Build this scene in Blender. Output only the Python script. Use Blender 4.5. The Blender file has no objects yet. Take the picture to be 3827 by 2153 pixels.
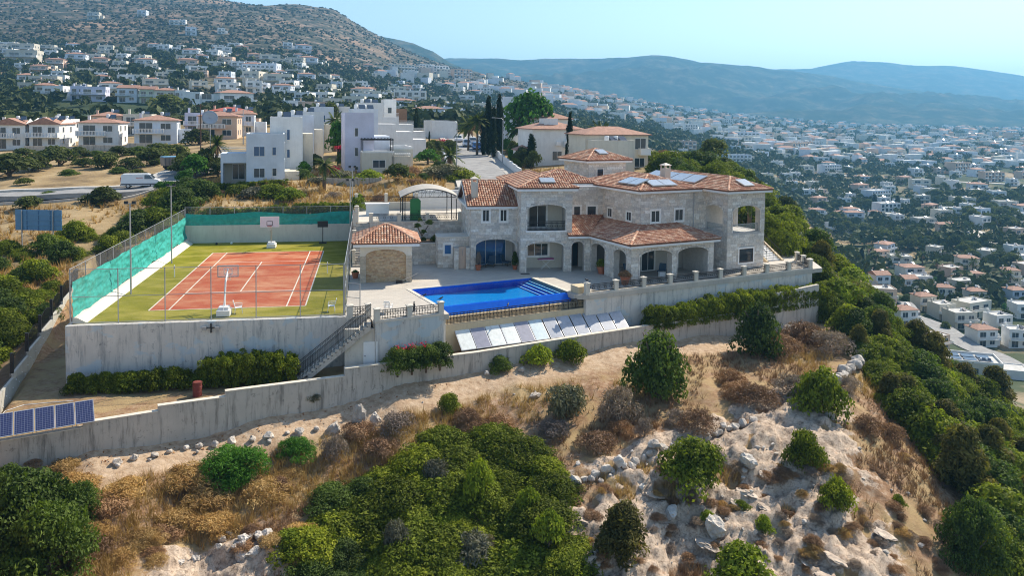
import bpy, math, random
import numpy as np
from mathutils import Matrix, Vector
random.seed(7); RNG = np.random.default_rng(11)
SC = bpy.context.scene; COL = SC.collection
# ------------------------------------------------------------------ camera
W_, H_ = 3827.0, 2153.0
FPX, PPX, PPY = 2927.94, 1925.04, 573.57
YAW, PITCH, ROLL = 0.1840, 0.0490, 0.0128
CAM = np.array([15.632, -59.737, 14.440])
_cy, _sy, _cp, _sp = math.cos(YAW), math.sin(YAW), math.cos(PITCH), math.sin(PITCH)
_f = np.array([_sy*_cp, _cy*_cp, -_sp]); _r0 = np.array([_cy, -_sy, 0.0]); _u0 = np.cross(_r0, _f)
_r = math.cos(ROLL)*_r0 + math.sin(ROLL)*_u0; _u = -math.sin(ROLL)*_r0 + math.cos(ROLL)*_u0
cd = bpy.data.cameras.new('camera'); cam = bpy.data.objects.new('camera', cd); COL.objects.link(cam)
cam.matrix_world = Matrix(((_r[0], _u[0], -_f[0], CAM[0]), (_r[1], _u[1], -_f[1], CAM[1]), (_r[2], _u[2], -_f[2], CAM[2]), (0, 0, 0, 1)))
cd.sensor_width = 36.0; cd.sensor_fit = 'HORIZONTAL'; cd.lens = 36.0*FPX/W_
cd.shift_x = -(PPX - W_/2)/W_; cd.shift_y = -(H_/2 - PPY)/W_
cd.clip_start = 0.5; cd.clip_end = 60000.0
SC.camera = cam
# ------------------------------------------------------------------ sky, sun, exposure
SUN_AZ, SUN_EL = math.radians(58.0), math.radians(43.0)
world = bpy.data.worlds.new('World'); SC.world = world; world.use_nodes = True
wn = world.node_tree; bg = wn.nodes['Background']
sky = wn.nodes.new('ShaderNodeTexSky'); sky.sky_type = 'NISHITA'; sky.sun_disc = False
sky.sun_elevation = SUN_EL; sky.sun_rotation = SUN_AZ; sky.altitude = 200.0
sky.air_density = 1.0; sky.dust_density = 0.8; sky.ozone_density = 1.0; HAZE = 2.1e-4
wn.links.new(sky.outputs[0], bg.inputs['Color']); bg.inputs['Strength'].default_value = 0.12
sd = bpy.data.lights.new('sun', 'SUN'); sd.energy = 4.8; sd.angle = math.radians(0.55); sd.color = (1.0, 0.90, 0.75)
sun = bpy.data.objects.new('sun', sd); COL.objects.link(sun)
_S = Vector((math.sin(SUN_AZ)*math.cos(SUN_EL), math.cos(SUN_AZ)*math.cos(SUN_EL), math.sin(SUN_EL)))
sun.rotation_euler = _S.to_track_quat('Z', 'Y').to_euler(); sun.location = _S*200
vs = SC.view_settings; vs.view_transform = 'Standard'; vs.look = 'None'; vs.gamma = 1.0; vs.exposure = 0.68
vs.use_curve_mapping = False
SC.render.engine = 'CYCLES'
cy = SC.cycles; cy.use_denoising = True; cy.max_bounces = 6; cy.diffuse_bounces = 4; cy.glossy_bounces = 2
cy.transmission_bounces = 3; cy.transparent_max_bounces = 10; cy.volume_bounces = 0; cy.use_fast_gi = False
cy.filter_width = 1.05; cy.caustics_reflective = False; cy.caustics_refractive = False
try: cy.denoising_prefilter = 'ACCURATE'
except Exception: pass
# ------------------------------------------------------------------ image <-> place
PXS = W_/2576.0
def ray(x, y):
    return _f + _r*(x*PXS - PPX)/FPX - _u*(y*PXS - PPY)/FPX
def at(x, y, depth): return CAM + ray(x, y)*depth
def atz(x, y, z):
    d = ray(x, y); return CAM + d*((z - CAM[2])/d[2])
def depth_of(p): return float((np.asarray(p, float) - CAM) @ _f)
def mpp(depth): return PXS/FPX*depth          # metres per photo pixel (2576 wide) at a depth
# ------------------------------------------------------------------ naming
def tag(o, label=None, cat=None, group=None, kind=None):
    if label: o['label'] = label
    if cat: o['category'] = cat
    if group: o['group'] = group
    if kind: o['kind'] = kind
    return o
WORLD_T = {}
def link(o, parent=None):
    COL.objects.link(o)
    if parent is not None:
        o.parent = parent
        if parent.name in WORLD_T: o.matrix_parent_inverse = WORLD_T[parent.name]
    return o
def thing(name, label, cat, loc=(0, 0, 0), rz=0.0, group=None):
    o = bpy.data.objects.new(name, None); o.location = loc; o.rotation_euler = (0, 0, rz)
    o.empty_display_size = 0.2
    return tag(link(o), label, cat, group)
def thingw(name, label, cat, loc=(0, 0, 0), group=None):
    """a thing whose parts are given in world coordinates"""
    o = thing(name, label, cat, tuple(float(c) for c in loc), 0, group); WORLD_T[o.name] = Matrix.Translation(-Vector([float(c) for c in loc])); return o
def copy_tree(o, parent=None):
    c = o.copy(); COL.objects.link(c); c.parent = parent
    for ch in list(o.children): copy_tree(ch, c)
    return c
# ------------------------------------------------------------------ mesh builder
class Fr:
    """local frame: u along, v into, z up"""
    def __init__(s, x=0, y=0, deg=0, z=0):
        a = math.radians(deg); s.o = np.array([x, y, z], float); s.a = a
        s.u = np.array([math.cos(a), math.sin(a), 0]); s.v = np.array([-math.sin(a), math.cos(a), 0])
    def __call__(s, u, v, z): return s.o + s.u*u + s.v*v + np.array([0, 0, z])
    def pts(s, P):
        P = np.asarray(P, float); return s.o + P[:, :1]*s.u + P[:, 1:2]*s.v + P[:, 2:3]*np.array([0, 0, 1.0])
    def sub(s, u, v, deg=0, z=0):
        p = s(u, v, z); return Fr(p[0], p[1], math.degrees(s.a) + deg, p[2])
ID = Fr()
class MB:
    def __init__(s): s.V = []; s.F = []; s.R = []; s.M = []; s.n = 0; s.rnd = None; s.mi = 0
    def add(s, verts, faces, fr=None):
        verts = np.asarray(verts, float)
        if fr is not None: verts = fr.pts(verts)
        s.V.append(verts); r = s.rnd if s.rnd is not None else random.random()
        for f in faces: s.F.append([i + s.n for i in f]); s.R.append(r); s.M.append(s.mi)
        s.n += len(verts); return s
    def box(s, a0, a1, b0, b1, c0, c1, fr=None):
        v = [(a0,b0,c0),(a1,b0,c0),(a1,b1,c0),(a0,b1,c0),(a0,b0,c1),(a1,b0,c1),(a1,b1,c1),(a0,b1,c1)]
        return s.add(v, [(0,3,2,1),(4,5,6,7),(0,1,5,4),(1,2,6,5),(2,3,7,6),(3,0,4,7)], fr)
    def hexa(s, v, fr=None):      # 8 corners, bottom 4 then top 4
        return s.add(v, [(0,3,2,1),(4,5,6,7),(0,1,5,4),(1,2,6,5),(2,3,7,6),(3,0,4,7)], fr)
    def prism_uz(s, poly, v0, v1, fr=None):   # polygon in (u,z), extruded along v
        n = len(poly); v = [(p[0], v0, p[1]) for p in poly] + [(p[0], v1, p[1]) for p in poly]
        f = [tuple(range(n)), tuple(range(2*n-1, n-1, -1))] + [((i+1) % n, i, n+i, n+(i+1) % n) for i in range(n)]
        return s.add(v, f, fr)
    def prism_xy(s, poly, z0, z1, fr=None):
        n = len(poly); v = [(p[0], p[1], z0) for p in poly] + [(p[0], p[1], z1) for p in poly]
        f = [tuple(range(n-1, -1, -1)), tuple(range(n, 2*n))] + [(i, (i+1) % n, n+(i+1) % n, n+i) for i in range(n)]
        return s.add(v, f, fr)
    def poly(s, verts, fr=None): return s.add(verts, [tuple(range(len(verts)))], fr)
    def tube(s, path, r, n=6, fr=None, cap=True):
        path = np.asarray(path, float); m = len(path)
        rr = np.full(m, r) if np.isscalar(r) else np.asarray(r, float)
        V = []
        for i in range(m):
            d = path[min(i+1, m-1)] - path[max(i-1, 0)]; d = d/(np.linalg.norm(d)+1e-9)
            a = np.cross(d, (0, 0, 1.0) if abs(d[2]) < 0.9 else (1.0, 0, 0)); a /= np.linalg.norm(a); b = np.cross(d, a)
            for k in range(n):
                t = 2*math.pi*(k+0.5)/n; V.append(path[i] + rr[i]*(math.cos(t)*a + math.sin(t)*b))
        F = [(i*n+k, i*n+(k+1) % n, (i+1)*n+(k+1) % n, (i+1)*n+k) for i in range(m-1) for k in range(n)]
        if cap: F += [tuple(range(n-1, -1, -1)), tuple(range((m-1)*n, m*n))]
        return s.add(V, F, fr)
    def lathe(s, prof, n=14, fr=None, c=(0, 0)):
        V = []; m = len(prof)
        for (r, z) in prof:
            for k in range(n): t = 2*math.pi*k/n; V.append((c[0]+r*math.cos(t), c[1]+r*math.sin(t), z))
        F = [(i*n+k, i*n+(k+1) % n, (i+1)*n+(k+1) % n, (i+1)*n+k) for i in range(m-1) for k in range(n)]
        F += [tuple(range(n-1, -1, -1)), tuple(range((m-1)*n, m*n))]
        return s.add(V, F, fr)
    def mesh(s, name, mats, smooth=False):
        me = bpy.data.meshes.new(name)
        V = np.concatenate(s.V) if s.V else np.zeros((0, 3))
        me.from_pydata(V.tolist(), [], s.F)
        for m in (mats if isinstance(mats, (list, tuple)) else [mats]): me.materials.append(m)
        if len(s.F):
            at_ = me.attributes.new('rnd', 'FLOAT', 'FACE'); at_.data.foreach_set('value', np.array(s.R, np.float32))
            if max(s.M) > 0: me.polygons.foreach_set('material_index', np.array(s.M, np.int32))
            if smooth: me.polygons.foreach_set('use_smooth', np.ones(len(s.F), bool))
        me.update(); return me
    def build(s, name, mat, parent=None, smooth=False):
        return link(bpy.data.objects.new(name, s.mesh(name, mat, smooth)), parent)
def np_mesh(name, V, F, mat, rnd=None, smooth=False, attrs=None):
    """fast mesh of equal-sided faces"""
    V = np.ascontiguousarray(V, np.float32); F = np.ascontiguousarray(F, np.int32); k = F.shape[1]
    me = bpy.data.meshes.new(name); me.vertices.add(len(V)); me.vertices.foreach_set('co', V.ravel())
    me.loops.add(F.size); me.loops.foreach_set('vertex_index', F.ravel()); me.polygons.add(len(F))
    me.polygons.foreach_set('loop_start', np.arange(0, F.size, k, dtype=np.int32))
    me.update(calc_edges=True)
    for m in (mat if isinstance(mat, (list, tuple)) else [mat]): me.materials.append(m)
    if rnd is not None:
        a = me.attributes.new('rnd', 'FLOAT', 'FACE'); a.data.foreach_set('value', np.asarray(rnd, np.float32))
    for nm, val in (attrs or {}).items():
        a = me.attributes.new(nm, 'FLOAT', 'POINT'); a.data.foreach_set('value', np.asarray(val, np.float32))
    me.polygons.foreach_set('use_smooth', np.full(len(F), smooth, bool))
    me.validate(); return me
def obj(name, me, parent=None, loc=None, rz=None, sc=None):
    o = bpy.data.objects.new(name, me)
    if loc is not None: o.location = loc
    if rz is not None: o.rotation_euler = (0, 0, rz)
    if sc is not None: o.scale = (sc, sc, sc) if np.isscalar(sc) else sc
    return link(o, parent)
# ------------------------------------------------------------------ materials
MATS = {}
def _n(nt, t, **kw):
    nd = nt.nodes.new(t)
    for k, v in kw.items():
        if k in nd.inputs.keys(): nd.inputs[k].default_value = v
        else: setattr(nd, k, v)
    return nd
def ramp(nt, fac, stops):
    nd = nt.nodes.new('ShaderNodeValToRGB'); e = nd.color_ramp.elements
    while len(e) > 1: e.remove(e[-1])
    e[0].position = stops[0][0]; e[0].color = (*stops[0][1], 1)
    for p, c in stops[1:]:
        q = e.new(p); q.color = (*c, 1)
    if fac is not None: nt.links.new(fac, nd.inputs['Fac'])
    return nd.outputs['Color']
def coords(nt, world=True):
    if world: return nt.nodes.new('ShaderNodeNewGeometry').outputs['Position']
    return nt.nodes.new('ShaderNodeTexCoord').outputs['Object']
def noise(nt, vec, scale, detail=4.0, rough=0.6, sc3=None, dist=0.0):
    if sc3 is not None:
        mp = nt.nodes.new('ShaderNodeMapping'); mp.inputs['Scale'].default_value = sc3; nt.links.new(vec, mp.inputs['Vector']); vec = mp.outputs[0]
    nd = _n(nt, 'ShaderNodeTexNoise', Scale=scale, Detail=detail, Roughness=rough, Distortion=dist); nt.links.new(vec, nd.inputs['Vector']); return nd.outputs['Fac']
def mix(nt, fac, a, b, mode='MIX'):
    nd = nt.nodes.new('ShaderNodeMix'); nd.data_type = 'RGBA'; nd.blend_type = mode
    for i, x in ((0, fac), (6, a), (7, b)):
        if hasattr(x, 'is_output'): nt.links.new(x, nd.inputs[i])
        elif i == 0: nd.inputs[0].default_value = x
        else: nd.inputs[i].default_value = (*x, 1)
    return nd.outputs[2]
def math_(nt, op, a, b=0.5, clamp=False):
    nd = nt.nodes.new('ShaderNodeMath'); nd.operation = op; nd.use_clamp = clamp
    for i, x in enumerate((a, b)):
        if hasattr(x, 'is_output'): nt.links.new(x, nd.inputs[i])
        else: nd.inputs[i].default_value = x
    return nd.outputs[0]
def attr(nt, name): 
    nd = nt.nodes.new('ShaderNodeAttribute'); nd.attribute_name = name; return nd.outputs['Fac']
def orand(nt): return nt.nodes.new('ShaderNodeObjectInfo').outputs['Random']
def newmat(name):
    m = bpy.data.materials.new(name); m.use_nodes = True; nt = m.node_tree; MATS[name] = m
    return m, nt, nt.nodes['Principled BSDF']
def bump(nt, b, h, strength=0.4, dist=0.05):
    nd = _n(nt, 'ShaderNodeBump', Strength=strength, Distance=dist); nt.links.new(h, nd.inputs['Height']); nt.links.new(nd.outputs[0], b.inputs['Normal'])
def setc(nt, b, c):
    if hasattr(c, 'is_output'): nt.links.new(c, b.inputs['Base Color'])
    else: b.inputs['Base Color'].default_value = (*c, 1)
def simple(name, c, rough=0.7, var=0.12, scale=1.5, metal=0.0, world=True, c2=None, bumps=0.0, spec=0.4):
    m, nt, b = newmat(name); b.inputs['Roughness'].default_value = rough; b.inputs['Metallic'].default_value = metal
    b.inputs['Specular IOR Level'].default_value = spec
    c = np.array(c); lo = tuple(c*(1-var)); hi = tuple(np.minimum(c*(1+var), 1.0)) if c2 is None else c2
    v = coords(nt, world); f = noise(nt, v, scale)
    setc(nt, b, ramp(nt, f, [(0.3, lo), (0.7, hi)]))
    if bumps: bump(nt, b, noise(nt, v, scale*8), bumps, 0.02)
    return m
def pieces_mat(name, cols, rough=0.85, nscale=6.0, bumps=0.5, bdist=0.02, dark=0.75):
    """material of separate pieces: each piece takes its own tone from a ramp"""
    m, nt, b = newmat(name); b.inputs['Roughness'].default_value = rough
    r = math_(nt, 'FRACT', math_(nt, 'ADD', attr(nt, 'rnd'), math_(nt, 'MULTIPLY', orand(nt), 7.31)))
    k = len(cols); col = ramp(nt, r, [(i/(k-1), c) for i, c in enumerate(cols)])
    v = coords(nt); f = noise(nt, v, nscale)
    dk = ramp(nt, f, [(0.3, (dark,)*3), (0.65, (1.08,)*3)])
    setc(nt, b, mix(nt, 1.0, col, dk, 'MULTIPLY'))
    if bumps: bump(nt, b, noise(nt, v, nscale*3), bumps, bdist)
    return m
def plaster(name, c, stain=None, amount=0.5, scale=0.5, streak=True, patch=None, rough=0.9):
    m, nt, b = newmat(name); b.inputs['Roughness'].default_value = rough; b.inputs['Specular IOR Level'].default_value = 0.2
    v = coords(nt); c = np.array(c)
    f = noise(nt, v, scale); col = ramp(nt, f, [(0.3, tuple(c*0.88)), (0.7, tuple(np.minimum(c*1.06, 1)))])
    if stain is not None:
        s = noise(nt, v, 3.2, 7, 0.72, sc3=(1.0, 1.0, 0.10) if streak else None)
        fac = ramp(nt, s, [(0.50, (0, 0, 0)), (0.66, (amount,)*3)]); col = mix(nt, fac, col, stain)
        g = noise(nt, v, 2.4, 7, 0.8); fac2 = ramp(nt, g, [(0.58, (0, 0, 0)), (0.66, (amount*0.9,)*3)]); col = mix(nt, fac2, col, tuple(np.array(stain)*0.7))
    if patch is not None:
        g = noise(nt, v, 0.55, 5, 0.6, sc3=(1, 1, 1.4)); fac2 = ramp(nt, g, [(0.56, (0, 0, 0)), (0.60, (0.75,)*3)]); col = mix(nt, fac2, col, patch)
    setc(nt, b, col); bump(nt, b, noise(nt, v, 9.0, 6), 0.25, 0.02)
    return m
def leafmat(name, stops, trans=0.32, rough=0.7, gloss=0.12, var=0.35, nscale=1.3):
    """foliage: per-leaf tone x per-plant tone x clumps"""
    m, nt, b = newmat(name); b.inputs['Roughness'].default_value = rough; b.inputs['Specular IOR Level'].default_value = gloss
    v = coords(nt); k = len(stops)
    f = math_(nt, 'ADD', math_(nt, 'MULTIPLY', attr(nt, 'rnd'), 0.55), math_(nt, 'MULTIPLY', noise(nt, v, nscale, 3), 0.5), True)
    col = ramp(nt, f, [(0.1 + 0.8*i/(k-1), c) for i, c in enumerate(stops)])
    o = orand(nt); tint = ramp(nt, o, [(0.0, (1-var, 1-var, 1-var)), (0.5, (1, 1, 0.95)), (1.0, (1+var, 1+0.7*var, 1-0.2*var))])
    col = mix(nt, 1.0, col, tint, 'MULTIPLY'); setc(nt, b, col)
    tr = nt.nodes.new('ShaderNodeBsdfTranslucent'); nt.links.new(mix(nt, 1.0, col, (1.25, 1.35, 0.6), 'MULTIPLY'), tr.inputs['Color'])
    ms = nt.nodes.new('ShaderNodeMixShader'); ms.inputs[0].default_value = trans
    nt.links.new(b.outputs[0], ms.inputs[1]); nt.links.new(tr.outputs[0], ms.inputs[2]); nt.links.new(ms.outputs[0], nt.nodes['Material Output'].inputs['Surface'])
    return m
def glass(name, c=(0.02, 0.03, 0.04), rough=0.06):
    m, nt, b = newmat(name); b.inputs['Base Color'].default_value = (*c, 1); b.inputs['Roughness'].default_value = rough; b.inputs['Specular IOR Level'].default_value = 0.8
    return m
def netmat(name, c, density=0.3, rough=0.8, fold=False):
    """woven or wire mesh: fine holes let what is behind show"""
    m, nt, b = newmat(name); b.inputs['Roughness'].default_value = rough
    v = coords(nt); f = noise(nt, v, 2.5, 5)
    setc(nt, b, ramp(nt, f, [(0.3, tuple(np.array(c)*0.72)), (0.7, tuple(np.array(c)*1.12))]))
    tp = nt.nodes.new('ShaderNodeBsdfTransparent'); ms = nt.nodes.new('ShaderNodeMixShader'); ms.inputs[0].default_value = density
    nt.links.new(tp.outputs[0], ms.inputs[1]); nt.links.new(b.outputs[0], ms.inputs[2]); nt.links.new(ms.outputs[0], nt.nodes['Material Output'].inputs['Surface'])
    return m
WHITE = simple('white_paint', (0.78, 0.78, 0.76), 0.6, 0.05)
STEEL = simple('grey_steel', (0.36, 0.37, 0.38), 0.45, 0.1, metal=0.4)
IRON = simple('black_iron', (0.018, 0.018, 0.02), 0.5, 0.2)
PLASTER_W = plaster('white_plaster', (0.76, 0.76, 0.74), (0.5, 0.5, 0.48), 0.25)
PLASTER_B = plaster('bluish_white_plaster', (0.66, 0.71, 0.77), (0.5, 0.52, 0.54), 0.2)
PLASTER_C = plaster('cream_plaster', (0.70, 0.65, 0.54), (0.45, 0.40, 0.32), 0.25)
PLASTER_Y = plaster('beige_plaster', (0.60, 0.56, 0.47), (0.42, 0.38, 0.3), 0.25)
PLASTER_P = plaster('peach_plaster', (0.66, 0.48, 0.36), (0.45, 0.36, 0.3), 0.2)
PLASTER_L = plaster('lilac_plaster', (0.62, 0.62, 0.74), (0.5, 0.5, 0.56), 0.2)
PLASTER_G = plaster('sage_plaster', (0.60, 0.63, 0.46), (0.5, 0.5, 0.4), 0.2)
RETAIN = plaster('worn_white_retaining', (0.64, 0.60, 0.54), (0.15, 0.165, 0.175), 0.6, patch=(0.48, 0.55, 0.58))
CONC = plaster('grey_concrete', (0.50, 0.455, 0.39), (0.13, 0.12, 0.105), 0.72, scale=0.8)
CONC_TOP = simple('pale_coping', (0.62, 0.56, 0.46), 0.9, 0.15, 3)
MORTAR = simple('mortar', (0.46, 0.435, 0.40), 0.95, 0.12, 4)
STONE = pieces_mat('limestone_block', [(0.58, 0.53, 0.47), (0.72, 0.665, 0.585), (0.63, 0.56, 0.47), (0.84, 0.80, 0.73), (0.54, 0.50, 0.455), (0.70, 0.61, 0.51), (0.78, 0.72, 0.64)], bdist=0.05, bumps=0.8)
STONE_T = simple('cut_limestone_trim', (0.82, 0.79, 0.74), 0.85, 0.1, 3)
BRICKS = pieces_mat('sandstone_brick', [(0.50, 0.33, 0.18), (0.58, 0.42, 0.25), (0.40, 0.25, 0.15), (0.62, 0.48, 0.31), (0.47, 0.35, 0.22)], bumps=0.6)
TILE = pieces_mat('terracotta_tile', [(0.38, 0.16, 0.09), (0.50, 0.26, 0.15), (0.31, 0.125, 0.075), (0.66, 0.46, 0.32), (0.43, 0.21, 0.12)], 0.8, 5.0, 0.3)
TILE_D = pieces_mat('dark_red_tile', [(0.30, 0.07, 0.045), (0.38, 0.10, 0.06)], 0.8, 5.0, 0.3)
TILE_BED = simple('roof_bed', (0.20, 0.09, 0.055), 0.95, 0.2, 3)
PANE = glass('window_pane'); PANE_B = glass('blue_window_pane', (0.03, 0.10, 0.22))
FRAMEW = simple('white_frame', (0.72, 0.72, 0.70), 0.5, 0.04); FRAMEB = simple('brown_frame', (0.07, 0.035, 0.025), 0.5, 0.1)
# ------------------------------------------------------------------ terrain
BETA = 17.5                                  # the pool side of the plot is turned this far from the tennis court
def wall_y(x): return -7.0 + 0.315*(x - 14.0)  # line of the low concrete wall
_near = [  # photo point, height
 (-150,1200,-5.7),(0,1187,-5.6),(230,1130,-5.3),(640,1055,-5.1),(950,985,-4.6),(1270,925,-4.3),(1480,880,-4.1),(1700,860,-4.4),(1835,850,-4.7),(1960,810,-4.6),(2060,770,-4.6),
 (0,1300,-6.9),(400,1160,-6.0),(700,1100,-5.7),(1000,1040,-5.1),(1300,980,-4.8),(1500,960,-4.8),(1750,950,-5.0),(1950,930,-5.2),
 (1440,1215,-7.1),(1650,1150,-6.3),(1900,1090,-5.8),(2160,900,-5.1),(2200,1020,-6.2),(2100,1150,-6.6),
 (0,1449,-9.2),(500,1300,-7.7),(500,1449,-9.4),(900,1449,-9.8),(1300,1449,-10.0),(1000,1200,-7.2),(1700,1449,-9.9),(2000,1449,-9.7),(1900,1250,-7.9),(2200,1350,-8.9),(2400,1449,-10.6),(2330,1250,-8.8),
 (2500,1300,-11.0),(2700,1449,-14.0),(2700,1250,-15),(2240,800,-6.5),(2400,950,-11.0),(2576,1080,-16.5),(2700,1180,-20),(2150,730,-4.5),(2300,1050,-8.2),(2450,1150,-10.5),
 (2050,650,-1.5),(1990,560,1.0),(1945,520,2.5),
 (0,1020,-4.7),(-200,1050,-5.2),(0,900,-4.2),(0,830,-3.2),(100,760,-2.6),(0,700,-1.8),(200,660,-1.2),(0,600,-0.2),(95,612,-0.6),(250,600,-0.2),(330,560,0.8),(-300,800,-4),(-300,600,-1),
 (0,492,2.9),(200,487,3.2),(355,462,3.7),(430,470,4.0),(-300,500,2.0),(300,540,1.2),
]
_far = [  # photo point, depth
 (0,440,122),(0,375,170),(300,372,168),(450,365,166),(600,370,150),(660,456,108),(560,505,95),(860,500,96),(1000,470,102),(780,470,106),(1130,452,112),(1215,455,112),(1160,360,185),(1010,430,118),(900,360,170),(720,380,150),
 (1350,400,150),(1560,400,140),(1690,400,150),(1800,410,140),(1400,440,118),(1250,420,135),(1430,470,104),(1600,470,105),(1800,480,100),(1060,330,240),(1200,315,300),(1350,330,260),(1600,470,260),(1800,520,240),(1960,560,200),
 (0,330,230),(0,262,300),(0,210,420),(0,150,600),(0,60,900),(0,-40,1300),(0,-90,1650),(0,-90,2300),(0,60,3000),
 (-500,370,170),(-500,260,300),(-500,150,600),(-500,0,1000),(-500,-150,1600),(-500,-150,2400),
 (300,320,240),(300,255,340),(300,160,600),(300,60,950),(300,-30,1350),(300,-50,1700),(300,20,2400),
 (600,312,240),(600,265,330),(600,200,480),(600,130,700),(600,60,1000),(600,10,1280),(600,25,1700),(600,120,2500),
 (750,60,1150),(760,18,1330),(850,85,1150),(840,32,1350),(840,60,1800),
 (900,310,260),(900,270,380),(900,210,650),(900,140,1000),(930,87,1350),(930,110,1800),
 (1060,300,350),(1060,245,650),(1060,195,1050),(1060,152,1420),(1060,180,1900),
 (1300,310,380),(1300,250,850),(1300,206,1500),(1300,235,2100),
 (1500,350,430),(1500,285,900),(1500,247,1600),(1500,255,2300),
 (1760,430,430),(1760,345,800),(1760,300,1450),(1760,280,2500),
 (2100,600,420),(2100,540,500),(2100,450,640),(2100,385,900),(2100,340,1350),(2100,310,2200),
 (2300,720,290),(2300,560,430),(2300,420,720),(2300,350,1250),(2300,318,2200),
 (2450,960,165),(2450,870,205),(2450,720,275),(2450,600,360),(2450,480,540),(2450,385,880),(2450,335,1500),(2450,318,2500),
 (2576,990,152),(2700,1000,155),(2800,870,205),(2800,650,340),(2800,480,560),(2800,390,900),(2800,335,1800),(2340,890,170),(2250,820,200),(2200,740,240),
 (3200,800,250),(3200,500,560),(3200,380,1000),(3200,335,2000),
]
_far += [(x, 287 + x*0.0125 - (330 if x < 300 else 0)*0, 4500) for x in (-500, 0, 500, 1000, 1500, 2000, 2500, 3100)]
_far += [(x, 283 + x*0.0125, 9000) for x in (-500, 0, 500, 1000, 1500, 2000, 2500, 3100)]
_C = np.array([atz(*p) for p in _near] + [at(*p) for p in _far] + [
 (5, 40, 2.6), (13, 45, 3.2), (-6, 40, 1.2), (-2, 52, 3.0), (15, 34, 3.3), (24, 34, 3.6), (35, 34, 3.6), (48, 34, 3.4), (58, 30, 2.8), (62, 22, 1.0), (64, 14, -3.2), (66, 8, -4.8)])
def _lp(x, y):
    dx, dy = x - CAM[0], y - CAM[1]; d = np.hypot(dx, dy)
    return np.stack([3.0*(np.arctan2(dx, dy) - YAW), np.log(np.maximum(d, 4.0))], -1)
_X = _lp(_C[:, 0], _C[:, 1]); _n_c = len(_C)
_K = np.linalg.norm(_X[:, None] - _X[None], axis=-1) + np.eye(_n_c)*-0.004
_P = np.c_[np.ones(_n_c), _X]; _A = np.block([[_K, _P], [_P.T, np.zeros((3, 3))]])
_Wt = np.linalg.solve(_A, np.r_[_C[:, 2], np.zeros(3)])
def rbf_full(x, y):
    x = np.atleast_1d(np.asarray(x, float)); y = np.atleast_1d(np.asarray(y, float)); out = np.empty(len(x))
    for i in range(0, len(x), 20000):
        q = _lp(x[i:i+20000], y[i:i+20000]); D = np.linalg.norm(q[:, None] - _X[None], axis=-1)
        out[i:i+20000] = D @ _Wt[:_n_c] + _Wt[_n_c] + q @ _Wt[_n_c+1:]
    return out
_TG = np.linspace(-1.05, 1.05, 400); _LG = np.linspace(math.log(15), math.log(16000), 420)
_a, _b = np.meshgrid(_TG, _LG); _d = np.exp(_b); _G = rbf_full((CAM[0]+_d*np.sin(_a+YAW)).ravel(), (CAM[1]+_d*np.cos(_a+YAW)).ravel()).reshape(420, 400)
def rbf(x, y):
    dx, dy = x-CAM[0], y-CAM[1]; t = np.clip((np.arctan2(dx, dy)-YAW+1.05)/2.1*399, 0, 398.999); l = np.clip((np.log(np.maximum(np.hypot(dx, dy), 15.0))-_LG[0])/(_LG[-1]-_LG[0])*419, 0, 418.999)
    i, j = l.astype(int), t.astype(int); fl, ft = l-i, t-j; return (_G[i, j]*(1-ft)+_G[i, j+1]*ft)*(1-fl) + (_G[i+1, j]*(1-ft)+_G[i+1, j+1]*ft)*fl
def vnoise(x, y, s, seed=0):
    """value noise, numpy"""
    x = x/s + 17.13*seed; y = y/s - 9.7*seed; xi = np.floor(x).astype(np.int64); yi = np.floor(y).astype(np.int64); fx = x - xi; fy = y - yi
    fx = fx*fx*(3-2*fx); fy = fy*fy*(3-2*fy)
    def h(a, b):
        n = (a*374761393 + b*668265263 + seed*974634777) & 0x7fffffff; n = ((n ^ (n >> 13))*1274126177) & 0x7fffffff; return ((n ^ (n >> 16)) & 0xffff)/65535.0
    return (h(xi, yi)*(1-fx) + h(xi+1, yi)*fx)*(1-fy) + (h(xi, yi+1)*(1-fx) + h(xi+1, yi+1)*fx)*fy*1.0
def fbm(x, y, s, o=4, seed=0, g=0.5):
    r = 0; a = 1; t = 0
    for k in range(o): r = r + a*vnoise(x, y, s/2**k, seed+k); t += a; a *= g
    return r/t
def sstep(a, b, x): t = np.clip((x-a)/(b-a), 0, 1); return t*t*(3-2*t)
def rock_mask(x, y):
    """bare limestone on the right of the slope below the plot"""
    m = sstep(20, 26, x)*sstep(-2.6, -4.4, y - (-13.4 + 0.42*(x-24)))*sstep(50, 45, x - 0.4*(y+14))
    m2 = sstep(3, 7, x)*sstep(14, 11, x)*sstep(-17.2, -18.2, y)
    return np.clip(np.maximum(m, m2)*sstep(0.40, 0.50, fbm(x, y, 2.6, 4, 5, .6) + 0.02 + .06*sstep(26, 36, x)), 0, 1)
def path_mask(x, y):
    d = wall_y(x) - y; return sstep(-0.5, 0.2, d)*sstep(4.6 , 2.6, d + 1.3*fbm(x, y, 4, 3, 9))*sstep(60, 52, x)
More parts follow.
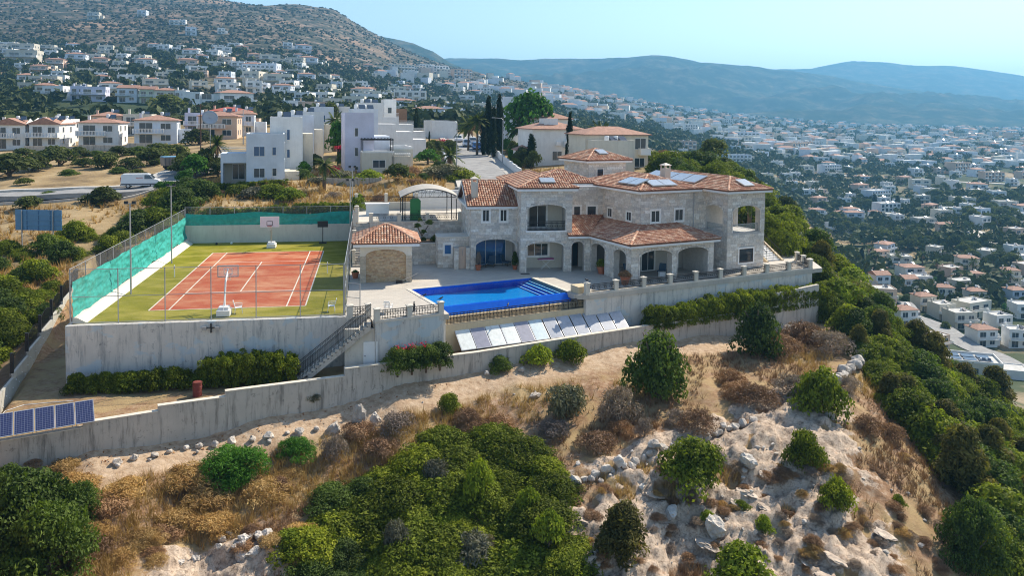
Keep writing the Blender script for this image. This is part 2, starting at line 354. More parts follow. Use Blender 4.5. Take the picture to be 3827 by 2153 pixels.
def hfun(x, y):
    x = np.atleast_1d(np.asarray(x, float)); y = np.atleast_1d(np.asarray(y, float))
    z = rbf(x, y); d = np.hypot(x-CAM[0], y-CAM[1])
    far = sstep(220, 700, d)
    z = z + far*(fbm(x, y, 260, 5, 3) - 0.5)*34*sstep(250, 1400, d)*sstep(-20, 60, z) + (fbm(x, y, 45, 4, 7)-0.5)*4.0*sstep(110, 400, d)
    if d.min() > 145: return z
    near = sstep(140, 80, d); rk = rock_mask(x, y)*near; pm = path_mask(x, y)*near
    z = z + near*(1-pm)*((fbm(x, y, 2.6, 4, 21)-0.5)*0.55 + (fbm(x, y, 9, 2, 33)-0.5)*0.9) + near*pm*(fbm(x, y, 1.1, 3, 4)-0.5)*0.12
    rd = 1-np.abs(2*fbm(x*0.8+y*0.5, y*1.5-x*0.6, 2.2, 5, 61, 0.58)-1)
    st = z*1.6 + fbm(x, y, 3.0, 3, 71)*2.2; rd2 = 1-np.abs(2*fbm(x*1.3-y*.4, y+x*.5, .9, 4, 81, .6)-1); z = z + rk*(0.22 + (rd-0.72)*0.75 + 0.26*(np.abs((st % 1.0)-0.5)*2-0.5) + (rd2-.7)*.42)
    # terrace behind the low wall
    w = y - wall_y(x); tz = -4.15 + 0.95*sstep(6, 19, x)
    ins = (w > 0.05) & (x > -7.2 + 0.0*y) & (x < 61)
    left_lim = -6.6 - 0.165*(y + 6.0)
    t = sstep(0.05, 0.45, w)*sstep(left_lim-0.5, left_lim+0.1, x)*sstep(62.5, 61.0, x)
    behind = sstep(30.30, 30.7, y)
    plot = t*(1 - np.where(x < 15.2, behind, sstep(19.7, 20.3, y)))
    z = z*(1-plot) + plot*(tz + (fbm(x, y, 1.4, 3, 8)-0.5)*0.10)
    # keep the ground under the upper terrace and the house platform
    up = sstep(15.0, 15.4, x)*sstep(57, 55, x)*sstep(19.7, 20.3, y)*sstep(33, 30, y)
    z = z*(1-up) + up*np.where(x < 26, 3.36, 2.6)
    return z
def hz(x, y): return float(hfun(x, y)[0])
def hit(px, py, t0=30.0, t1=6000.0):
    """where the sight line through a photo point meets the ground"""
    d = ray(px, py); t = np.exp(np.linspace(math.log(t0), math.log(t1), 260 if t0 < 90 else 130)); P = CAM + t[:, None]*d
    g = P[:, 2] - hfun(P[:, 0], P[:, 1]); k = np.nonzero(g < 0)[0]
    if len(k) == 0: return None
    k = k[0]
    if k == 0: return P[0]
    a, b = t[k-1], t[k]; s = a + (b-a)*g[k-1]/(g[k-1]-g[k]); p = CAM + s*d; p[2] = hz(p[0], p[1]); return p
def ground_material():
    m, nt, b = newmat('hillside_ground'); b.inputs['Roughness'].default_value = 0.95; b.inputs['Specular IOR Level'].default_value = 0.15
    v = coords(nt)
    f1 = noise(nt, v, 0.35, 6, 0.65); f2 = noise(nt, v, 2.2, 6, 0.7); f3 = noise(nt, v, 0.02, 8, 0.7)
    soil = ramp(nt, f2, [(0.28, (0.13, 0.07, 0.04)), (0.45, (0.27, 0.16, 0.09)), (0.58, (0.36, 0.24, 0.15)), (0.72, (0.47, 0.35, 0.25))])
    straw = ramp(nt, f1, [(0.3, (0.20, 0.13, 0.07)), (0.5, (0.34, 0.24, 0.12)), (0.7, (0.40, 0.29, 0.15))])
    near = mix(nt, ramp(nt, f1, [(0.42, (0, 0, 0)), (0.58, (1, 1, 1))]), soil, straw)
    pathc = ramp(nt, f2, [(0.28, (0.24, 0.15, 0.09)), (0.42, (0.40, 0.28, 0.18)), (0.56, (0.50, 0.37, 0.25)), (0.75, (0.60, 0.48, 0.36))])
    near = mix(nt, attr(nt, 'path'), near, pathc)
    rk = noise(nt, v, 1.3, 8, 0.75); vo = _n(nt, 'ShaderNodeTexVoronoi', Scale=1.6); vo.feature = 'DISTANCE_TO_EDGE'; nt.links.new(v, vo.inputs['Vector'])
    rk2 = noise(nt, v, 4.5, 8, 0.8, dist=.6); rockc = ramp(nt, rk, [(0.30, (0.16, 0.125, 0.095)), (0.42, (0.38, 0.29, 0.215)), (0.56, (0.56, 0.45, 0.345)), (0.70, (0.40, 0.255, 0.165))]); rockc = mix(nt, 1.0, rockc, ramp(nt, rk2, [(.36, (.30, .27, .25)), (.50, (1, 1, 1)), (.7, (1.15, 1.12, 1.08))]), 'MULTIPLY')
    near = mix(nt, ramp(nt, math_(nt, 'ADD', attr(nt, 'rock'), math_(nt, 'MULTIPLY', math_(nt, 'SUBTRACT', f2, .5), 1.2)), [(.42, (0, 0, 0)), (.56, (1, 1, 1))]), near, rockc)
    # far slopes: scrub, pale rock, bare red soil
    s1 = noise(nt, v, 0.055, 7, 0.72, sc3=(1, 1, 2.2)); s2 = noise(nt, v, 0.006, 5, 0.6)
    hill = ramp(nt, s1, [(0.40, (0.028, 0.034, 0.018)), (0.50, (0.060, 0.058, 0.034)), (0.57, (0.17, 0.125, 0.09)), (0.68, (0.34, 0.26, 0.20))])
    hill = mix(nt, ramp(nt, s2, [(0.55, (0, 0, 0)), (0.66, (0.7, 0.7, 0.7))]), hill, (0.34, 0.22, 0.14))
    s3 = noise(nt, v, 0.018, 6, 0.65)
    town = ramp(nt, s3, [(0.40, (0.032, 0.052, 0.024)), (0.52, (0.06, 0.078, 0.036)), (0.60, (0.24, 0.19, 0.12)), (0.72, (0.38, 0.31, 0.22))])
    field = ramp(nt, noise(nt, v, 0.16, 7, 0.7), [(0.3, (0.13, 0.09, 0.05)), (0.5, (0.32, 0.23, 0.12)), (0.7, (0.46, 0.35, 0.20))])
    farc = mix(nt, attr(nt, 'town'), hill, town); farc = mix(nt, attr(nt, 'field'), farc, field)
    setc(nt, b, mix(nt, attr(nt, 'far'), near, farc))
    h = math_(nt, 'ADD', math_(nt, 'MULTIPLY', noise(nt, v, 7.0, 8, 0.7), 0.10), math_(nt, 'MULTIPLY', rk, 0.22)); bump(nt, b, h, 0.9, 0.5)
    return m
GROUND = ground_material()
def make_ground():
    th = np.linspace(-0.80, 0.78, 620); d = np.r_[np.exp(np.linspace(math.log(26), math.log(118), 330))[:-1], np.exp(np.linspace(math.log(118), math.log(6000), 240))]
    T, D = np.meshgrid(th, d); X = CAM[0] + D*np.sin(T+YAW); Y = CAM[1] + D*np.cos(T+YAW); x = X.ravel(); y = Y.ravel()
    z = hfun(x, y); n, k = len(d), len(th); i = np.arange((n-1)*k).reshape(n-1, k)[:, :-1].ravel()
    F = np.stack([i, i+1, i+k+1, i+k], 1); dd = D.ravel()
    hill = sstep(20, 45, z)*sstep(250, 420, dd); town = 1-hill
    town_far = town*sstep(180, 300, dd); fld = sstep(90, 100, dd)*sstep(330, 200, dd)*sstep(0.25, 0.1, np.broadcast_to(T, D.shape).ravel()); low = sstep(-12, -3, z); band = sstep(.47, .56, fbm(x*.35+y*.12, y*1.6-x*.5, 42, 3, 77))*sstep(230, 290, dd)*sstep(560, 430, dd)*(z < -15); fld = np.maximum(fld*low, band)
    A = dict(rock=rock_mask(x, y)*sstep(140, 90, dd), path=path_mask(x, y)*sstep(140, 90, dd), far=sstep(84, 100, dd), town=town, field=fld)
    o = obj('ground', np_mesh('ground', np.c_[x, y, z], F, GROUND, smooth=True, attrs=A)); tag(o, kind='structure', label='dry rocky hillside and valley floor under the whole view')
    return o
# ------------------------------------------------------------------ tennis court
def turf_mat(name, a, b_, worn):
    m, nt, b = newmat(name); b.inputs['Roughness'].default_value = 0.95; b.inputs['Specular IOR Level'].default_value = 0.1
    v = coords(nt); f = noise(nt, v, 0.5, 5, 0.6); col = ramp(nt, f, [(0.3, a), (0.7, b_)])
    w = noise(nt, v, 0.28, 6, 0.7, sc3=(0.7, 1.5, 1)); col = mix(nt, ramp(nt, w, [(0.44, (0, 0, 0)), (0.64, (0.72, 0.72, 0.72))]), col, worn)
    g = noise(nt, v, 18, 3, 0.6); col = mix(nt, 0.3, col, ramp(nt, g, [(0.3, (0.05, 0.05, 0.02)), (0.7, worn)]), 'SOFT_LIGHT'); setc(nt, b, col); bump(nt, b, g, 0.3, 0.01); return m
TURF = turf_mat('green_turf', (0.18, 0.18, 0.014), (0.27, 0.255, 0.022), (0.42, 0.36, 0.10))
CLAY = turf_mat('red_turf', (0.38, 0.088, 0.04), (0.45, 0.135, 0.07), (0.60, 0.36, 0.22))
COURT = thing('tennis_court', 'red and green artificial turf tennis court inside a wire fence', 'tennis court')
MB().box(-4.0, 13.95, -3.0, 30.2, -0.35, 0.0).build('turf', TURF, COURT)
MB().box(0, 10.97, 0, 23.77, 0.001, 0.006).build('playing_surface', CLAY, COURT)
def line(x0, y0, x1, y1, w=0.05):
    MB().box(min(x0, x1)-w*(x0 == x1), max(x0, x1)+w*(x0 == x1), min(y0, y1)-w*(y0 == y1), max(y0, y1)+w*(y0 == y1), 0.007, 0.012).build('court_line', WHITE_L, COURT)
WHITE_L = simple('faded_line_paint', (0.66, 0.60, 0.50), 0.9, 0.2, 2)
for x in (0, 10.97): line(x, 0.052, x, 23.718)
for x in (1.37, 9.6): line(x, 0.052, x, 23.718)
line(0, 0, 10.97, 0); line(0, 23.77, 10.97, 23.77); line(1.43, 5.485, 9.54, 5.485); line(1.43, 18.285, 9.54, 18.285); line(5.485, 5.54, 5.485, 18.23)
BERM = plaster('white_kerb_plaster', (0.74, 0.69, 0.58), (0.45, 0.40, 0.33), 0.3)  # warm white plaster with stains, for the kerb alone
o = MB().hexa([(-4.05,-2.9,0.002),(-3.15,-2.9,0.002),(-3.2,29.9,0.002),(-4.05,29.9,0.002),(-4.05,-2.9,0.38),(-3.75,-2.9,0.36),(-3.78,29.9,0.36),(-4.05,29.9,0.38)]).build('court_kerb', BERM)
tag(o, 'sloping white kerb under the teal windscreen beside the court', 'kerb')
BACKW = plaster('court_back_plaster', (0.64, 0.62, 0.56), (0.42, 0.40, 0.36), 0.35)
o = MB().box(-4.05, 13.95, 30.2, 30.5, -0.6, 1.95).build('court_back_wall', BACKW); tag(o, 'plain off-white wall behind the far basketball hoop', 'wall')
o = MB().box(-4.3, 14.15, -3.5, -3.01, -4.9, -0.03).build('retaining_wall', RETAIN); tag(o, 'tall stained white retaining wall carrying the tennis court fence', 'retaining wall')
o = MB().box(-4.3, -4.06, -3.0, 30.5, -4.9, -0.02).build('retaining_wall', RETAIN); tag(o, 'side retaining wall of the tennis court above the shaded alley', 'retaining wall')
LINK = netmat('chain_link', (0.30, 0.31, 0.32), 0.16); TEAL = netmat('teal_windscreen_cloth', (0.022, 0.36, 0.31), 0.94)
def fence(label, p0, p1, posts, top, mids, mesh_z):
    t = thing('wire_fence', label, 'fence', (p0[0], p0[1], 0)); a = np.array(p0, float); d = np.array(p1, float)-a; L = np.linalg.norm(d); fr = Fr(0, 0, math.degrees(math.atan2(d[1], d[0])))
    for k in range(posts):
        s = L*k/(posts-1); m = MB(); m.tube([(s, 0, mesh_z[0]-0.12), (s, 0, top+0.03)], 0.035, 8, fr); m.build('post', STEEL, t)
    for z in mids: MB().tube([(0, 0, z), (L, 0, z)], 0.022, 6, fr).build('rail', STEEL, t)
    MB().poly([(0, 0.03, mesh_z[0]), (L, 0.03, mesh_z[0]), (L, 0.03, mesh_z[1]), (0, 0.03, mesh_z[1])], fr).build('wire_mesh', LINK, t)
    return t, fr, L
def windscreen(t, fr, L, z0, z1, amp, off, sag=0.0, n=260, nz=22, seed=1, rag=0.25):
    u = np.linspace(0.05, L-0.05, n); k = np.linspace(0, 1, nz); U, K = np.meshgrid(u, k)
    lo = z0 + rag*(fbm(U, U*0+seed, 1.1, 3, seed)-0.35) ; hi = z1 - sag*np.abs(np.sin(U*0.34+0.6))**2 + 0.10*(fbm(U, U*0+3, 2.5, 2, seed+4)-0.5)
    Z = lo + (hi-lo)*K
    N = (fbm(U*1.0+Z*1.2, Z*3.2-U*0.6, 1.5, 4, seed+9)-0.5)*amp + (np.abs(vnoise(U, Z, 0.55, seed+31)-0.5))*amp*0.9*np.exp(-((K-0.30)/0.25)**2)*(fbm(U, U*0, 9, 1, 3) > 0.42)
    P = fr.pts(np.c_[U.ravel(), (off+N).ravel(), Z.ravel()]); i = np.arange((nz-1)*n).reshape(nz-1, n)[:, :-1].ravel()
    obj('windscreen', np_mesh('windscreen', P, np.stack([i, i+1, i+n+1, i+n], 1), TEAL, smooth=True), t)
t, fr, L = fence('wire fence along the top of the tall retaining wall, with no cloth', (-4.1, -3.1), (13.85, -3.1), 7, 3.70, (0.06, 1.83, 3.70), (0.0, 3.70))
t, fr, L = fence('long wire fence hung with a wrinkled sunlit teal windscreen', (-4.12, -3.1), (-4.12, 30.3), 12, 3.72, (3.72,), (0.02, 3.72)); windscreen(t, fr, L, 0.36, 2.85, 0.34, -0.16, 0, 420, 34, 1, .4)
t, fr, L = fence('wire fence hung with a shaded teal windscreen on the back wall', (-4.1, 30.35), (13.9, 30.35), 8, 3.92, (3.92,), (1.95, 3.92)); windscreen(t, fr, L, 1.92, 3.36, 0.14, -0.12, 0.26, 220, 18, 5, 0.08)
t, fr, L = fence('wire fence between the tennis court and the pool house', (13.92, -3.1), (13.92, 30.3), 11, 3.66, (0.05, 1.80, 3.66), (0.0, 3.66))
t, fr, L = fence('open wire gate leaf leading from the court to the pool deck', (14.0, -2.2), (15.0, -2.75), 2, 2.15, (0.08, 1.1, 2.15), (0.06, 2.15))
def light_pole(x, y, z0, h, label, lamps=2):
    t = thing('floodlight_pole', label, 'light pole', (x, y, z0))
    MB().tube([(0, 0, 0), (0, 0, h)], [0.07, 0.05], 8).build('pole', STEEL, t)
    MB().box(-0.35, 0.35, -0.03, 0.03, h-0.08, h-0.02).build('crossbar', STEEL, t)
    for s in ((-0.28, 0.28) if lamps == 2 else (0,)): MB().hexa([(s-.14,-.10,h-.02),(s+.14,-.10,h-.02),(s+.14,.12,h-.12),(s-.14,.12,h-.12),(s-.14,-.06,h+.16),(s+.14,-.06,h+.16),(s+.14,.10,h+.1),(s-.14,.10,h+.1)]).build('floodlight', IRON, t)
for x, y, h, lb in ((-2.75, 5.65, 7.2, 'grey floodlight pole inside the sunlit teal fence, nearer the tall retaining wall'), (-2.74, 18.5, 7.4, 'grey floodlight pole inside the sunlit teal fence, nearer the back wall'), (13.6, 26.4, 7.2, 'grey floodlight pole in the court corner next to the stone steps'), (13.75, 29.7, 8.4, 'taller grey floodlight pole at the end of the court back wall')):
    light_pole(x, y, 0, h, lb)
# flood lamps bolted to the tall retaining wall
t = thing('wall_floodlight', 'pair of floodlights on a bracket on the tall retaining wall', 'floodlight', (4.95, -3.52, -0.45))
MB().box(-0.04, 0.04, -0.12, 0, -0.35, 0.3).build('bracket', IRON, t); MB().tube([(-0.42, -0.1, 0), (0.42, -0.1, 0)], 0.025, 6).build('arm', IRON, t)
for s in (-0.42, 0.42): MB().box(s-0.14, s+0.14, -0.28, -0.08, -0.12, 0.1).build('lamp', STEEL, t)
BOARD = simple('white_backboard', (0.72, 0.71, 0.74), 0.4, 0.04); CLEAR = netmat('clear_backboard', (0.7, 0.75, 0.8), 0.14, 0.1); RED = simple('red_paint', (0.5, 0.05, 0.04), 0.5, 0.1)
def ring(r, n=18, c=(0, 0, 0)): return [(c[0]+r*math.cos(2*math.pi*k/n), c[1]+r*math.sin(2*math.pi*k/n), c[2]) for k in range(n+1)]
def hoop(x, y, rz, clear, label):
    t = thing('basketball_hoop', label, 'basketball hoop', (x, y, 0.01), rz)
    m = MB(); m.box(-0.45, 0.45, -0.1, 1.0, 0.03, 0.42); m.box(-0.35, 0.35, 0.1, 0.8, 0.42, 0.62); m.build('weighted_base', WHITE, t)
    for s in (-0.4, 0.4):
        for q in (-0.05, 0.9): MB().lathe([(0.0, 0.0), (0.05, 0.0), (0.05, 0.06), (0, 0.06)], 8, None, (s, q)).build('caster', IRON, t)
    m = MB(); m.tube([(0, 0.35, 0.4), (0, 0.10, 1.5), (0, -0.15, 2.4)], [0.075, 0.07, 0.06], 8); m.tube([(0, -0.12, 2.35), (0, -1.1, 2.95)], 0.05, 8); m.tube([(0, -0.05, 2.1), (0, -1.1, 2.6)], 0.04, 6); m.tube([(0.0, 0.9, 0.45), (0, 0.05, 1.6)], 0.025, 6); m.build('mast', WHITE if clear else STEEL, t)
    w, z0, z1 = (0.70, 2.42, 3.22) if clear else (0.92, 2.45, 3.5)
    b = MB().box(-w, w, -1.16, -1.12, z0, z1).build('backboard', CLEAR if clear else BOARD, t)
    m = MB(); fm = STEEL if clear else WHITE
    for a in ((-w-.03, w+.03, z0-.03, z0+.03), (-w-.03, w+.03, z1-.03, z1+.03), (-w-.03, -w+.03, z0+.03, z1-.03), (w-.03, w+.03, z0+.03, z1-.03)): m.box(a[0], a[1], -1.18, -1.10, a[2], a[3])
    m.build('board_frame', fm, b)
    m = MB(); zz = z0+0.14
    for a in ((-.30, .30, zz, zz+.05), (-.30, .30, zz+.42, zz+.47), (-.30, -.25, zz+.05, zz+.42), (.25, .30, zz+.05, zz+.42)): m.box(a[0], a[1], -1.172, -1.163, a[2], a[3])
    m.build('aiming_square', WHITE if clear else IRON, b)
    MB().tube(ring(0.23, 18, (0, -1.42, z0+0.1)), 0.018, 6).build('rim', RED, t)
    m = MB()
    for k in range(8):
        a = 2*math.pi*k/8; m.tube([(0.22*math.cos(a), -1.42+0.22*math.sin(a), z0+0.09), (0.12*math.cos(a+.4), -1.42+0.12*math.sin(a+.4), z0-0.33)], 0.008, 4)
    m.build('net', WHITE, t)
    return t
hoop(5.42, 26.0, 0, False, 'basketball hoop with a white backboard in front of the shaded teal cloth')
hoop(5.55, -1.55, math.pi, True, 'basketball hoop with a clear backboard and heavy white base by the white plastic chair')
t = thing('practice_hoop', 'small black portable hoop against the court back wall', 'basketball hoop', (10.6, 28.6, 0.01))
MB().tube([(0, 0, 0.05), (0, 0, 2.0)], 0.045, 8).build('pole', IRON, t); MB().box(-0.56, 0.56, -0.12, -0.07, 1.82, 2.5).build('backboard', IRON, t); MB().box(-0.4, 0.4, -0.2, 0.5, 0.0, 0.10).build('base', IRON, t); MB().tube([(0, 0.45, 0.1), (0, 0.03, 0.7)], 0.02, 5).build('brace', IRON, t)
for x, lb in ((-0.98, 'white tennis net post beside the teal fence side of the court'), (11.95, 'white tennis net post on the pool side of the court')):
    t = thing('net_post', lb, 'net post', (x, 11.95, 0)); MB().tube([(0, 0, 0), (0, 0, 1.06)], 0.045, 8).build('post', WHITE, t); MB().box(-0.05, 0.05, -0.10, 0.02, 0.75, 0.92).build('winder', STEEL, t)
for x, y, lb in ((-0.6, 28.9, 'dark ball lying at the foot of the court back wall'), (0.9, 29.1, 'pale ball lying near the court back wall')):
    o = MB().lathe([(0.0, 0.0), (0.07, 0.02), (0.12, 0.07), (0.13, 0.13), (0.12, 0.19), (0.07, 0.24), (0, 0.26)], 12).build('ball', IRON if 'dark' in lb else WHITE, None, True); o.location = (x, y, 0.0); tag(o, lb, 'ball')
PLASTIC = simple('white_plastic', (0.78, 0.78, 0.77), 0.35, 0.03)
def plastic_chair(x, y, rz, label):
    t = thing('plastic_chair', label, 'chair', (x, y, 0.01), rz)
    MB().hexa([(-.25,-.24,.40),(.25,-.24,.40),(.23,.22,.40),(-.23,.22,.40),(-.25,-.24,.44),(.25,-.24,.44),(.23,.22,.43),(-.23,.22,.43)]).build('seat', PLASTIC, t)
    m = MB()
    for k in range(5):
        a = -0.2+0.1*k-0.035; m.hexa([(a,.22,.43),(a+.07,.22,.43),(a+.07,.25,.43),(a,.25,.43),(a,.34,.86),(a+.07,.34,.86),(a+.07,.37,.86),(a,.37,.86)])
    m.hexa([(-.24,.33,.84),(.24,.33,.84),(.24,.38,.84),(-.24,.38,.84),(-.2,.35,.93),(.2,.35,.93),(.2,.39,.93),(-.2,.39,.93)]); m.build('backrest', PLASTIC, t)
    for sx in (-1, 1):
        for sy in (-1, 1): MB().tube([(sx*.22, sy*.21, .41), (sx*.28, sy*.26, 0)], [.028, .02], 5).build('leg', PLASTIC, t)
        MB().tube([(sx*.26, -.22, .41), (sx*.29, -.24, .64), (sx*.28, .30, .66)], .024, 5).build('armrest', PLASTIC, t)
plastic_chair(6.45, -1.55, math.pi*0.55, 'white plastic armchair beside the clear basketball hoop base')
plastic_chair(12.95, -1.9, -math.pi*0.5, 'white plastic armchair on the court next to the deck gate')
plastic_chair(17.0, -2.9, math.pi*0.9, 'white plastic armchair on the pool deck behind the iron railing')
# ------------------------------------------------------------------ pool deck
def paving(name, c, sc, mortar, rot=BETA):
    m, nt, b = newmat(name); b.inputs['Roughness'].default_value = 0.8; v = coords(nt)
    mp = nt.nodes.new('ShaderNodeMapping'); mp.inputs['Rotation'].default_value = (0, 0, math.radians(-rot)); nt.links.new(v, mp.inputs['Vector'])
    br = _n(nt, 'ShaderNodeTexBrick', Scale=1.0); br.inputs['Brick Width'].default_value = sc; br.inputs['Row Height'].default_value = sc*0.5; br.inputs['Mortar Size'].default_value = 0.008
    c = np.array(c); br.inputs['Color1'].default_value = (*(c*0.93), 1); br.inputs['Color2'].default_value = (*(c*1.05), 1); br.inputs['Mortar'].default_value = (*(c*mortar), 1); nt.links.new(mp.outputs[0], br.inputs['Vector'])
    f = noise(nt, v, 0.4, 6, 0.7); col = mix(nt, 1.0, br.outputs['Color'], ramp(nt, f, [(0.3, (0.86, 0.86, 0.87)), (0.7, (1.06, 1.04, 1.0))]), 'MULTIPLY'); setc(nt, b, col); return m
DECKM = paving('deck_paving', (0.50, 0.46, 0.40), 0.6, 0.72)
PF = Fr(20.85, -1.35, BETA); POOL_L, POOL_W = 11.3, 6.1
pl = lambda u, v: tuple(PF(u, v, 0)[:2])
deck = MB(); deck.prism_xy([(13.97, -3.0), (14.2, -4.0), (15.7, -3.9), (15.95, -5.3), (21.35, -3.75), pl(0, -0.02), pl(0, POOL_W), (19.0, 21.0), (13.97, 21.0)], -0.4, -0.003)
deck.prism_xy([(19.0, 21.0), pl(0, POOL_W), pl(POOL_L, POOL_W), pl(POOL_L, -0.02), pl(POOL_L, -1.1), (33.1, 0.75), (58.9, 8.95), (60.2, 13.0), (58.6, 22.0)], -0.4, -0.003)
o = deck.build('pool_deck', DECKM); tag(o, 'pale paved deck around the pool and in front of the stone villa', kind='structure')
POOL = thingw('swimming_pool', 'blue infinity pool with shallow steps in the paved deck', 'swimming pool', tuple(PF.o))
def mosaic(name, a, b_):
    m, nt, b = newmat(name); b.inputs['Roughness'].default_value = 0.25; v = coords(nt); f = noise(nt, v, 2.0, 3); g = noise(nt, v, 25, 2)
    setc(nt, b, mix(nt, 0.35, ramp(nt, f, [(0.3, a), (0.7, b_)]), ramp(nt, g, [(0.35, a), (0.65, b_)]))); return m
BLUE = mosaic('blue_mosaic', (0.003, 0.10, 0.66), (0.008, 0.17, 0.78)); CYAN = mosaic('pool_floor_mosaic', (0.008, 0.26, 0.66), (0.015, 0.36, 0.76))
MB().box(0.0, POOL_L-1.5, 0.0, POOL_W, -1.55, -0.62, PF).build('pool_floor', CYAN, POOL)
m = MB(); m.box(-0.25, -0.001, -0.3, POOL_W+0.25, -1.5, -0.41, PF); m.box(-.001, POOL_L+.001, POOL_W+.001, POOL_W+0.25, -1.5, -0.41, PF); m.box(POOL_L+.001, POOL_L+0.25, -0.3, POOL_W+0.25, -1.5, -0.41, PF)
m.box(0, POOL_L, POOL_W-0.04, POOL_W-0.003, -1.44, -0.02, PF); m.box(0.003, 0.04, 0.0, POOL_W-0.04, -1.44, -0.02, PF); m.build('pool_wall', BLUE, POOL)
for k in range(4):
    s = MB().box(POOL_L-1.5+0.375*k, POOL_L-1.5+0.375*(k+1)-0.002, 0.25, POOL_W-0.05, -1.55, -.54+0.11*k, PF).build('pool_step', CYAN if k > 1 else BLUE, POOL)
    MB().box(POOL_L-1.5+0.375*k+0.005, POOL_L-1.5+0.375*k+0.085, 0.3, POOL_W-0.1, -.538+0.11*k, -.528+0.11*k, PF).build('step_edge', WHITE, s)
MB().hexa([(-0.02,-.30,-0.70),(POOL_L+.1,-.30,-0.70),(POOL_L+.1,.25,-1.6),(-0.02,.25,-1.6),(-.02,-.02,-0.10),(POOL_L+.1,-.02,-.10),(POOL_L+.1,.22,-.10),(-.02,.22,-.10)], PF).build('infinity_wall', BLUE, POOL)
def water():
    m, nt, b = newmat('pool_water'); v = coords(nt)
    gl = _n(nt, 'ShaderNodeBsdfGlossy', Roughness=0.03); tp = nt.nodes.new('ShaderNodeBsdfTransparent'); tp.inputs['Color'].default_value = (0.62, 0.90, 0.98, 1)
    bp = _n(nt, 'ShaderNodeBump', Strength=0.5, Distance=0.06); nt.links.new(noise(nt, v, 3.5, 4), bp.inputs['Height']); nt.links.new(bp.outputs[0], gl.inputs['Normal'])
    fr = _n(nt, 'ShaderNodeFresnel', IOR=1.16); nt.links.new(bp.outputs[0], fr.inputs['Normal']); ms = nt.nodes.new('ShaderNodeMixShader'); nt.links.new(fr.outputs[0], ms.inputs[0]); nt.links.new(tp.outputs[0], ms.inputs[1]); nt.links.new(gl.outputs[0], ms.inputs[2])
    nt.links.new(ms.outputs[0], nt.nodes['Material Output'].inputs['Surface']); return m
MB().poly([(0.0, 0.0, -0.085), (POOL_L, 0.0, -0.085), (POOL_L, POOL_W, -0.085), (0, POOL_W, -0.085)], PF).build('water', water(), POOL)
COPE = simple('pale_stone_coping', (0.62, 0.56, 0.47), 0.7, 0.08, 3)
for a in ((-0.32, -0.0, -0.1, POOL_W+0.32), (0.0, POOL_L, POOL_W, POOL_W+0.32), (POOL_L, POOL_L+0.32, -0.1, POOL_W+0.32)): MB().box(a[0], a[1], a[2], a[3], -0.09, 0.035, PF).build('coping', COPE, POOL)
BEIGE = plaster('beige_render', (0.62, 0.50, 0.33), (0.42, 0.34, 0.24), 0.3)
m = MB(); m.box(-0.3, POOL_L+1.6, -1.35, -0.75, -3.4, -1.12, PF); m.box(-0.3, POOL_L+0.3, -0.75, -0.02, -3.4, -0.72, PF); o = m.build('pool_ledge', BEIGE); tag(o, 'beige ledge and wall under the infinity edge of the pool', 'wall')
o = MB().box(POOL_L+0.42, POOL_L+1.5, -1.05, 0.15, -1.1, 0.55, PF).build('planter_block', BEIGE); tag(o, 'beige square planter block at the corner of the pool', 'planter')
# ------------------------------------------------------------------ walls, pillars and railings round the deck
def railing(parent, fr, u0, u1, z0, h, step=0.115, v=0.0, name='railing'):
    m = MB()
    for z in (z0+0.05, z0+h-0.16, z0+h): m.box(u0, u1, v-.022, v+.022, z-.022, z+.022, fr)
    n = max(2, int((u1-u0)/step))
    for k in range(n+1):
        u = u0 + (u1-u0)*k/n; m.box(u-.013, u+.013, v-.013, v+.013, z0, z0+h, fr)
    for k in range(n//2):
        u = u0 + (u1-u0)*(2*k+1)/n; m.box(u-.045, u+.045, v-.012, v+.012, z0+h*0.42, z0+h*0.42+0.09, fr)
    return m.build(name, IRON, parent)
def pillar(parent, fr, u, v, z0, z1, w=0.36, mat=None):
    m = MB(); m.box(u-w/2, u+w/2, v-w/2, v+w/2, z0, z1-0.09, fr); m.box(u-w/2-.05, u+w/2+.05, v-w/2-.05, v+w/2+.05, z1-0.09, z1-0.03, fr)
    m.hexa([(u-w/2-.05,v-w/2-.05,z1-.03),(u+w/2+.05,v-w/2-.05,z1-.03),(u+w/2+.05,v+w/2+.05,z1-.03),(u-w/2-.05,v+w/2+.05,z1-.03),(u-.06,v-.06,z1+.03),(u+.06,v-.06,z1+.03),(u+.06,v+.06,z1+.03),(u-.06,v+.06,z1+.03)], fr)
    return m.build('pillar', mat or CREAM_P, parent)
CREAM_P = plaster('cream_pillar', (0.64, 0.59, 0.50), (0.42, 0.38, 0.33), 0.3)
def balustrade(label, fr, us, zb, wall_z0, thick=0.35, h=0.62, low=0.16):
    t = thingw('terrace_balustrade', label, 'balustrade', tuple(fr.o))
    MB().box(us[0]-0.18, us[-1]+0.18, 0, thick, wall_z0, zb, fr).build('wall', RETAIN, t)
    MB().box(us[0]-0.2, us[-1]+0.2, -0.05, thick+0.03, zb, zb+low, fr).build('coping', COPE, t)
    for u in us: pillar(t, fr, u, thick/2-0.01, zb+low-0.02, zb+1.0)
    for a, b in zip(us[:-1], us[1:]): railing(t, fr, a+0.18, b-0.18, zb+low+0.02, h, v=thick/2)
    return t
RF = Fr(33.05, 0.85, BETA)
balustrade('long balustraded wall with peeling paint below the arcade of the villa', RF, [0.0 + 2.84*k for k in range(10)], -0.04, -4.2)
E_ = RF(25.7, 0, 0); fr = Fr(E_[0]+0.1, E_[1], 78); balustrade('short balustraded wall turning the corner at the garden stair', fr, [0.3, 2.2, 4.1], -0.04, -4.2)
WF = Fr(16.05, -5.45, 17.4)
balustrade('short balustraded wall with blistered paint beside the outside stair', WF, [0.18, 2.55, 4.95], -0.04, -4.2)
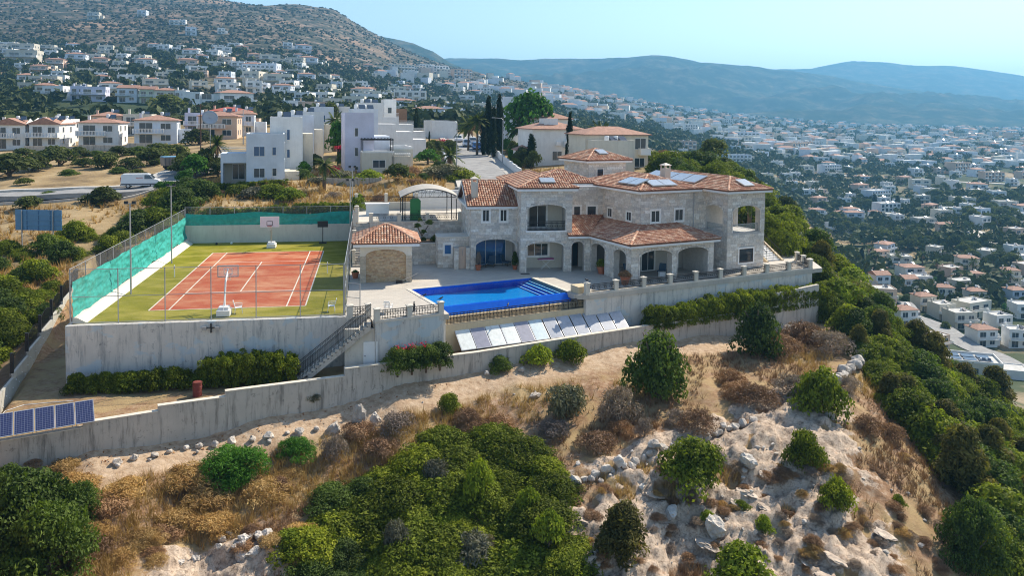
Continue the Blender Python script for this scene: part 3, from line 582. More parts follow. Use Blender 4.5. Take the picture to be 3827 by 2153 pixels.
o = MB().box(5.13, 5.43, 0.36, 2.6, -4.2, -0.05, WF).build('retaining_wall', RETAIN); tag(o, 'short white return wall between the deck and the pool ledge', 'retaining wall')
fr = Fr(14.2, -4.2, 12); balustrade('tiny balustrade with two pillars between the court gate and stair', fr, [0.15, 1.45], -0.04, -4.2)
t = thingw('pool_railing', 'long black iron railing below the infinity edge of the pool', 'railing', tuple(PF(0, -1.2, -1.1)))
for k in range(7): railing(t, PF, 0.05+k*1.78, 0.05+(k+1)*1.78-0.04, -1.11, 0.78, v=-1.2, name='railing_panel')
# outside stair
t = thingw('outside_stair', 'concrete stair with white-edged steps and iron handrails below the deck', 'stair', (15.9, -5.0, -4.0))
N = 19; x1, x0, zb = 15.75, 10.75, -4.0
for k in range(N):
    xa = x0 + (x1-x0)*k/N; za = zb + (0.0-zb)*(k+1)/N
    s = MB().box(xa, xa+(x1-x0)/N+0.02, -5.75, -4.45, za-0.19, za-0.0, None).build('step', CONC, t)
    MB().box(xa+0.02, xa+0.15, -5.5, -4.75, za+0.001, za+0.008).build('worn_tread', CONC_TOP, s)
MB().hexa([(x0,-5.75,zb-.5),(x0+.9,-5.75,zb-.5),(x0+.9,-4.45,zb-.5),(x0,-4.45,zb-.5),(x0,-5.75,zb+.03),(x0+.9,-5.75,zb+.72),(x0+.9,-4.45,zb+.72),(x0,-4.45,zb+.03)]).build('stair_foot', CONC, t)
MB().hexa([(x0+.9,-5.74,zb+.28),(x1,-5.74,-.45),(x1,-4.46,-.45),(x0+.9,-4.46,zb+.28),(x0+.9,-5.74,zb+.60),(x1,-5.74,-.08),(x1,-4.46,-.08),(x0+.9,-4.46,zb+.60)]).build('stair_slab', CONC, t)
for yv in (-5.70, -4.50):
    m = MB(); sl = (0-zb)/(x1-x0)
    for q in (0.95, 0.84, 0.12): m.tube([(x0, yv, zb+q+.15), (x1, yv, q+.15)], 0.022 if q > 0.9 else 0.012, 5)
    for k in range(45):
        x = x0 + (x1-x0)*k/44; z = zb + sl*(x-x0); m.box(x-.008, x+.008, yv-.008, yv+.008, z+.12, z+1.1)
    m.build('handrail', IRON, t)
SW = plaster('stair_wall_paint', (0.62, 0.58, 0.50), (0.35, 0.31, 0.26), 0.4)
m = MB(); m.box(14.0, 16.3, -5.35, -5.0, -4.4, -0.45); o = m.build('stair_wall', SW); tag(o, 'cream wall under the head of the outside stair', 'wall')
t = thing('metal_door', 'white louvred metal door in the wall under the stair head', 'door', (15.75, -5.42, -3.3)); MB().box(-0.48, 0.48, 0, 0.05, 0.0, 1.95).build('leaf', WHITE, t)
m = MB()
for k in range(24): m.box(-0.40, 0.40, -0.012, 0.0, 0.12+k*0.073, 0.16+k*0.073)
m.build('louvre', FRAMEW, t); MB().box(-0.42, -0.32, -0.05, -0.013, 0.95, 0.99).build('handle', IRON, t)
# low concrete wall with stepped top
_wa = math.degrees(math.atan(0.315)); LW = Fr(14.0, -7.0, _wa)
def on_low(px, py):
    d = ray(px, py); n = LW.v; tt = (n @ (LW.o - CAM))/(n @ d); p = CAM + tt*d; return float((p-LW.o) @ LW.u), float(p[2])
t = thingw('low_concrete_wall', 'long weathered concrete wall stepping down the slope below the plot', 'wall', tuple(LW.o))
segs = [((-160, 1136), (208, 1075)), ((208, 1064), (397, 1034)), ((397, 1021), (567, 998)), ((567, 984), (868, 946)), ((868, 927), (1200, 886)), ((1200, 886), (1480, 842)), ((1480, 842), (1850, 786)), ((1850, 790), (1956, 770))]
for a, b in segs:
    (ua, za), (ub, zb_) = on_low(*a), on_low(*b)
    s = MB().prism_uz([(ua, -7.0), (ub-.004, -7.0), (ub-.004, zb_-.05), (ua, za-.05)], -0.02, 0.30, LW).build('wall_section', CONC, t)
    MB().prism_uz([(ua, za-.05), (ub-.004, zb_-.05), (ub-.004, zb_), (ua, za)], -0.05, 0.33, LW).build('coping', CONC_TOP, s)
(ua, za), (ub, zb_) = on_low(1956, 737), on_low(2060, 716)
m = MB(); m.prism_uz([(ua, -7), (ub, -7), (ub, zb_), (ua, za)], -0.02, 0.3, LW); o = m.build('garden_wall', plaster('cream_garden_wall', (0.58, 0.53, 0.45), (0.22, 0.2, 0.17), 0.6)); tag(o, 'cream end wall above the scrub at the far end of the long hedge', 'wall')
# side wall with iron fence on the alley left of the court
SF = Fr(-6.15, -11.5, 99.5); t = thingw('boundary_wall', 'pale boundary wall with weep holes and arched iron fence beside the alley', 'wall', tuple(SF.o))
ALLEY = plaster('alley_wall', (0.52, 0.50, 0.44), (0.33, 0.29, 0.22), 0.4)
for k in range(8):
    ztop = -3.65 + 0.27*k; a, b = k*4.1, (k+1)*4.1
    s = MB().box(a, b-.004, 0, 0.25, -6.5, ztop, SF).build('wall_section', ALLEY, t); MB().box(a+.02, a+.2, 0.02, .22, ztop, ztop+1.35, SF).build('post', IRON, s)
    m = MB(); n = 28
    for q in range(n):
        u = a+.2+(4.1-.2)*q/n; hh = 0.95+0.38*math.sin(math.pi*q/n); m.box(u-.008, u+.008, .11, .127, ztop+.05, ztop+hh, SF)
    m.tube([(a+.2+3.9*q/14, .12, ztop+.93+.38*math.sin(math.pi*q/14)) for q in range(15)], .014, 5, SF); m.tube([(a+.2, .12, ztop+.12), (b, .12, ztop+.12)], .014, 5, SF); m.build('iron_panel', IRON, s)
    m = MB()
    for q in range(5): m.lathe([(0, 0), (.045, 0), (.045, .05), (0, .05)], 6, Fr(*SF(a+.5+.8*q, -0.02, ztop-.5-.35*(q % 2))[:2], 0, ztop-.6-.4*(q % 2)))
    m.build('weep_hole', WHITE, s)
# ------------------------------------------------------------------ solar collectors on the bank, photovoltaic panels by the low wall
def c6(x, y): return ((1240+x*1200/2576)/PXS, (1000+y*1200/2576)/PXS)
BL, BR, TL, TR = atz(*c6(1040, 668), -2.72), atz(*c6(2390, 482), -2.72), atz(*c6(965, 460), -1.30), atz(*c6(2305, 293), -1.30)
TR = BR + (TL-BL)
def collector_mat(name, c, r):
    m, nt, b = newmat(name); b.inputs['Roughness'].default_value = r; b.inputs['Specular IOR Level'].default_value = 0.7; b.inputs['Coat Weight'].default_value = 0.6; b.inputs['Coat Roughness'].default_value = 0.15
    v = coords(nt); c = np.array(c); setc(nt, b, ramp(nt, noise(nt, v, 3.0, 6, 0.7), [(0.3, tuple(c*0.8)), (0.7, tuple(np.minimum(c*1.15, 1)))])); return m
CW, CV, CP, CGg = collector_mat('fogged_white_glass', (0.62, 0.65, 0.62), 0.35), collector_mat('violet_grey_glass', (0.22, 0.22, 0.28), 0.3), collector_mat('pale_cyan_glass', (0.50, 0.60, 0.62), 0.3), collector_mat('silver_grey_glass', (0.33, 0.35, 0.39), 0.25)
ALU = simple('aluminium', (0.55, 0.56, 0.58), 0.35, 0.05, metal=0.6)
kinds = [(CW, 'fogged white', 'white'), (CV, 'violet grey', 'v'), (CW, 'fogged white', 'white'), (CW, 'fogged white', 'white'), (CV, 'violet grey', 'v'), (CP, 'pale cyan', 'c')] + [(CGg, 'silver grey', 'g')]*6
lab = {0: 'fogged white solar collector at the end of the row by the red oleander', 1: 'violet grey solar collector second from the oleander end of the row', 2: 'fogged white solar collector right after the first violet grey one', 3: 'fogged white solar collector right before the second violet grey one', 4: 'violet grey solar collector next to the pale cyan one', 5: 'pale cyan solar collector in the middle of the row on the bank'}
nrm = np.cross(BR-BL, TL-BL); nrm /= np.linalg.norm(nrm); dn = -nrm
for k, (mt, _, _) in enumerate(kinds):
    a, b = k/12 + 0.002 + (0.004 if k >= 6 else 0), (k+1)/12 - 0.002
    P = lambda s, r, o=0.0: BL + (BR-BL)*s + (TL-BL)*r + nrm*o
    t = thing('solar_collector', lab.get(k, 'silver grey solar collector in the plain half of the row on the bank'), 'solar panel', tuple(P((a+b)/2, 0)), 0, 'solar collectors on the bank'); O = P((a+b)/2, 0)
    MB().hexa([p-O for p in (P(a, 0, -.09), P(b, 0, -.09), P(b, 1, -.09), P(a, 1, -.09), P(a, 0, 0), P(b, 0, 0), P(b, 1, 0), P(a, 1, 0))]).build('frame', ALU, t)
    e = 0.003
    MB().hexa([p-O for p in (P(a+e, .015, 0.001), P(b-e, .015, 0.001), P(b-e, .985, 0.001), P(a+e, .985, 0.001), P(a+e, .015, .012), P(b-e, .015, .012), P(b-e, .985, .012), P(a+e, .985, .012))]).build('glass', mt, t)
    m = MB()
    for s in (a+.01, b-.01):
        q = P(s, .95, -.1)-O; m.tube([q, (q[0], q[1], -0.75)], .025, 5); q = P(s, .03, -.1)-O; m.tube([q, (q[0], q[1], -0.75)], .025, 5)
    m.build('stand', STEEL, t)
def pv_mat():
    m, nt, b = newmat('photovoltaic_cells'); b.inputs['Roughness'].default_value = 0.45; b.inputs['Specular IOR Level'].default_value = 0.25
    v = nt.nodes.new('ShaderNodeTexCoord').outputs['UV']; br = _n(nt, 'ShaderNodeTexBrick', Scale=1.0); br.offset = 0.0; br.inputs['Brick Width'].default_value = 0.13; br.inputs['Row Height'].default_value = 0.13; br.inputs['Mortar Size'].default_value = 0.006
    br.inputs['Color1'].default_value = (0.010, 0.018, 0.07, 1); br.inputs['Color2'].default_value = (0.014, 0.024, 0.09, 1); br.inputs['Mortar'].default_value = (0.16, 0.18, 0.24, 1)
    tc = nt.nodes.new('ShaderNodeTexCoord'); nt.links.new(tc.outputs['Object'], br.inputs['Vector']); setc(nt, b, br.outputs['Color']); return m
PV = pv_mat()
def d_(x, y): return ((x*1300/2576)/PXS, (1050+y*1300/2576)/PXS)
pa, pb = atz(*d_(0, 1160), -3.55), atz(*d_(705, 1040), -3.55); du = (pb-pa)/4.62; ang = math.atan2(du[1], du[0]); wpan = np.linalg.norm(du)
for k in range(-1, 5):
    p = pa + du*(k-0.38); t = thing('photovoltaic_panel', 'dark blue photovoltaic panel tilted in the row on the low concrete wall', 'solar panel', tuple(p), ang, 'photovoltaic panels on the low concrete wall'); T = math.radians(32)
    a = MB().box(0.02, wpan-0.02, 0, 1.62, -0.04, -0.002).build('frame', ALU, t); a.rotation_euler = (T, 0, 0)
    c = MB().box(0.05, wpan-0.05, 0.04, 1.58, 0.0, 0.006).build('cells', PV, t); c.rotation_euler = (T, 0, 0)
    m = MB(); m.tube([(0.1, 1.3, 0.75), (0.1, 1.35, -0.7)], .02, 5); m.tube([(wpan-.1, 1.3, 0.75), (wpan-.1, 1.35, -0.7)], .02, 5); m.build('stand', STEEL, t)
# red barrel, hose
RUST = pieces_mat('rusty_red_drum', [(0.16, 0.03, 0.022), (0.22, 0.045, 0.03)], 0.7, 3.0, 0.4)
p = np.array([4.65, -6.55, -4.15]); t = thing('oil_drum', 'rusty red oil drum on the bare ground below the oleander hedge', 'barrel', tuple(p))
MB().lathe([(0.0, 0.0), (.29, 0.0), (.30, .03), (.29, .06), (.29, .33), (.305, .35), (.29, .37), (.29, .62), (.305, .64), (.29, .66), (.29, .92), (.30, .95), (.27, .95), (.26, .6), (0, .6)], 18).build('drum', RUST, t)
MB().lathe([(.30, .87), (.31, .89), (.31, .93), (.30, .95)], 18).build('rim', RUST, t)
hp = [(-6.9, -9.4), (-6.3, -7.6), (-5.6, -6.7), (-4.2, -6.5), (-2.9, -6.3)]
o = MB().tube([(x, y, hz(x, y)+.03) for x, y in hp], 0.02, 6).build('garden_hose', WHITE); tag(o, 'pale hose lying across the shaded alley ground', 'hose')
# ------------------------------------------------------------------ stone walls and tiled roofs
UNIT_BLOCKS = {}
def unit_block(mat):
    if mat.name not in UNIT_BLOCKS:
        L = []
        for k in range(8):
            m = MB(); m.rnd = (k+0.5)/8; m.box(-.5, .5, -.5, .5, -.5, .5); L.append(m.mesh('stone_block', mat))
        UNIT_BLOCKS[mat.name] = L
    return random.choice(UNIT_BLOCKS[mat.name])
def arch_top(o, u):
    if o[0] == 'rect': return o[4]
    uc, hw = (o[1]+o[2])/2, (o[2]-o[1])/2; t = min(1.0, abs(u-uc)/hw); return o[4] + (o[5]-o[4])*math.sqrt(max(0, 1-t*t))
def wall_core(m, fr, u0, u1, z0, z1, th, ops):
    br = {u0, u1}
    for o in ops:
        br |= {o[1], o[2]}
        if o[0] == 'arch':
            for k in range(1, 14): br.add((o[1]+o[2])/2 - (o[2]-o[1])/2*math.cos(math.pi*k/14))
    br = sorted(b for b in br if u0-1e-6 <= b <= u1+1e-6)
    for a, b in zip(br[:-1], br[1:]):
        if b-a < 1e-4: continue
        c = (a+b)/2; act = sorted([o for o in ops if o[1] < c < o[2]], key=lambda o: o[3]); lo_a = lo_b = z0
        for o in act:
            if o[3] > min(lo_a, lo_b) + 1e-3: m.prism_uz([(a, lo_a), (b, lo_b), (b, o[3]), (a, o[3])], 0, th, fr)
            lo_a, lo_b = arch_top(o, a), arch_top(o, b)
        if z1 > max(lo_a, lo_b) + 1e-3: m.prism_uz([(a, lo_a), (b, lo_b), (b, z1), (a, z1)], 0, th, fr)
def stone_wall(parent, fr, u0, u1, z0, z1, th, ops=(), indiv=0, mat=None, core=None, ch=0.29, bl=(0.38, 0.78), name='wall', ring_st=True, stuff='stone_facing'):
    mat = mat or STONE; m = MB(); wall_core(m, fr, u0, u1, z0, z1, th, ops); w = m.build(name, core or MORTAR, parent)
    sm = MB(); n = max(1, round((z1-z0)/ch)); ch = (z1-z0)/n; cnt = 0
    for k in range(n):
        za, zb = z0+k*ch, z0+(k+1)*ch; seg = [(u0, u1)]
        for o in ops:
            if zb <= o[3]+.01: continue
            zt = o[4] if o[0] == 'rect' else o[5]
            if za >= zt-.01: continue
            a, b = o[1], o[2]
            if o[0] == 'arch' and za > o[4]:
                hw = (b-a)/2*math.sqrt(max(0, 1-((za-o[4])/(o[5]-o[4]))**2)); c = (a+b)/2; a, b = c-hw, c+hw
            if o[0] == 'arch' and ring_st: a -= 0.13; b += 0.13
            ns = []
            for s in seg:
                if b <= s[0] or a >= s[1]: ns.append(s)
                else:
                    if a > s[0]+.05: ns.append((s[0], a))
                    if b < s[1]-.05: ns.append((b, s[1]))
            seg = ns
        for a, b in seg:
            u = a
            while u < b-.03:
                l = random.uniform(*bl)
                if b-u-l < bl[0]*0.6: l = b-u
                p = random.uniform(.012, .038); g = .008; x0, x1, y0, y1 = u+g, u+l-g, -p, .015
                if cnt < indiv:
                    o_ = bpy.data.objects.new('stone_block', unit_block(mat)); c = fr((x0+x1)/2, (y0+y1)/2, (za+zb)/2); o_.location = c; o_.rotation_euler = (0, 0, fr.a); o_.scale = (x1-x0, y1-y0, zb-za-2*g); link(o_, w); cnt += 1
                else: sm.box(x0, x1, y0, y1, za+g, zb-g, fr)
                u += l
    for o in ops:
        if o[0] != 'arch' or not ring_st: continue
        uc, hw, zs, rh = (o[1]+o[2])/2, (o[2]-o[1])/2, o[4], o[5]-o[4]; N = 15
        for k in range(N):
            t0, t1 = math.pi*k/N+.01, math.pi*(k+1)/N-.01; q = []
            for t, e in ((t0, 0), (t1, 0), (t1, .15), (t0, .15)): q.append((uc-(hw+e)*math.cos(t), zs+(rh+e)*math.sin(t)))
            sm.prism_uz(q[::-1], -.045, .01, fr)
        for s in (-1, 1):
            z = o[3]
            while z < zs-.02:
                zt = min(zs, z+.27); a = uc+s*hw; sm.box(min(a, a+s*.13), max(a, a+s*.13), -.045, .01, z+.006, zt-.006, fr); z = zt
    if sm.n:
        f = sm.build(stuff, mat, w); f['kind'] = 'stuff'
    return w
def tile_proto(mat):
    key = 'tile'+mat.name
    if key not in UNIT_BLOCKS:
        L = []
        for k in range(8):
            m = MB(); m.rnd = (k+.5)/8; m.add(*_tile(0.38)); L.append(m.mesh('roof_tile', mat))
        UNIT_BLOCKS[key] = L
    return random.choice(UNIT_BLOCKS[key])
def _tile(l, r=0.105):
    V = []
    for y, rr, z in ((0, r, .035), (l, r*0.82, .0)):
        for k in range(5): t = math.pi*k/4; V.append((rr*math.cos(t), y, rr*0.75*math.sin(t)+z))
    return V, [(k, k+5, k+6, k+1) for k in range(4)] + [(0, 1, 2, 3, 4)]
def tile_slope(parent, P, bed_mat, tmat, indiv=0, sp=0.23, tl=0.34):
    """P: slope polygon, first edge = eave (left to right seen from outside)"""
    P = [np.asarray(p, float) for p in P]; e = P[1]-P[0]; L = np.linalg.norm(e); e /= L
    nrm = np.cross(P[1]-P[0], P[2]-P[0]); nrm /= np.linalg.norm(nrm); nrm = nrm if nrm[2] > 0 else -nrm; s = np.cross(nrm, e)
    Q = [((p-P[0]) @ e, (p-P[0]) @ s) for p in P]
    if max(q[1] for q in Q) < 0: s = -s; Q = [(a, -b) for a, b in Q]
    m = MB(); n = len(P); V = P + [p - nrm*.10 for p in P]
    m.add(V, [tuple(range(n)), tuple(range(2*n-1, n-1, -1))] + [(i, (i+1) % n, n+(i+1) % n, n+i) for i in range(n)]); roof = m.build('roof_slope', bed_mat, parent)
    x = np.cross(s, nrm); R = np.stack([x, s, nrm], 1); umin = min(q[0] for q in Q); umax = max(q[0] for q in Q); cols = int((umax-umin)/sp); cnt = 0; TV, TF, TR = [], [], []; base_v, base_f = _tile(tl+.05); base_v = np.array(base_v); k = 0
    for c in range(cols):
        a = umin + (c+.5)*(umax-umin)/cols; ts = []
        for i in range(n):
            (x0, y0), (x1, y1) = Q[i], Q[(i+1) % n]
            if (x0-a)*(x1-a) < 0: ts.append(y0 + (y1-y0)*(a-x0)/(x1-x0))
        if len(ts) < 2: continue
        t, t1 = min(ts)-(.05 if min(ts) < .01 else 0), max(ts)
        while t < t1-.08:
            o3 = P[0] + e*a + s*t + nrm*.012
            if cnt < indiv:
                ob = bpy.data.objects.new('roof_tile', tile_proto(tmat)); M4 = Matrix([[*R[i], o3[i]] for i in range(3)] + [[0, 0, 0, 1]]); ob.matrix_world = M4; link(ob, roof); ob.matrix_parent_inverse = Matrix(); ob.matrix_local = M4; cnt += 1
            else:
                sc = min(1.0, (t1-t)/tl+.1); bv = base_v*np.array([1, sc, 1]); TV.append(o3 + bv @ R.T); TF += [[i+k for i in f] for f in base_f]; TR += [random.random()]*len(base_f); k += len(base_v)
            t += tl
    if TV:
        mm = MB(); mm.V = TV; mm.F = TF; mm.R = TR; mm.M = [0]*len(TF); mm.n = k; f = mm.build('tile_covering', tmat, roof); f['kind'] = 'stuff'
    return roof
def ridge(parent, a, b, tmat, r=.13):
    a, b = np.asarray(a, float), np.asarray(b, float); L = np.linalg.norm(b-a); n = max(1, int(L/.36)); d = (b-a)/L; m = MB(); x = np.cross(d, (0, 0, 1)); x /= np.linalg.norm(x); up = np.cross(x, d)
    for k in range(n):
        p0, p1 = a + d*L*k/n, a + d*(L*(k+1)/n+.04); V = []
        for p, rr in ((p0, r), (p1, r*.85)):
            for q in range(6): t = math.pi*q/5; V.append(p + x*rr*math.cos(t)*1.0 + up*(rr*.8*math.sin(t)+.03))
        m.rnd = random.random(); m.add(V, [(q, q+1, q+7, q+6) for q in range(5)] + [(0, 6, 11, 5)])
    return m.build('ridge_cap', tmat, parent)
def hip_roof(parent, fr, u0, u1, v0, v1, ze, zr, along='v', indiv=0, skip=(), fasc=True, gable=(), tmat=None, sp=.23):
    tmat = tmat or TILE; r = MB(); root = None
    if along == 'v':
        h = (u1-u0)/2; A = ((u0+u1)/2, v0+(0 if 'S' in gable else h)); B = ((u0+u1)/2, v1-(0 if 'N' in gable else h))
    else:
        h = (v1-v0)/2; A = (u0+(0 if 'W' in gable else h), (v0+v1)/2); B = (u1-(0 if 'E' in gable else h), (v0+v1)/2)
    c = {'SW': fr(u0, v0, ze), 'SE': fr(u1, v0, ze), 'NE': fr(u1, v1, ze), 'NW': fr(u0, v1, ze), 'A': fr(*A, zr), 'B': fr(*B, zr)}
    fas = MB(); t = .05; zb, zt = ze-.30, ze-.085
    for a in ((u0+.06, u1-.06, v0+.06, v0+.12), (u0+.06, u1-.06, v1-.12, v1-.06), (u0+.06, u0+.12, v0+.12, v1-.12), (u1-.12, u1-.06, v0+.12, v1-.12)): fas.box(*a, zb, zt, fr)
    fas.box(u0+.13, u1-.13, v0+.13, v1-.13, zb+.02, zt-.02, fr); root = fas.build('fascia', WHITE, parent) if fasc else parent
    S = {'S': ['SW', 'SE', 'A'] if along == 'v' else ['SW', 'SE', 'B', 'A'], 'N': ['NE', 'NW', 'B'] if along == 'v' else ['NE', 'NW', 'A', 'B'],
         'W': ['NW', 'SW', 'A', 'B'] if along == 'v' else ['NW', 'SW', 'A'], 'E': ['SE', 'NE', 'B', 'A'] if along == 'v' else ['SE', 'NE', 'B']}
    for k in 'SEWN':
        if k in skip or k in gable: continue
        tile_slope(parent, [c[x] for x in S[k]], TILE_BED, tmat, indiv if k == 'S' else 0, sp)
    ridge(parent, c['A'], c['B'], tmat) if np.linalg.norm(c['A']-c['B']) > .3 else None
    for x, y, g in (('SW', 'A', 'SW'), ('SE', 'A' if along == 'v' else 'B', 'SE'), ('NW', 'B' if along == 'v' else 'A', 'NW'), ('NE', 'B', 'NE')):
        if not any(q in gable for q in g): ridge(parent, c[x], c[y], tmat)
    return c
def villa_window(parent, fr, u0, u1, z0, z1, trim=.13, split=1, frame=None, pane=None, off=0.0):
    """glazing recessed in a proud stone surround; off = wall face"""
    m = MB(); T = trim; y0, y1 = off-.07, off+.10
    if T: 
        for a in ((u0-T, u1+T, z1, z1+T), (u0-T, u1+T, z0-T, z0), (u0-T, u0, z0, z1), (u1, u1+T, z0, z1)): m.box(a[0], a[1], y0, y1, a[2], a[3], fr)
        w = m.build('window', STONE_T, parent)
    else: w = None
    m = MB(); f = .055; ya, yb = off-.03, off+.03
    for a in ((u0, u1, z1-f, z1), (u0, u1, z0, z0+f), (u0, u0+f, z0+f, z1-f), (u1-f, u1, z0+f, z1-f)): m.box(a[0], a[1], ya, yb, a[2], a[3], fr)
    for k in range(1, split+1):
        c = u0 + (u1-u0)*k/(split+1); m.box(c-f/2, c+f/2, ya, yb, z0+f, z1-f, fr)
    if w is None: w = m.build('window', frame or FRAMEW, parent)
    else: m.build('frame', frame or FRAMEW, w)
    MB().box(u0+.01, u1-.01, off-.012, off-.004, z0+.01, z1-.01, fr).build('pane', pane or PANE, w)
    return w
# ------------------------------------------------------------------ the stone villa
VILLA = thingw('stone_villa', 'large limestone villa with arcade, arched balconies and terracotta hip roofs', 'house', (36, 12, 0))
TRIMC = simple('interior_plaster', (0.50, 0.47, 0.42), 0.9, 0.08)  # plain grey-beige plaster of the inner walls and arcade ceiling
# projecting bay with arched balcony
MF = Fr(29.28, 10.35, 0)
stone_wall(VILLA, MF, 0, 4.85, 0, 7.5, .45, [('arch', .58, 4.10, 0, 2.25, 2.80), ('arch', .62, 4.22, 3.84, 5.72, 6.24)], 130)
stone_wall(VILLA, Fr(29.28, 12.25, -90), 0, 1.9, 0, 7.5, .45, [('arch', .3, 1.5, 0, 2.25, 2.7)], 0)
stone_wall(VILLA, Fr(34.13, 10.35, 90), 0.0, 4.8, 3.2, 7.5, .45, [], 0)
m = MB(); m.box(.45, 4.4, .45, 2.0, 3.45, 3.83, MF); m.build('balcony_floor', STONE_T, VILLA)
m = MB(); m.box(.45, 4.4, 1.9, 2.2, 0, 3.44, MF); m.box(.45, 4.4, 2.0, 2.3, 3.84, 7.4, MF); m.build('inner_wall', PLASTER_Y, VILLA)
m = MB(); m.box(0.0, 4.85, 2.3, 9.5, 0, 7.42, MF); m.build('rear_block', MORTAR, VILLA)
villa_window(VILLA, MF, 1.05, 3.05, 1.15, 2.35, .14, 2, off=1.9)
villa_window(VILLA, MF, 1.15, 2.85, 3.86, 5.95, .12, 1, off=2.0)
railing(VILLA, MF, .62, 4.22, 3.86, .80, v=.2, name='balcony_railing')
MB().box(.5, 4.35, -.08, .46, 3.70, 3.84, MF).build('balcony_sill', STONE_T, VILLA)
c = hip_roof(VILLA, MF, -.45, 5.35, -.5, 11.5, 7.82, 8.78, 'v', 120)
# wing with two small windows over an arch
LF = Fr(24.93, 12.25, 0)
stone_wall(VILLA, LF, 0, 4.35, 0, 5.85, .45, [('arch', .47, 4.22, 0, 2.13, 2.82), ('rect', 1.08, 1.73, 4.47, 5.6), ('rect', 2.75, 3.40, 4.47, 5.6)], 50)
stone_wall(VILLA, Fr(24.93, 20.0, -90), 0, 7.75, 0, 5.85, .4, [], 0)
m = MB(); m.prism_uz([(0, 5.85), (7.75, 5.85), (3.88, 7.75)], 0, .4, Fr(24.93, 20.0, -90)); m.build('gable', MORTAR, VILLA)
for u in (1.08, 2.75): villa_window(VILLA, LF, u, u+.65, 4.47, 5.6, .14, 1)
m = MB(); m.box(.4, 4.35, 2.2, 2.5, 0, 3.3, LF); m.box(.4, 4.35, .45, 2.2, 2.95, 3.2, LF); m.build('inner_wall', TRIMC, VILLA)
villa_window(VILLA, LF, .75, 3.7, .03, 2.45, 0, 2, pane=PANE_B, off=2.18)
c = hip_roof(VILLA, LF, -.45, 4.4, -.48, 8.2, 6.0, 8.0, 'u', 40, gable=('W', 'E'), fasc=True)
m = MB()
for s in ((-.48, 3.86), (8.2, 3.86)):
    m.add([LF(-.50, s[0], 5.72), LF(-.40, s[0], 5.72), LF(-.40, s[1], 7.72), LF(-.50, s[1], 7.72), LF(-.50, s[0], 5.92), LF(-.40, s[0], 5.92), LF(-.40, s[1], 7.92), LF(-.50, s[1], 7.92)], [(0,3,2,1),(4,5,6,7),(0,1,5,4),(1,2,6,5),(2,3,7,6),(3,0,4,7)])
m.build('barge_board', WHITE, VILLA)
def chimney(fr, u, v, z0, z1, w=.6):
    m = MB(); m.box(u-w/2, u+w/2, v-w/2, v+w/2, z0, z1, fr); ch = m.build('chimney', PLASTER_Y, VILLA)
    m = MB()
    for a in (-1, 1):
        for b in (-1, 1): m.box(u+a*(w/2-.06)-.05, u+a*(w/2-.06)+.05, v+b*(w/2-.06)-.05, v+b*(w/2-.06)+.05, z1, z1+.28, fr)
    e = w/2+.07; m.box(u-e, u+e, v-e, v+e, z1+.28, z1+.34, fr); m.hexa([(u-e,v-e,z1+.34),(u+e,v-e,z1+.34),(u+e,v+e,z1+.34),(u-e,v+e,z1+.34),(u-.03,v-.03,z1+.55),(u+.03,v-.03,z1+.55),(u+.03,v+.03,z1+.55),(u-.03,v+.03,z1+.55)], fr); m.build('chimney_cap', COPE, ch)
chimney(LF, .45, 1.1, 6.2, 8.1); 
# doorway bay and connecting wall
DF = Fr(34.14, 10.3, 0); stone_wall(VILLA, DF, 0, 1.75, 0, 3.15, .5, [('arch', -.03+.0, 1.18, 0, 2.25, 2.78)], 0)
m = MB(); m.box(0, 1.75, 2.2, 2.5, 0, 3.4, DF); m.build('inner_wall', TRIMC, VILLA); villa_window(VILLA, DF, .05, 1.2, .02, 2.3, 0, 1, FRAMEB, off=2.2)
CF = Fr(34.13, 15.2, 0); stone_wall(VILLA, CF, 0, 4.7, 3.6, 7.4, .4, [('rect', 1.42, 2.12, 4.45, 5.5), ('rect', 2.8, 3.75, 4.45, 5.5)], 0)
villa_window(VILLA, CF, 1.42, 2.12, 4.45, 5.5, .13, 0, pane=PANE); villa_window(VILLA, CF, 2.8, 3.75, 4.45, 5.5, .13, 0)
MB().box(-.1, 4.5, -.15, .5, 7.4, 7.52, CF).build('parapet', WHITE, VILLA)
c = hip_roof(VILLA, Fr(31.5, 15.6, 0), 0, 6.8, .3, 6.6, 7.75, 8.85, 'u', 0)
# upper wing, turned
WG = Fr(40.4, 9.3, BETA)
stone_wall(VILLA, WG, 0, 8.1, 3.4, 7.45, .45, [('rect', 1.22, 2.22, 4.55, 5.66), ('rect', 4.05, 5.05, 4.55, 5.66)], 0)
stone_wall(VILLA, WG.sub(0, 9, -90), 0, 9.0, 3.4, 7.45, .45, [('rect', 3.75, 4.45, 4.55, 5.42), ('rect', 6.85, 7.6, 4.55, 5.42)], 0)
villa_window(VILLA, WG, 1.22, 2.22, 4.55, 5.66, .14, 1); villa_window(VILLA, WG, 4.05, 5.05, 4.55, 5.66, .14, 1)
LFc = WG.sub(0, 9, -90); villa_window(VILLA, LFc, 3.75, 4.45, 4.55, 5.42, .1, 1); villa_window(VILLA, LFc, 6.85, 7.6, 4.55, 5.42, .1, 1)
m = MB(); m.box(.46, 11, .46, 13, 3.3, 7.4, WG); m.build('core', MORTAR, VILLA)
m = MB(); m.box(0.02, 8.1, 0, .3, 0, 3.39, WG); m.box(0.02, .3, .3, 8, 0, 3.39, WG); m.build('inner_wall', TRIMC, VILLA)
villa_window(VILLA, WG, .2, 1.7, .02, 2.4, .1, 1, off=0); villa_window(VILLA, WG, 3.3, 4.5, .02, 2.4, .1, 1, off=0); villa_window(VILLA, WG, 5.4, 6.9, .02, 2.4, .1, 2, off=0); villa_window(VILLA, LFc, 7.0, 8.7, .02, 2.3, .1, 1, off=0); villa_window(VILLA, LFc, 3.6, 5.6, .02, 2.3, .1, 1, off=0)
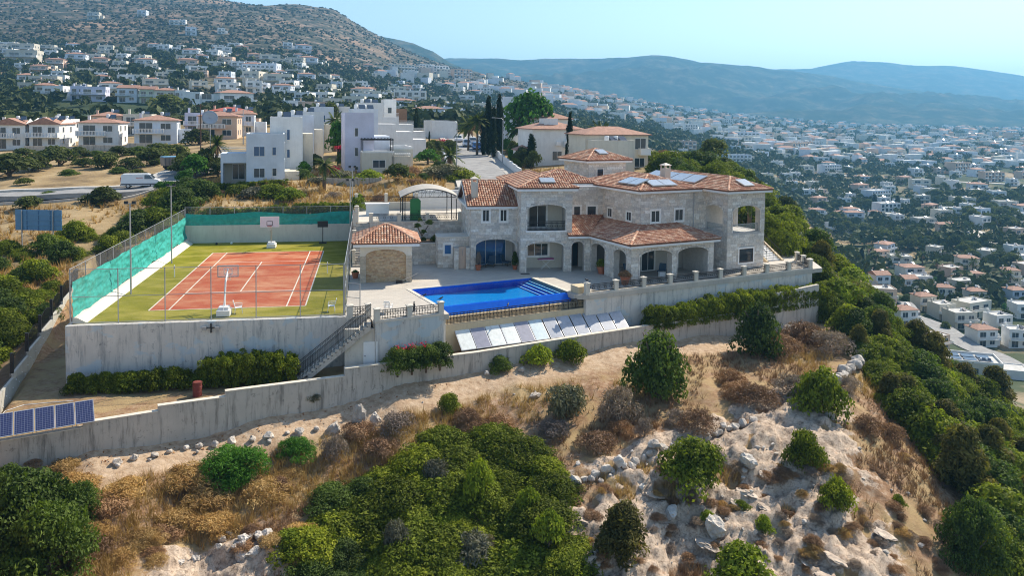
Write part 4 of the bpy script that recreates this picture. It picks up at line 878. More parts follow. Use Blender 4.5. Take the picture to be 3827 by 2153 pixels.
c = hip_roof(VILLA, WG, -.55, 7.0, -.55, 10.5, 7.62, 8.78, 'v', 40)
chimney(WG, 5.4, 3.2, 7.9, 9.35, .72)
MB().tube([WG(6.3, -.06, 3.9), WG(6.3, -.06, 7.2)], .05, 8).build('drainpipe', STEEL, VILLA)
# arcade
AF = Fr(37.85, 4.3, BETA); ops = [('arch', .92, 4.45, 0, 2.2, 2.74), ('arch', 5.08, 8.6, 0, 2.2, 2.74)]
stone_wall(VILLA, AF, 0, 9.3, 0, 3.15, .6, ops, 80)
stone_wall(VILLA, AF.sub(0, 6.9, -90), 0, 6.88, 0, 3.15, .6, [('arch', .75, 2.95, 0, 2.2, 2.72), ('arch', 4.35, 6.2, 0, 2.2, 2.72)], 0)
stone_wall(VILLA, AF.sub(9.3, 0.02, 90), 0, 3.6, 0, 3.15, .5, [], 0)
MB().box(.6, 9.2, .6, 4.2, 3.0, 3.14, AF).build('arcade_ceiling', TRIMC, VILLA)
e = .48; ze, zw = 3.42, 4.35; a3 = lambda u, v, z: AF(u, v, z)
tile_slope(VILLA, [a3(-e, -e, ze), a3(9.75, -e, ze), a3(8.1, 4.05, zw), a3(4.0, 4.05, zw)], TILE_BED, TILE, 140, .21)
tile_slope(VILLA, [a3(-e, 8.2, ze), a3(-e, -e, ze), a3(4.0, 4.05, zw), a3(4.0, 11.2, zw)], TILE_BED, TILE, 0, .21)
tile_slope(VILLA, [a3(9.75, -e, ze), a3(9.75, 4.05, ze), a3(8.1, 4.05, zw)], TILE_BED, TILE, 0, .21)
tile_slope(VILLA, [(33.65, 9.75, ze), (35.7, 9.75, ze), (38.6, 15.2, zw+.25), (34.14, 15.2, zw+.25)], TILE_BED, TILE, 0, .21)
ridge(VILLA, a3(-e, -e, ze), a3(4.0, 4.05, zw), TILE, .15); ridge(VILLA, a3(9.75, -e, ze), a3(8.1, 4.05, zw), TILE, .15)
m = MB(); m.box(-e+.05, 9.7, -e+.05, -e+.13, ze-.30, ze-.09, AF); m.box(-e+.05, -e+.13, -e+.13, 7.2, ze-.30, ze-.09, AF); m.box(-e+.13, 9.6, -e+.13, -.02, ze-.27, ze-.12, AF); m.box(-e+.13, -.02, -.02, 7.2, ze-.27, ze-.12, AF); m.box(33.68, 35.6, 9.8, 9.88, ze-.3, ze-.09); m.build('fascia', WHITE, VILLA)
# tower with open veranda
TW = Fr(48.8, 8.75, BETA)
stone_wall(VILLA, TW, 0, 4.75, -.1, 7.35, .5, [('rect', 1.55, 3.35, .62, 1.95), ('arch', .65, 4.15, 3.52, 5.5, 6.08)], 0)
stone_wall(VILLA, TW.sub(0, 3.1, -90), 0, 3.1, 0, 7.35, .5, [('arch', .1, 2.5, 3.6, 5.5, 6.05), ('rect', .3, 1.2, 0, 2.1)], 0)
stone_wall(VILLA, TW.sub(4.75, 0, 90), 0, 9, -.1, 7.35, .5, [('arch', .7, 3.6, 3.52, 5.5, 6.05), ('arch', 4.2, 7.2, 3.52, 5.5, 6.05)], 0)
m = MB(); m.box(.5, 4.25, .5, 8.8, 3.2, 3.5, TW); m.box(.5, 4.25, .5, 8.8, 6.9, 7.1, TW); m.build('veranda_slab', STONE_T, VILLA)
m = MB(); m.box(0, .4, 3.1, 9, 0, 7.3, TW); m.box(.4, 4.3, 7.6, 8, 3.5, 6.9, TW); m.build('inner_wall', PLASTER_C, VILLA)
villa_window(VILLA, TW, 1.55, 3.35, .62, 1.95, .14, 0, FRAMEB)
villa_window(VILLA, TW.sub(0, 3.1, -90), .3, 1.2, 0.02, 2.1, 0, 0, FRAMEB)
GL = netmat('balcony_glass', (0.35, 0.42, 0.42), 0.28, 0.1)
MB().box(.65, 4.15, .22, .24, 3.55, 4.28, TW).build('glass_balustrade', GL, VILLA); MB().tube([TW(.65, .23, 4.3), TW(4.15, .23, 4.3)], .025, 6).build('handrail', STEEL, VILLA)
MB().box(.1, 2.5, .22, .24, 3.62, 4.3, TW.sub(0, 3.1, -90)).build('glass_balustrade', GL, VILLA)
c = hip_roof(VILLA, TW, -.5, 5.3, -.55, 15.0, 7.62, 8.68, 'v', 0)
# stair tower behind
ST = Fr(39.3, 23.3, BETA)
stone_wall(VILLA, ST, 0, 5.0, 5.0, 9.4, .4, [('rect', 1.15, 1.95, 7.1, 8.6)], 0); stone_wall(VILLA, ST.sub(0, 5, -90), 0, 5, 5, 9.4, .4, [], 0)
m = MB(); m.box(.41, 5, .41, 5, 2, 9.35, ST); m.build('core', MORTAR, VILLA); villa_window(VILLA, ST, 1.15, 1.95, 7.1, 8.6, .08, 0, FRAMEB)
c = hip_roof(VILLA, ST, -.55, 5.6, -.55, 5.6, 9.6, 10.75, 'v', 0)
# solar panels set on the roofs
ROOFPV = collector_mat('roof_panel_glass', (0.30, 0.34, 0.38), 0.2)
def roof_panel(fr, side, a0, a1, r0, r1, u0, u1, v0, v1, ze, zr):
    """panel on a hip slope; a along the eave, r up the slope (horizontal run)"""
    h = (u1-u0)/2; sl = (zr-ze)/h
    def P(a, r, o):
        z = ze + sl*r + o
        return fr(a, v0+r, z) if side == 'S' else (fr(u0+r, a, z) if side == 'W' else fr(u1-r, a, z))
    q = [P(a0, r0, .17), P(a1, r0, .17), P(a1, r1, .17), P(a0, r1, .17), P(a0, r0, .25), P(a1, r0, .25), P(a1, r1, .25), P(a0, r1, .25)]
    w = MB().hexa(q).build('solar_panel', ALU, VILLA); c = np.mean(q[4:], 0); q2 = [c+(p-c)*.96+np.array([0, 0, .004]) for p in q[4:]]; q3 = [p+np.array([0, 0, .01]) for p in q2]; MB().hexa(q2+q3).build('panel_glass', ROOFPV, w)
roof_panel(MF, 'S', 1.9, 3.3, .75, 1.75, -.45, 5.35, -.5, 11.5, 7.82, 8.78)
for k in range(2): roof_panel(WG, 'S', 1.35+1.5*k, 2.8+1.5*k, .55, 1.9, -.55, 7.0, -.55, 10.5, 7.62, 8.78)
for k in range(2): roof_panel(WG, 'W', .9+1.55*k, 2.4+1.55*k, .7, 2.2, -.55, 7.0, -.55, 10.5, 7.62, 8.78)
for k in range(4): roof_panel(TW, 'W', 4.6+2.1*k, 6.6+2.1*k, .4, 2.1, -.5, 5.3, -.55, 15, 7.62, 8.68)
roof_panel(TW, 'S', 2.0, 3.3, .5, 1.8, -.5, 5.3, -.55, 15, 7.62, 8.68)
roof_panel(ST, 'S', 1.9, 3.1, 1.2, 2.3, -.55, 5.6, -.55, 5.6, 9.6, 10.75)
# shower block
SH = Fr(21.96, 13.4, 0); t = thingw('shower_block', 'small flat-roofed stone shower room with a square window beside the villa', 'outbuilding', tuple(SH.o))
stone_wall(t, SH, 0, 2.95, 0, 2.8, .35, [('rect', .62, 1.3, 1.25, 2.2)], 0); stone_wall(t, SH.sub(0, 2.2, -90), 0, 2.2, 0, 2.8, .35, [], 0)
MB().box(.36, 2.95, .36, 2.2, 0, 2.75, SH).build('core', MORTAR, t); MB().box(-.08, 2.96, -.08, 2.3, 2.8, 2.93, SH).build('roof_slab', COPE, t); villa_window(t, SH, .62, 1.3, 1.25, 2.2, .14, 0, pane=PANE_B)
t = thingw('shower_niche', 'stone outdoor shower niche with a brown door next to the shower room', 'shower', (23.5, 12.5, 0)); NF = Fr(23.42, 12.45, 0)
stone_wall(t, NF, 0, .42, 0, 2.0, .9, [], 0); stone_wall(t, NF, 1.12, 1.48, 0, 2.0, .9, [], 0); MB().box(.42, 1.12, .3, .36, 0, 2.05, NF).build('door', PLASTER_P, t); MB().tube([NF(.8, .28, 1.2), NF(.8, .2, 1.8), NF(.75, .12, 1.85)], .015, 5).build('shower_head', STEEL, t)
# ------------------------------------------------------------------ pool house
PH = Fr(14.87, 7.45, 0); t = thingw('pool_house', 'little pool house with walled-up brick arch and tiled hip roof', 'outbuilding', tuple(PH.o))
PHW = plaster('pool_house_plaster', (0.66, 0.60, 0.50), (0.45, 0.40, 0.32), 0.2)
m = MB(); wall_core(m, PH, 0, 4.37, 2.3, 3.2, .4, [('arch', .47, 3.87, 0, 2.31, 2.86)]); m.box(0, 4.37, .4, 4.2, 2.3, 3.2, PH); m.build('upper_wall', PHW, t)
BK = pieces_mat('ashlar_pier', [(0.44, 0.37, 0.28), (0.52, 0.45, 0.35)], bumps=.5)
for a in (0, 3.87): stone_wall(t, PH, a, a+.5, 0, 2.3, .4, [], 0, BK, bl=(.5, .5), ch=.3)
stone_wall(t, PH.sub(4.37, 0, 90), 0, 4.2, 0, 2.3, .4, [], 0, BK); MB().box(0, .4, .41, 4.2, 0, 2.29, PH).build('side_wall', PHW, t)
stone_wall(t, PH.sub(0, .22), .47, 3.90, 0, 2.9, .2, [], 260, BRICKS, simple('brick_mortar', (0.50, 0.40, 0.28), .95), ch=.115, bl=(.16, .34), name='brick_infill', stuff='brick_facing')
hip_roof(t, PH, -.62, 5.05, -.6, 4.75, 3.47, 4.72, 'u', 60)
# garden walls behind the deck and upper terrace
G1 = Fr(19.3, 15.3, 0); t = thingw('garden_wall', 'long stone garden wall between the pool house and shower room', 'wall', tuple(G1.o)); stone_wall(t, G1, 0, 2.75, 0, 1.95, .4, [], 90); MB().box(-.1, 2.8, -.05, .45, 1.95, 2.03, G1).build('coping', COPE, t)
o = MB().box(15.6, 24.9, 15.72, 19.6, 1.2, 1.86).build('planting_bed', GROUND); tag(o, 'raised earth bed behind the stone garden wall', 'flower bed')
G2 = Fr(15.65, 19.6, 0); t = thingw('terrace_wall', 'stone wall of the upper terrace with cream pillars and iron railings', 'wall', tuple(G2.o)); stone_wall(t, G2, 0, 9.3, 0, 3.5, .4, [], 130)
MB().box(-.1, 9.3, -.05, .45, 3.5, 3.58, G2).build('coping', COPE, t)
for u in (.15, 2.95, 5.8, 9.1): pillar(t, G2, u, .2, 3.56, 4.45, .36)
for a, b in ((.33, 2.77), (3.13, 5.62), (5.98, 8.92)): railing(t, G2, a, b, 3.6, .75, v=.2)
UTM = paving('upper_terrace_paving', (0.58, 0.54, 0.47), .5, .85, 0); o = MB().prism_xy([(14.0, 20.02), (26.0, 20.02), (26.0, 32), (14.0, 32)], 3.0, 3.5).build('upper_terrace', UTM); tag(o, 'pale paved parking terrace under the arched carport', kind='structure')
t = thingw('garden_steps', 'stone steps climbing beside the court fence to the upper terrace', 'stair', (14.8, 17, 0))
for k in range(18): MB().box(14.1, 15.6, 14.6+k*.3, 20.02, .19*k+.001, .19*(k+1)).build('step', CONC, t)
for k in range(3): pillar(t, Fr(14.2, 15+k*2.4, 0), 0, 0, .3+1.45*k, 1.6+1.5*k, .3)
t = thingw('stepped_gate_pillars', 'cream stepped gate pillars at the head of the garden steps', 'pillar', (14.5, 20.2, 3.5))
for a, z in ((-.2, 5.2), (.1, 4.9), (.4, 4.6)): pillar(t, Fr(14.4, 20.4+a*3, 0), 0, 0, 3.5, z, .34)
CP = Fr(18.75, 21.2, 0); t = thingw('carport', 'carport with arched pale roof on black trussed steel posts', 'carport', (18.75, 21.2, 3.5))
CPM = simple('carport_sheet', (0.42, 0.385, 0.33), .7, .12, 1.5)
arc = [(6.05*k/14, 5.85 + 0.85*(1-((k-7)/7)**2)) for k in range(15)]
m = MB()
for (a, za), (b, zb_) in zip(arc[:-1], arc[1:]): m.prism_uz([(a, za), (b, zb_), (b, zb_+.06), (a, za+.06)], -.25, 5.4, CP)
m.build('roof_sheet', CPM, t)
for vv in (0.05, 5.0):
    m = MB(); m.tube([CP(a, vv, z-.06) for a, z in arc], .035, 5); m.tube([CP(.15, vv, 5.82), CP(5.9, vv, 5.82)], .035, 5)
    for k in range(1, 14):
        m.tube([CP(arc[k][0], vv, 5.82), CP(arc[k][0], vv, arc[k][1]-.06)], .016, 4)
        if k % 2: m.tube([CP(arc[k][0], vv, 5.82), CP(arc[k+1][0], vv, arc[k+1][1]-.06)], .016, 4)
    m.build('truss', IRON, t)
for u in (.25, .5, 5.3, 5.8):
    for vv in (.05, 5.0): MB().tube([CP(u, vv, 3.5), CP(u, vv, 5.82)], .045, 6).build('post', IRON, t)
GREEN = simple('green_plastic', (0.04, 0.22, 0.06), .5, .1)
t = thing('portable_toilet', 'green portable toilet cabin standing on the upper terrace', 'portable toilet', (20.3, 21.2, 3.5))
MB().box(-.52, .52, -.5, .5, 0, 2.0).build('cabin', GREEN, t); MB().hexa([(-.55,-.53,2.0),(.55,-.53,2.0),(.55,.53,2.0),(-.55,.53,2.0),(-.3,-.53,2.22),(.3,-.53,2.22),(.3,.53,2.22),(-.3,.53,2.22)]).build('roof', GREEN, t); MB().box(-.40, .40, -.53, -.502, .1, 1.85).build('door', GREEN, t); MB().box(.28, .34, -.56, -.532, .9, 1.05).build('handle', IRON, t)
t = thing('sliding_gate', 'white barred driveway gate behind the carport', 'gate', (21.2, 29.6, 3.5)); m = MB()
for k in range(40): m.box(k*.105, k*.105+.065, 0, .03, .12, 1.6)
m.build('bar', WHITE, t)
for a in ((0, 4.2, .06, .14), (0, 4.2, 1.55, 1.63)): MB().box(a[0], a[1], -.02, .05, a[2], a[3]).build('gate_rail', WHITE, t)
t = thingw('terrace_back_wall', 'low stone wall with iron railing closing the upper terrace', 'wall', (14, 29.8, 3.5)); MB().box(14.05, 21.0, 29.8, 30.1, 3.3, 4.4).build('wall', PLASTER_Y, t); railing(t, Fr(14.1, 29.9, 0), 0, 6.8, 4.42, .7)
for u in (.1, 3.4, 6.8): pillar(t, Fr(14.1, 29.9, 0), u, 0, 4.38, 5.4, .34)
o = MB().box(20.6, 26.5, 31.2, 31.5, 3.3, 5.6).build('driveway_wall', PLASTER_W); tag(o, 'plain white wall across the driveway behind the gate', 'wall')
t = thing('garden_hut', 'low white board shed on the upper terrace by the gate pillars', 'shed', (16.5, 25.5, 3.5)); MB().box(-1.2, 1.2, -.4, .4, 0, 1.2).build('wall', PLASTER_W, t); MB().box(-1.3, 1.3, -.5, .5, 1.2, 1.28).build('roof_sheet', WHITE, t)
# garden stair right of the tower
GS = Fr(55.0, 11.6, BETA); t = thingw('garden_stair', 'stone garden stair with twin iron handrails beside the tower', 'stair', (56, 13, 0))
for k in range(12): MB().box(.35, 2.15, 1.0+k*.3, 4.62, .175*k+.001, .175*(k+1), GS).build('step', STONE_T, t)
for k in range(10): MB().box(.0, 1.6, 5.8+k*.3, 9.0, 2.1+.17*k+.001, 2.1+.17*(k+1), GS).build('step', STONE_T, t)
MB().box(.0, 2.2, 4.63, 5.8, 0, 2.1, GS).build('landing', STONE_T, t)
m = MB(); m.prism_uz([(.7, -1), (4.6, -1), (4.6, 2.3), (.7, .1)], 0, .25, GS.sub(2.45, 0, 90)); m.prism_uz([(.7, -1), (4.6, -1), (4.6, 2.3), (.7, .1)], 0, .25, GS.sub(.34, 0, 90)); m.build('stringer', BEIGE, t)
for uu in (.25, 1.2, 2.3): 
    m = MB(); m.tube([GS(uu, .9, .95), GS(uu, 4.6, 3.1), GS(uu-.2, 5.8, 3.1), GS(uu-.2, 9, 4.8)], .03, 6)
    for k in range(9): m.tube([GS(uu, .95+k*.45, .2+k*.24), GS(uu, .95+k*.45, .95+k*.26)], .015, 4)
    m.build('handrail', IRON, t)
# ------------------------------------------------------------------ small things on the deck
TEALF = simple('dark_blue_fabric', (0.05, 0.09, 0.14), .8, .15); WOOD = simple('brown_wicker', (0.12, 0.07, 0.045), .8, .2, 6)
def lounge(x, y, rz, label, name='garden_chair'):
    t = thing(name, label, 'chair', (x, y, 0.0), rz); MB().box(-.32, .32, -.3, .35, .30, .42).build('seat', TEALF, t)
    MB().hexa([(-.32,.30,.42),(.32,.30,.42),(.32,.42,.42),(-.32,.42,.42),(-.30,.55,1.0),(.30,.55,1.0),(.30,.62,1.0),(-.30,.62,1.0)]).build('backrest', TEALF, t)
    for sx in (-.28, .28):
        for sy in (-.25, .3): MB().tube([(sx, sy, .3), (sx*1.1, sy*1.1, 0)], .022, 5).build('leg', WOOD, t)
    return t
lounge(26.1, 13.0, .3, 'dark blue garden chair under the wide arch beside the flower pot'); lounge(27.0, 13.2, -.4, 'dark blue garden chair further inside the wide arch'); lounge(28.6, 13.6, .9, 'low dark chair in the shaded corner of the wide arch')
lounge(39.0, 7.9, .5, 'dark blue cushioned chair behind the corner column of the arcade'); lounge(41.9, 7.6, -.6, 'dark armchair under the first wide arcade arch by the glass door')
t = thing('ironing_board', 'white crossed-leg drying stand with a purple cloth under the arch', 'ironing board', (32.0, 11.6, 0))
m = MB(); m.tube([(-.45, -.1, 0), (.4, -.1, .86)], .02, 5); m.tube([(.45, .1, 0), (-.4, .1, .86)], .02, 5); m.tube([(-.45, .25, 0), (.4, .25, .86)], .02, 5); m.build('leg_frame', WHITE, t); MB().box(-.75, .75, -.2, .3, .86, .9).build('board', WHITE, t)
MB().hexa([(-.8,-.22,.91),(.7,-.22,.91),(.7,.3,.91),(-.8,.3,.91),(-.7,-.15,1.02),(.75,-.1,1.05),(.6,.25,1.04),(-.6,.2,1.0)]).build('cloth', simple('purple_cloth', (.30, .10, .18), .9, .3, 8), t)
t = thing('white_cool_box', 'small white box beside the column of the arcade', 'box', (41.6, 6.7, 0)); MB().box(-.28, .28, -.2, .2, 0, .42).build('body', WHITE, t); MB().box(-.29, .29, -.21, .21, .42, .5).build('lid', FRAMEW, t)
TERRA = simple('terracotta_pot', (0.42, 0.14, 0.07), .8, .15, 4)
def pot(x, y, z, r, label, name='flower_pot'):
    t = thing(name, label, 'flower pot', (x, y, z)); MB().lathe([(0, 0), (r*.65, 0), (r, r*1.5), (r*1.1, r*1.5), (r*1.1, r*1.7), (r*.9, r*1.7), (r*.85, r*1.45), (0, r*1.45)], 14).build('pot', TERRA, t); return t
POTS = [(14.45, 9.6, 0, .32, 'terracotta pot with small red flowers by the court fence'), (25.6, 11.75, 0, .28, 'terracotta pot with tall pink flowers at the left arch column'), (29.05, 11.7, 0, .25, 'terracotta pot with a climbing plant between the two arches'), (36.6, 8.9, 0, .4, 'terracotta pot with a leafy shrub behind the arcade column'), (37.3, 4.2, 0, .42, 'large terracotta pot with a brown shrub at the arcade corner')]
POT_T = [pot(*p) for p in POTS]
t = thing('pool_brush', 'pool brush with a long pole leaning on the brick arch', 'pool brush', (18.2, 7.1, 0)); MB().tube([(0, 0, .1), (1.5, -.4, .9)], .018, 5).build('pole', ALU, t); MB().box(-.3, .25, -.15, .15, 0, .2).build('brush_head', IRON, t)
BIRD = simple('dark_feather', (.02, .022, .03), .6, .2)
def bird(x, y, z, rz, label):
    t = thing('bird', label, 'bird', (x, y, z), rz)
    m = MB(); m.tube([(-.17, 0, .12), (-.10, 0, .13), (0, 0, .15), (.09, 0, .18), (.13, 0, .22), (.17, 0, .235), (.205, 0, .225)], [.012, .045, .07, .055, .04, .038, .008], 8); m.build('body', BIRD, t, True)
    MB().hexa([(-.34,-.03,.08),(-.12,-.03,.10),(-.12,.03,.10),(-.34,.03,.08),(-.34,-.03,.09),(-.12,-.03,.13),(-.12,.03,.13),(-.34,.03,.09)]).build('tail', BIRD, t)
    m = MB(); m.tube([(.0, -.025, .1), (.01, -.025, 0)], .006, 4); m.tube([(.0, .025, .1), (.01, .025, 0)], .006, 4); m.build('leg', BIRD, t)
q = WF(4.95, .17, 1.02); bird(*q, .4, 'dark bird on the pillar between the stair balustrade and pool'); q = PF(0.2, -.35, 0.0); bird(19.9, 1.6, 0.03, .2, 'dark bird standing on the pool coping'); q = RF(0.0, .17, 1.02); bird(*q, 2.6, 'dark bird on the first pillar of the long balustrade'); q = PF(5.2, -1.2, -.31); bird(*q, 1.2, 'dark bird perched on the iron railing below the pool')
t = thing('cable_reel', 'dark coiled hose reel on the deck corner by the pool', 'hose reel', (18.9, -2.6, 0.02)); MB().tube([(0, .3*math.cos(a), .34+.3*math.sin(a)) for a in np.linspace(0, 6.28, 17)], .06, 6).build('coil', IRON, t); MB().tube([(-.1, 0, .34), (.1, 0, .34)], .03, 5).build('axle', STEEL, t); MB().box(-.1, .1, -.25, .25, 0, .05).build('foot', STEEL, t)
m = MB(); m.tube([(33.2+.6*math.cos(a)*(1+.3*k), 3.2+.5*math.sin(a)*(1+.3*k), .04+.25*max(0, math.sin(a))) for k in (0, 1) for a in np.linspace(0, 6.28, 14)], .025, 5); o = m.build('pool_hose', TEALF); tag(o, 'loose coil of dark pool hose on the deck by the planter block', 'hose')
t = thing('doormat', 'small dark mat on the paving in front of the bay column', 'mat', (29.6, 9.6, 0.0)); MB().box(-.4, .4, -.2, .2, .002, .02).build('mat', IRON, t)
make_ground()
# ------------------------------------------------------------------ roads
ASPH = simple('sunbleached_asphalt', (0.25, 0.245, 0.24), .9, .16, .8, c2=(.34, .335, .32)); KERB = simple('kerb_concrete', (0.50, 0.47, 0.42), .9, .12, 2); PAVE = simple('pavement_slab', (0.40, 0.38, 0.34), .9, .12, 1.2)
def ribbon(name, pts, w, mat, dz, label, h=.12):
    pts = np.array(pts, float); d = np.gradient(pts, axis=0); d /= np.linalg.norm(d, axis=1)[:, None]; nn = np.c_[-d[:, 1], d[:, 0]]; m = MB(); V = []
    for i, p in enumerate(pts):
        for s in (w[0], w[1]):
            q = p + nn[i]*s; z = max(hz(*(p + nn[i]*k)) for k in (w[0], w[1], (w[0]+w[1])/2)); V += [(q[0], q[1], z+dz), (q[0], q[1], z+dz-h-.5)]
    F = []
    for i in range(len(pts)-1):
        a, b = 4*i, 4*i+4; F += [(a, a+2, b+2, b), (a+1, a, b, b+1), (a+2, a+3, b+3, b+2)]
    m.add(V, F); o = m.build(name, mat, None, False); tag(o, label, kind='structure'); return o
def spline(P, n=40):
    P = np.array(P, float); t = np.linspace(0, len(P)-1, n); i = np.clip(np.floor(t).astype(int), 0, len(P)-2); f = (t-i)[:, None]; Q = np.vstack([2*P[0]-P[1], P, 2*P[-1]-P[-2]])
    a, b, c, d = Q[i], Q[i+1], Q[i+2], Q[i+3]; return .5*(2*b + (c-a)*f + (2*a-5*b+4*c-d)*f*f + (3*b-a-3*c+d)*f**3)
rd = spline([at(x, y, d)[:2] for x, y, d in ((-260, 505, 98), (0, 494, 103), (180, 488, 105), (320, 470, 109), (420, 455, 114), (520, 425, 128), (600, 395, 140))])
ribbon('road', rd, (-3.0, 3.0), ASPH, .16, 'grey side road passing the parked van'); ribbon('pavement', rd, (3.05, 4.6), KERB, .27, 'pale raised pavement behind the side road'); ribbon('pavement', rd[:26], (-3.5, -3.05), KERB, .25, 'narrow kerb on the court side of the side road')
S0, S1 = at(1232, 462, 108)[:2], at(1158, 348, 188)[:2]; S2 = S1 + (S1-S0)*.45
st = spline([S0 - (S1-S0)*.05, S0, (S0+S1)/2, S1, S2], 30)
ribbon('street', st, (-3.3, 3.3), ASPH, .18, 'straight residential street running up between the white houses'); ribbon('pavement', st, (-5.0, -3.35), PAVE, .30, 'grey pavement under the white street wall'); ribbon('pavement', st, (3.35, 4.6), KERB, .30, 'pale pavement on the palm side of the street')
sd_ = (S1-S0)/np.linalg.norm(S1-S0); sn = np.array([-sd_[1], sd_[0]])
def on_street(s, off): 
    p = S0 + sd_*s + sn*off; return np.array([p[0], p[1], hz(*p)])
# ------------------------------------------------------------------ houses
GL_F = glass('far_glass', (0.03, 0.05, 0.07), .12); TILE_F = simple('far_roof_tile', (0.34, 0.19, 0.135), .85, .25, 2.0); TILE_R = simple('far_red_tile', (0.36, 0.09, 0.06), .85, .2, 2.0); TANK = simple('tank_white', (.75, .76, .76), .4, .03)
TAR = simple('flat_roof_screed', (0.50, 0.49, 0.46), .9, .15, 1.0); SOLAR_F = glass('solar_glass', (.02, .03, .05), .15)
class HB:
    """house builder: detailed -> an Empty with part meshes; otherwise one mesh with slots"""
    def __init__(s, detailed, mats): s.d = detailed; s.m = mats; s.parts = []; s.one = MB(); s.slots = []
    def add(s, name, mb, mat, subs=()):
        if s.d: s.parts.append((name, mb, mat, subs))
        else:
            for b, mt in [(mb, mat)] + [(x[1], x[2]) for x in subs]:
                if mt not in s.slots: s.slots.append(mt)
                k = s.slots.index(mt); o = s.one; o.V += b.V; o.F += [[i+o.n for i in f] for f in b.F]; o.R += b.R; o.M += [k]*len(b.F); o.n += b.n
    def block(s, x0, x1, y0, y1, z0, z1, mat, name='wall'): s.add(name, MB().box(x0, x1, y0, y1, z0, z1), mat)
    def parapet(s, x0, x1, y0, y1, z, mat, h=.35, t=.2):
        m = MB(); m.box(x0, x1, y0, y0+t, z, z+h); m.box(x0, x1, y1-t, y1, z, z+h); m.box(x0, x0+t, y0+t, y1-t, z, z+h); m.box(x1-t, x1, y0+t, y1-t, z, z+h); s.add('parapet', m, mat)
        s.add('flat_roof', MB().box(x0+t, x1-t, y0+t, y1-t, z-.05, z+.03), TAR)
    def hip(s, x0, x1, y0, y1, z, h, mat, ov=.4, gable=None):
        x0 -= ov; x1 += ov; y0 -= ov; y1 += ov; m = MB(); b = .14
        if (x1-x0) >= (y1-y0): k = (y1-y0)/2*(0 if gable else 1); A, B = (x0+k, (y0+y1)/2, z+h), (x1-k, (y0+y1)/2, z+h); F = [(4, 5, 9, 8), (6, 7, 8, 9), (5, 6, 9), (7, 4, 8)]
        else: k = (x1-x0)/2*(0 if gable else 1); A, B = ((x0+x1)/2, y0+k, z+h), ((x0+x1)/2, y1-k, z+h); F = [(4, 5, 8), (5, 6, 9, 8), (6, 7, 9), (7, 4, 8, 9)]
        m.add([(x0,y0,z),(x1,y0,z),(x1,y1,z),(x0,y1,z),(x0,y0,z+b),(x1,y0,z+b),(x1,y1,z+b),(x0,y1,z+b),A,B], F + [(0,3,2,1),(0,1,5,4),(1,2,6,5),(2,3,7,6),(3,0,4,7)])
        s.add('roof', m, mat)
    def win(s, face, c, a0, a1, z0, z1, frame=None, pane=None, n=1, f=.07, name='window'):
        """face S/E/W on plane coordinate c"""
        def bx(m, p, q, r, t, o0, o1):
            if face == 'S': m.box(p, q, c-o1, c-o0, r, t)
            elif face == 'E': m.box(c+o0, c+o1, p, q, r, t)
            elif face == 'W': m.box(c-o1, c-o0, p, q, r, t)
        m = MB()
        for a in ((a0-f, a1+f, z1, z1+f), (a0-f, a1+f, z0-f, z0), (a0-f, a0, z0, z1), (a1, a1+f, z0, z1)): bx(m, *a, -.02, .06)
        for k in range(1, n+1):
            q = a0 + (a1-a0)*k/(n+1); bx(m, q-.03, q+.03, z0, z1, -.02, .04)
        p = MB(); bx(p, a0, a1, z0, z1, -.03, .012); s.add(name, m, frame or FRAMEW, [('pane', p, pane or GL_F)])
    def balcony(s, x0, x1, y0, dep, z, mat, rail='bal'):
        s.add('balcony', MB().box(x0, x1, y0-dep, y0-.002, z-.16, z), mat); m = MB(); m.box(x0, x1, y0-dep, y0-dep+.12, z+.85, z+.95)
        if rail == 'bal':
            n = int((x1-x0)/.28)
            for k in range(n+1): q = x0+.05+(x1-x0-.1)*k/n; m.box(q-.05, q+.05, y0-dep+.02, y0-dep+.1, z, z+.85)
        else: m.box(x0, x1, y0-dep+.05, y0-dep+.08, z, z+.85)
        m.box(x1-.12, x1, y0-dep+.12, y0, z, z+.95); m.box(x0, x0+.12, y0-dep+.12, y0, z, z+.95); s.add('balustrade', m, WHITE)
    def tank(s, x, y, z):
        m = MB(); m.lathe([(0, 0), (.33, 0), (.36, .1), (.36, .9), (.3, 1.0), (0, 1.02)], 10, None, (x, y)); m.V[-1] += np.array([0, 0, z]); p = MB(); p.hexa([(x+.5,y-1.0,z+.1),(x+1.6,y-1.0,z+.1),(x+1.6,y+.5,z+.1),(x+.5,y+.5,z+.1),(x+.5,y-1.05,z+.15),(x+1.6,y-1.05,z+.15),(x+1.6,y+.45,z+.95),(x+.5,y+.45,z+.95)]); s.add('water_tank', m, TANK, [('solar_heater', p, SOLAR_F)])
    def chim(s, x, y, z0, z1, mat):
        m = MB(); m.box(x-.25, x+.25, y-.25, y+.25, z0, z1); m.box(x-.32, x+.32, y-.32, y+.32, z1, z1+.1); s.add('chimney', m, mat)
    def mesh(s, name): return s.one.mesh(name, s.slots)
    def place(s, name, label, cat, loc, deg, group=None):
        if not s.d:
            o = obj(name, s.mesh(name), None, loc, math.radians(deg)); return tag(o, label, cat, group)
        t = thing(name, label, cat, tuple(loc), math.radians(deg), group)
        for n, mb, mat, subs in s.parts:
            o = mb.build(n, mat, t)
            for sn_, sb, sm in subs: sb.build(sn_, sm, o)
        return t
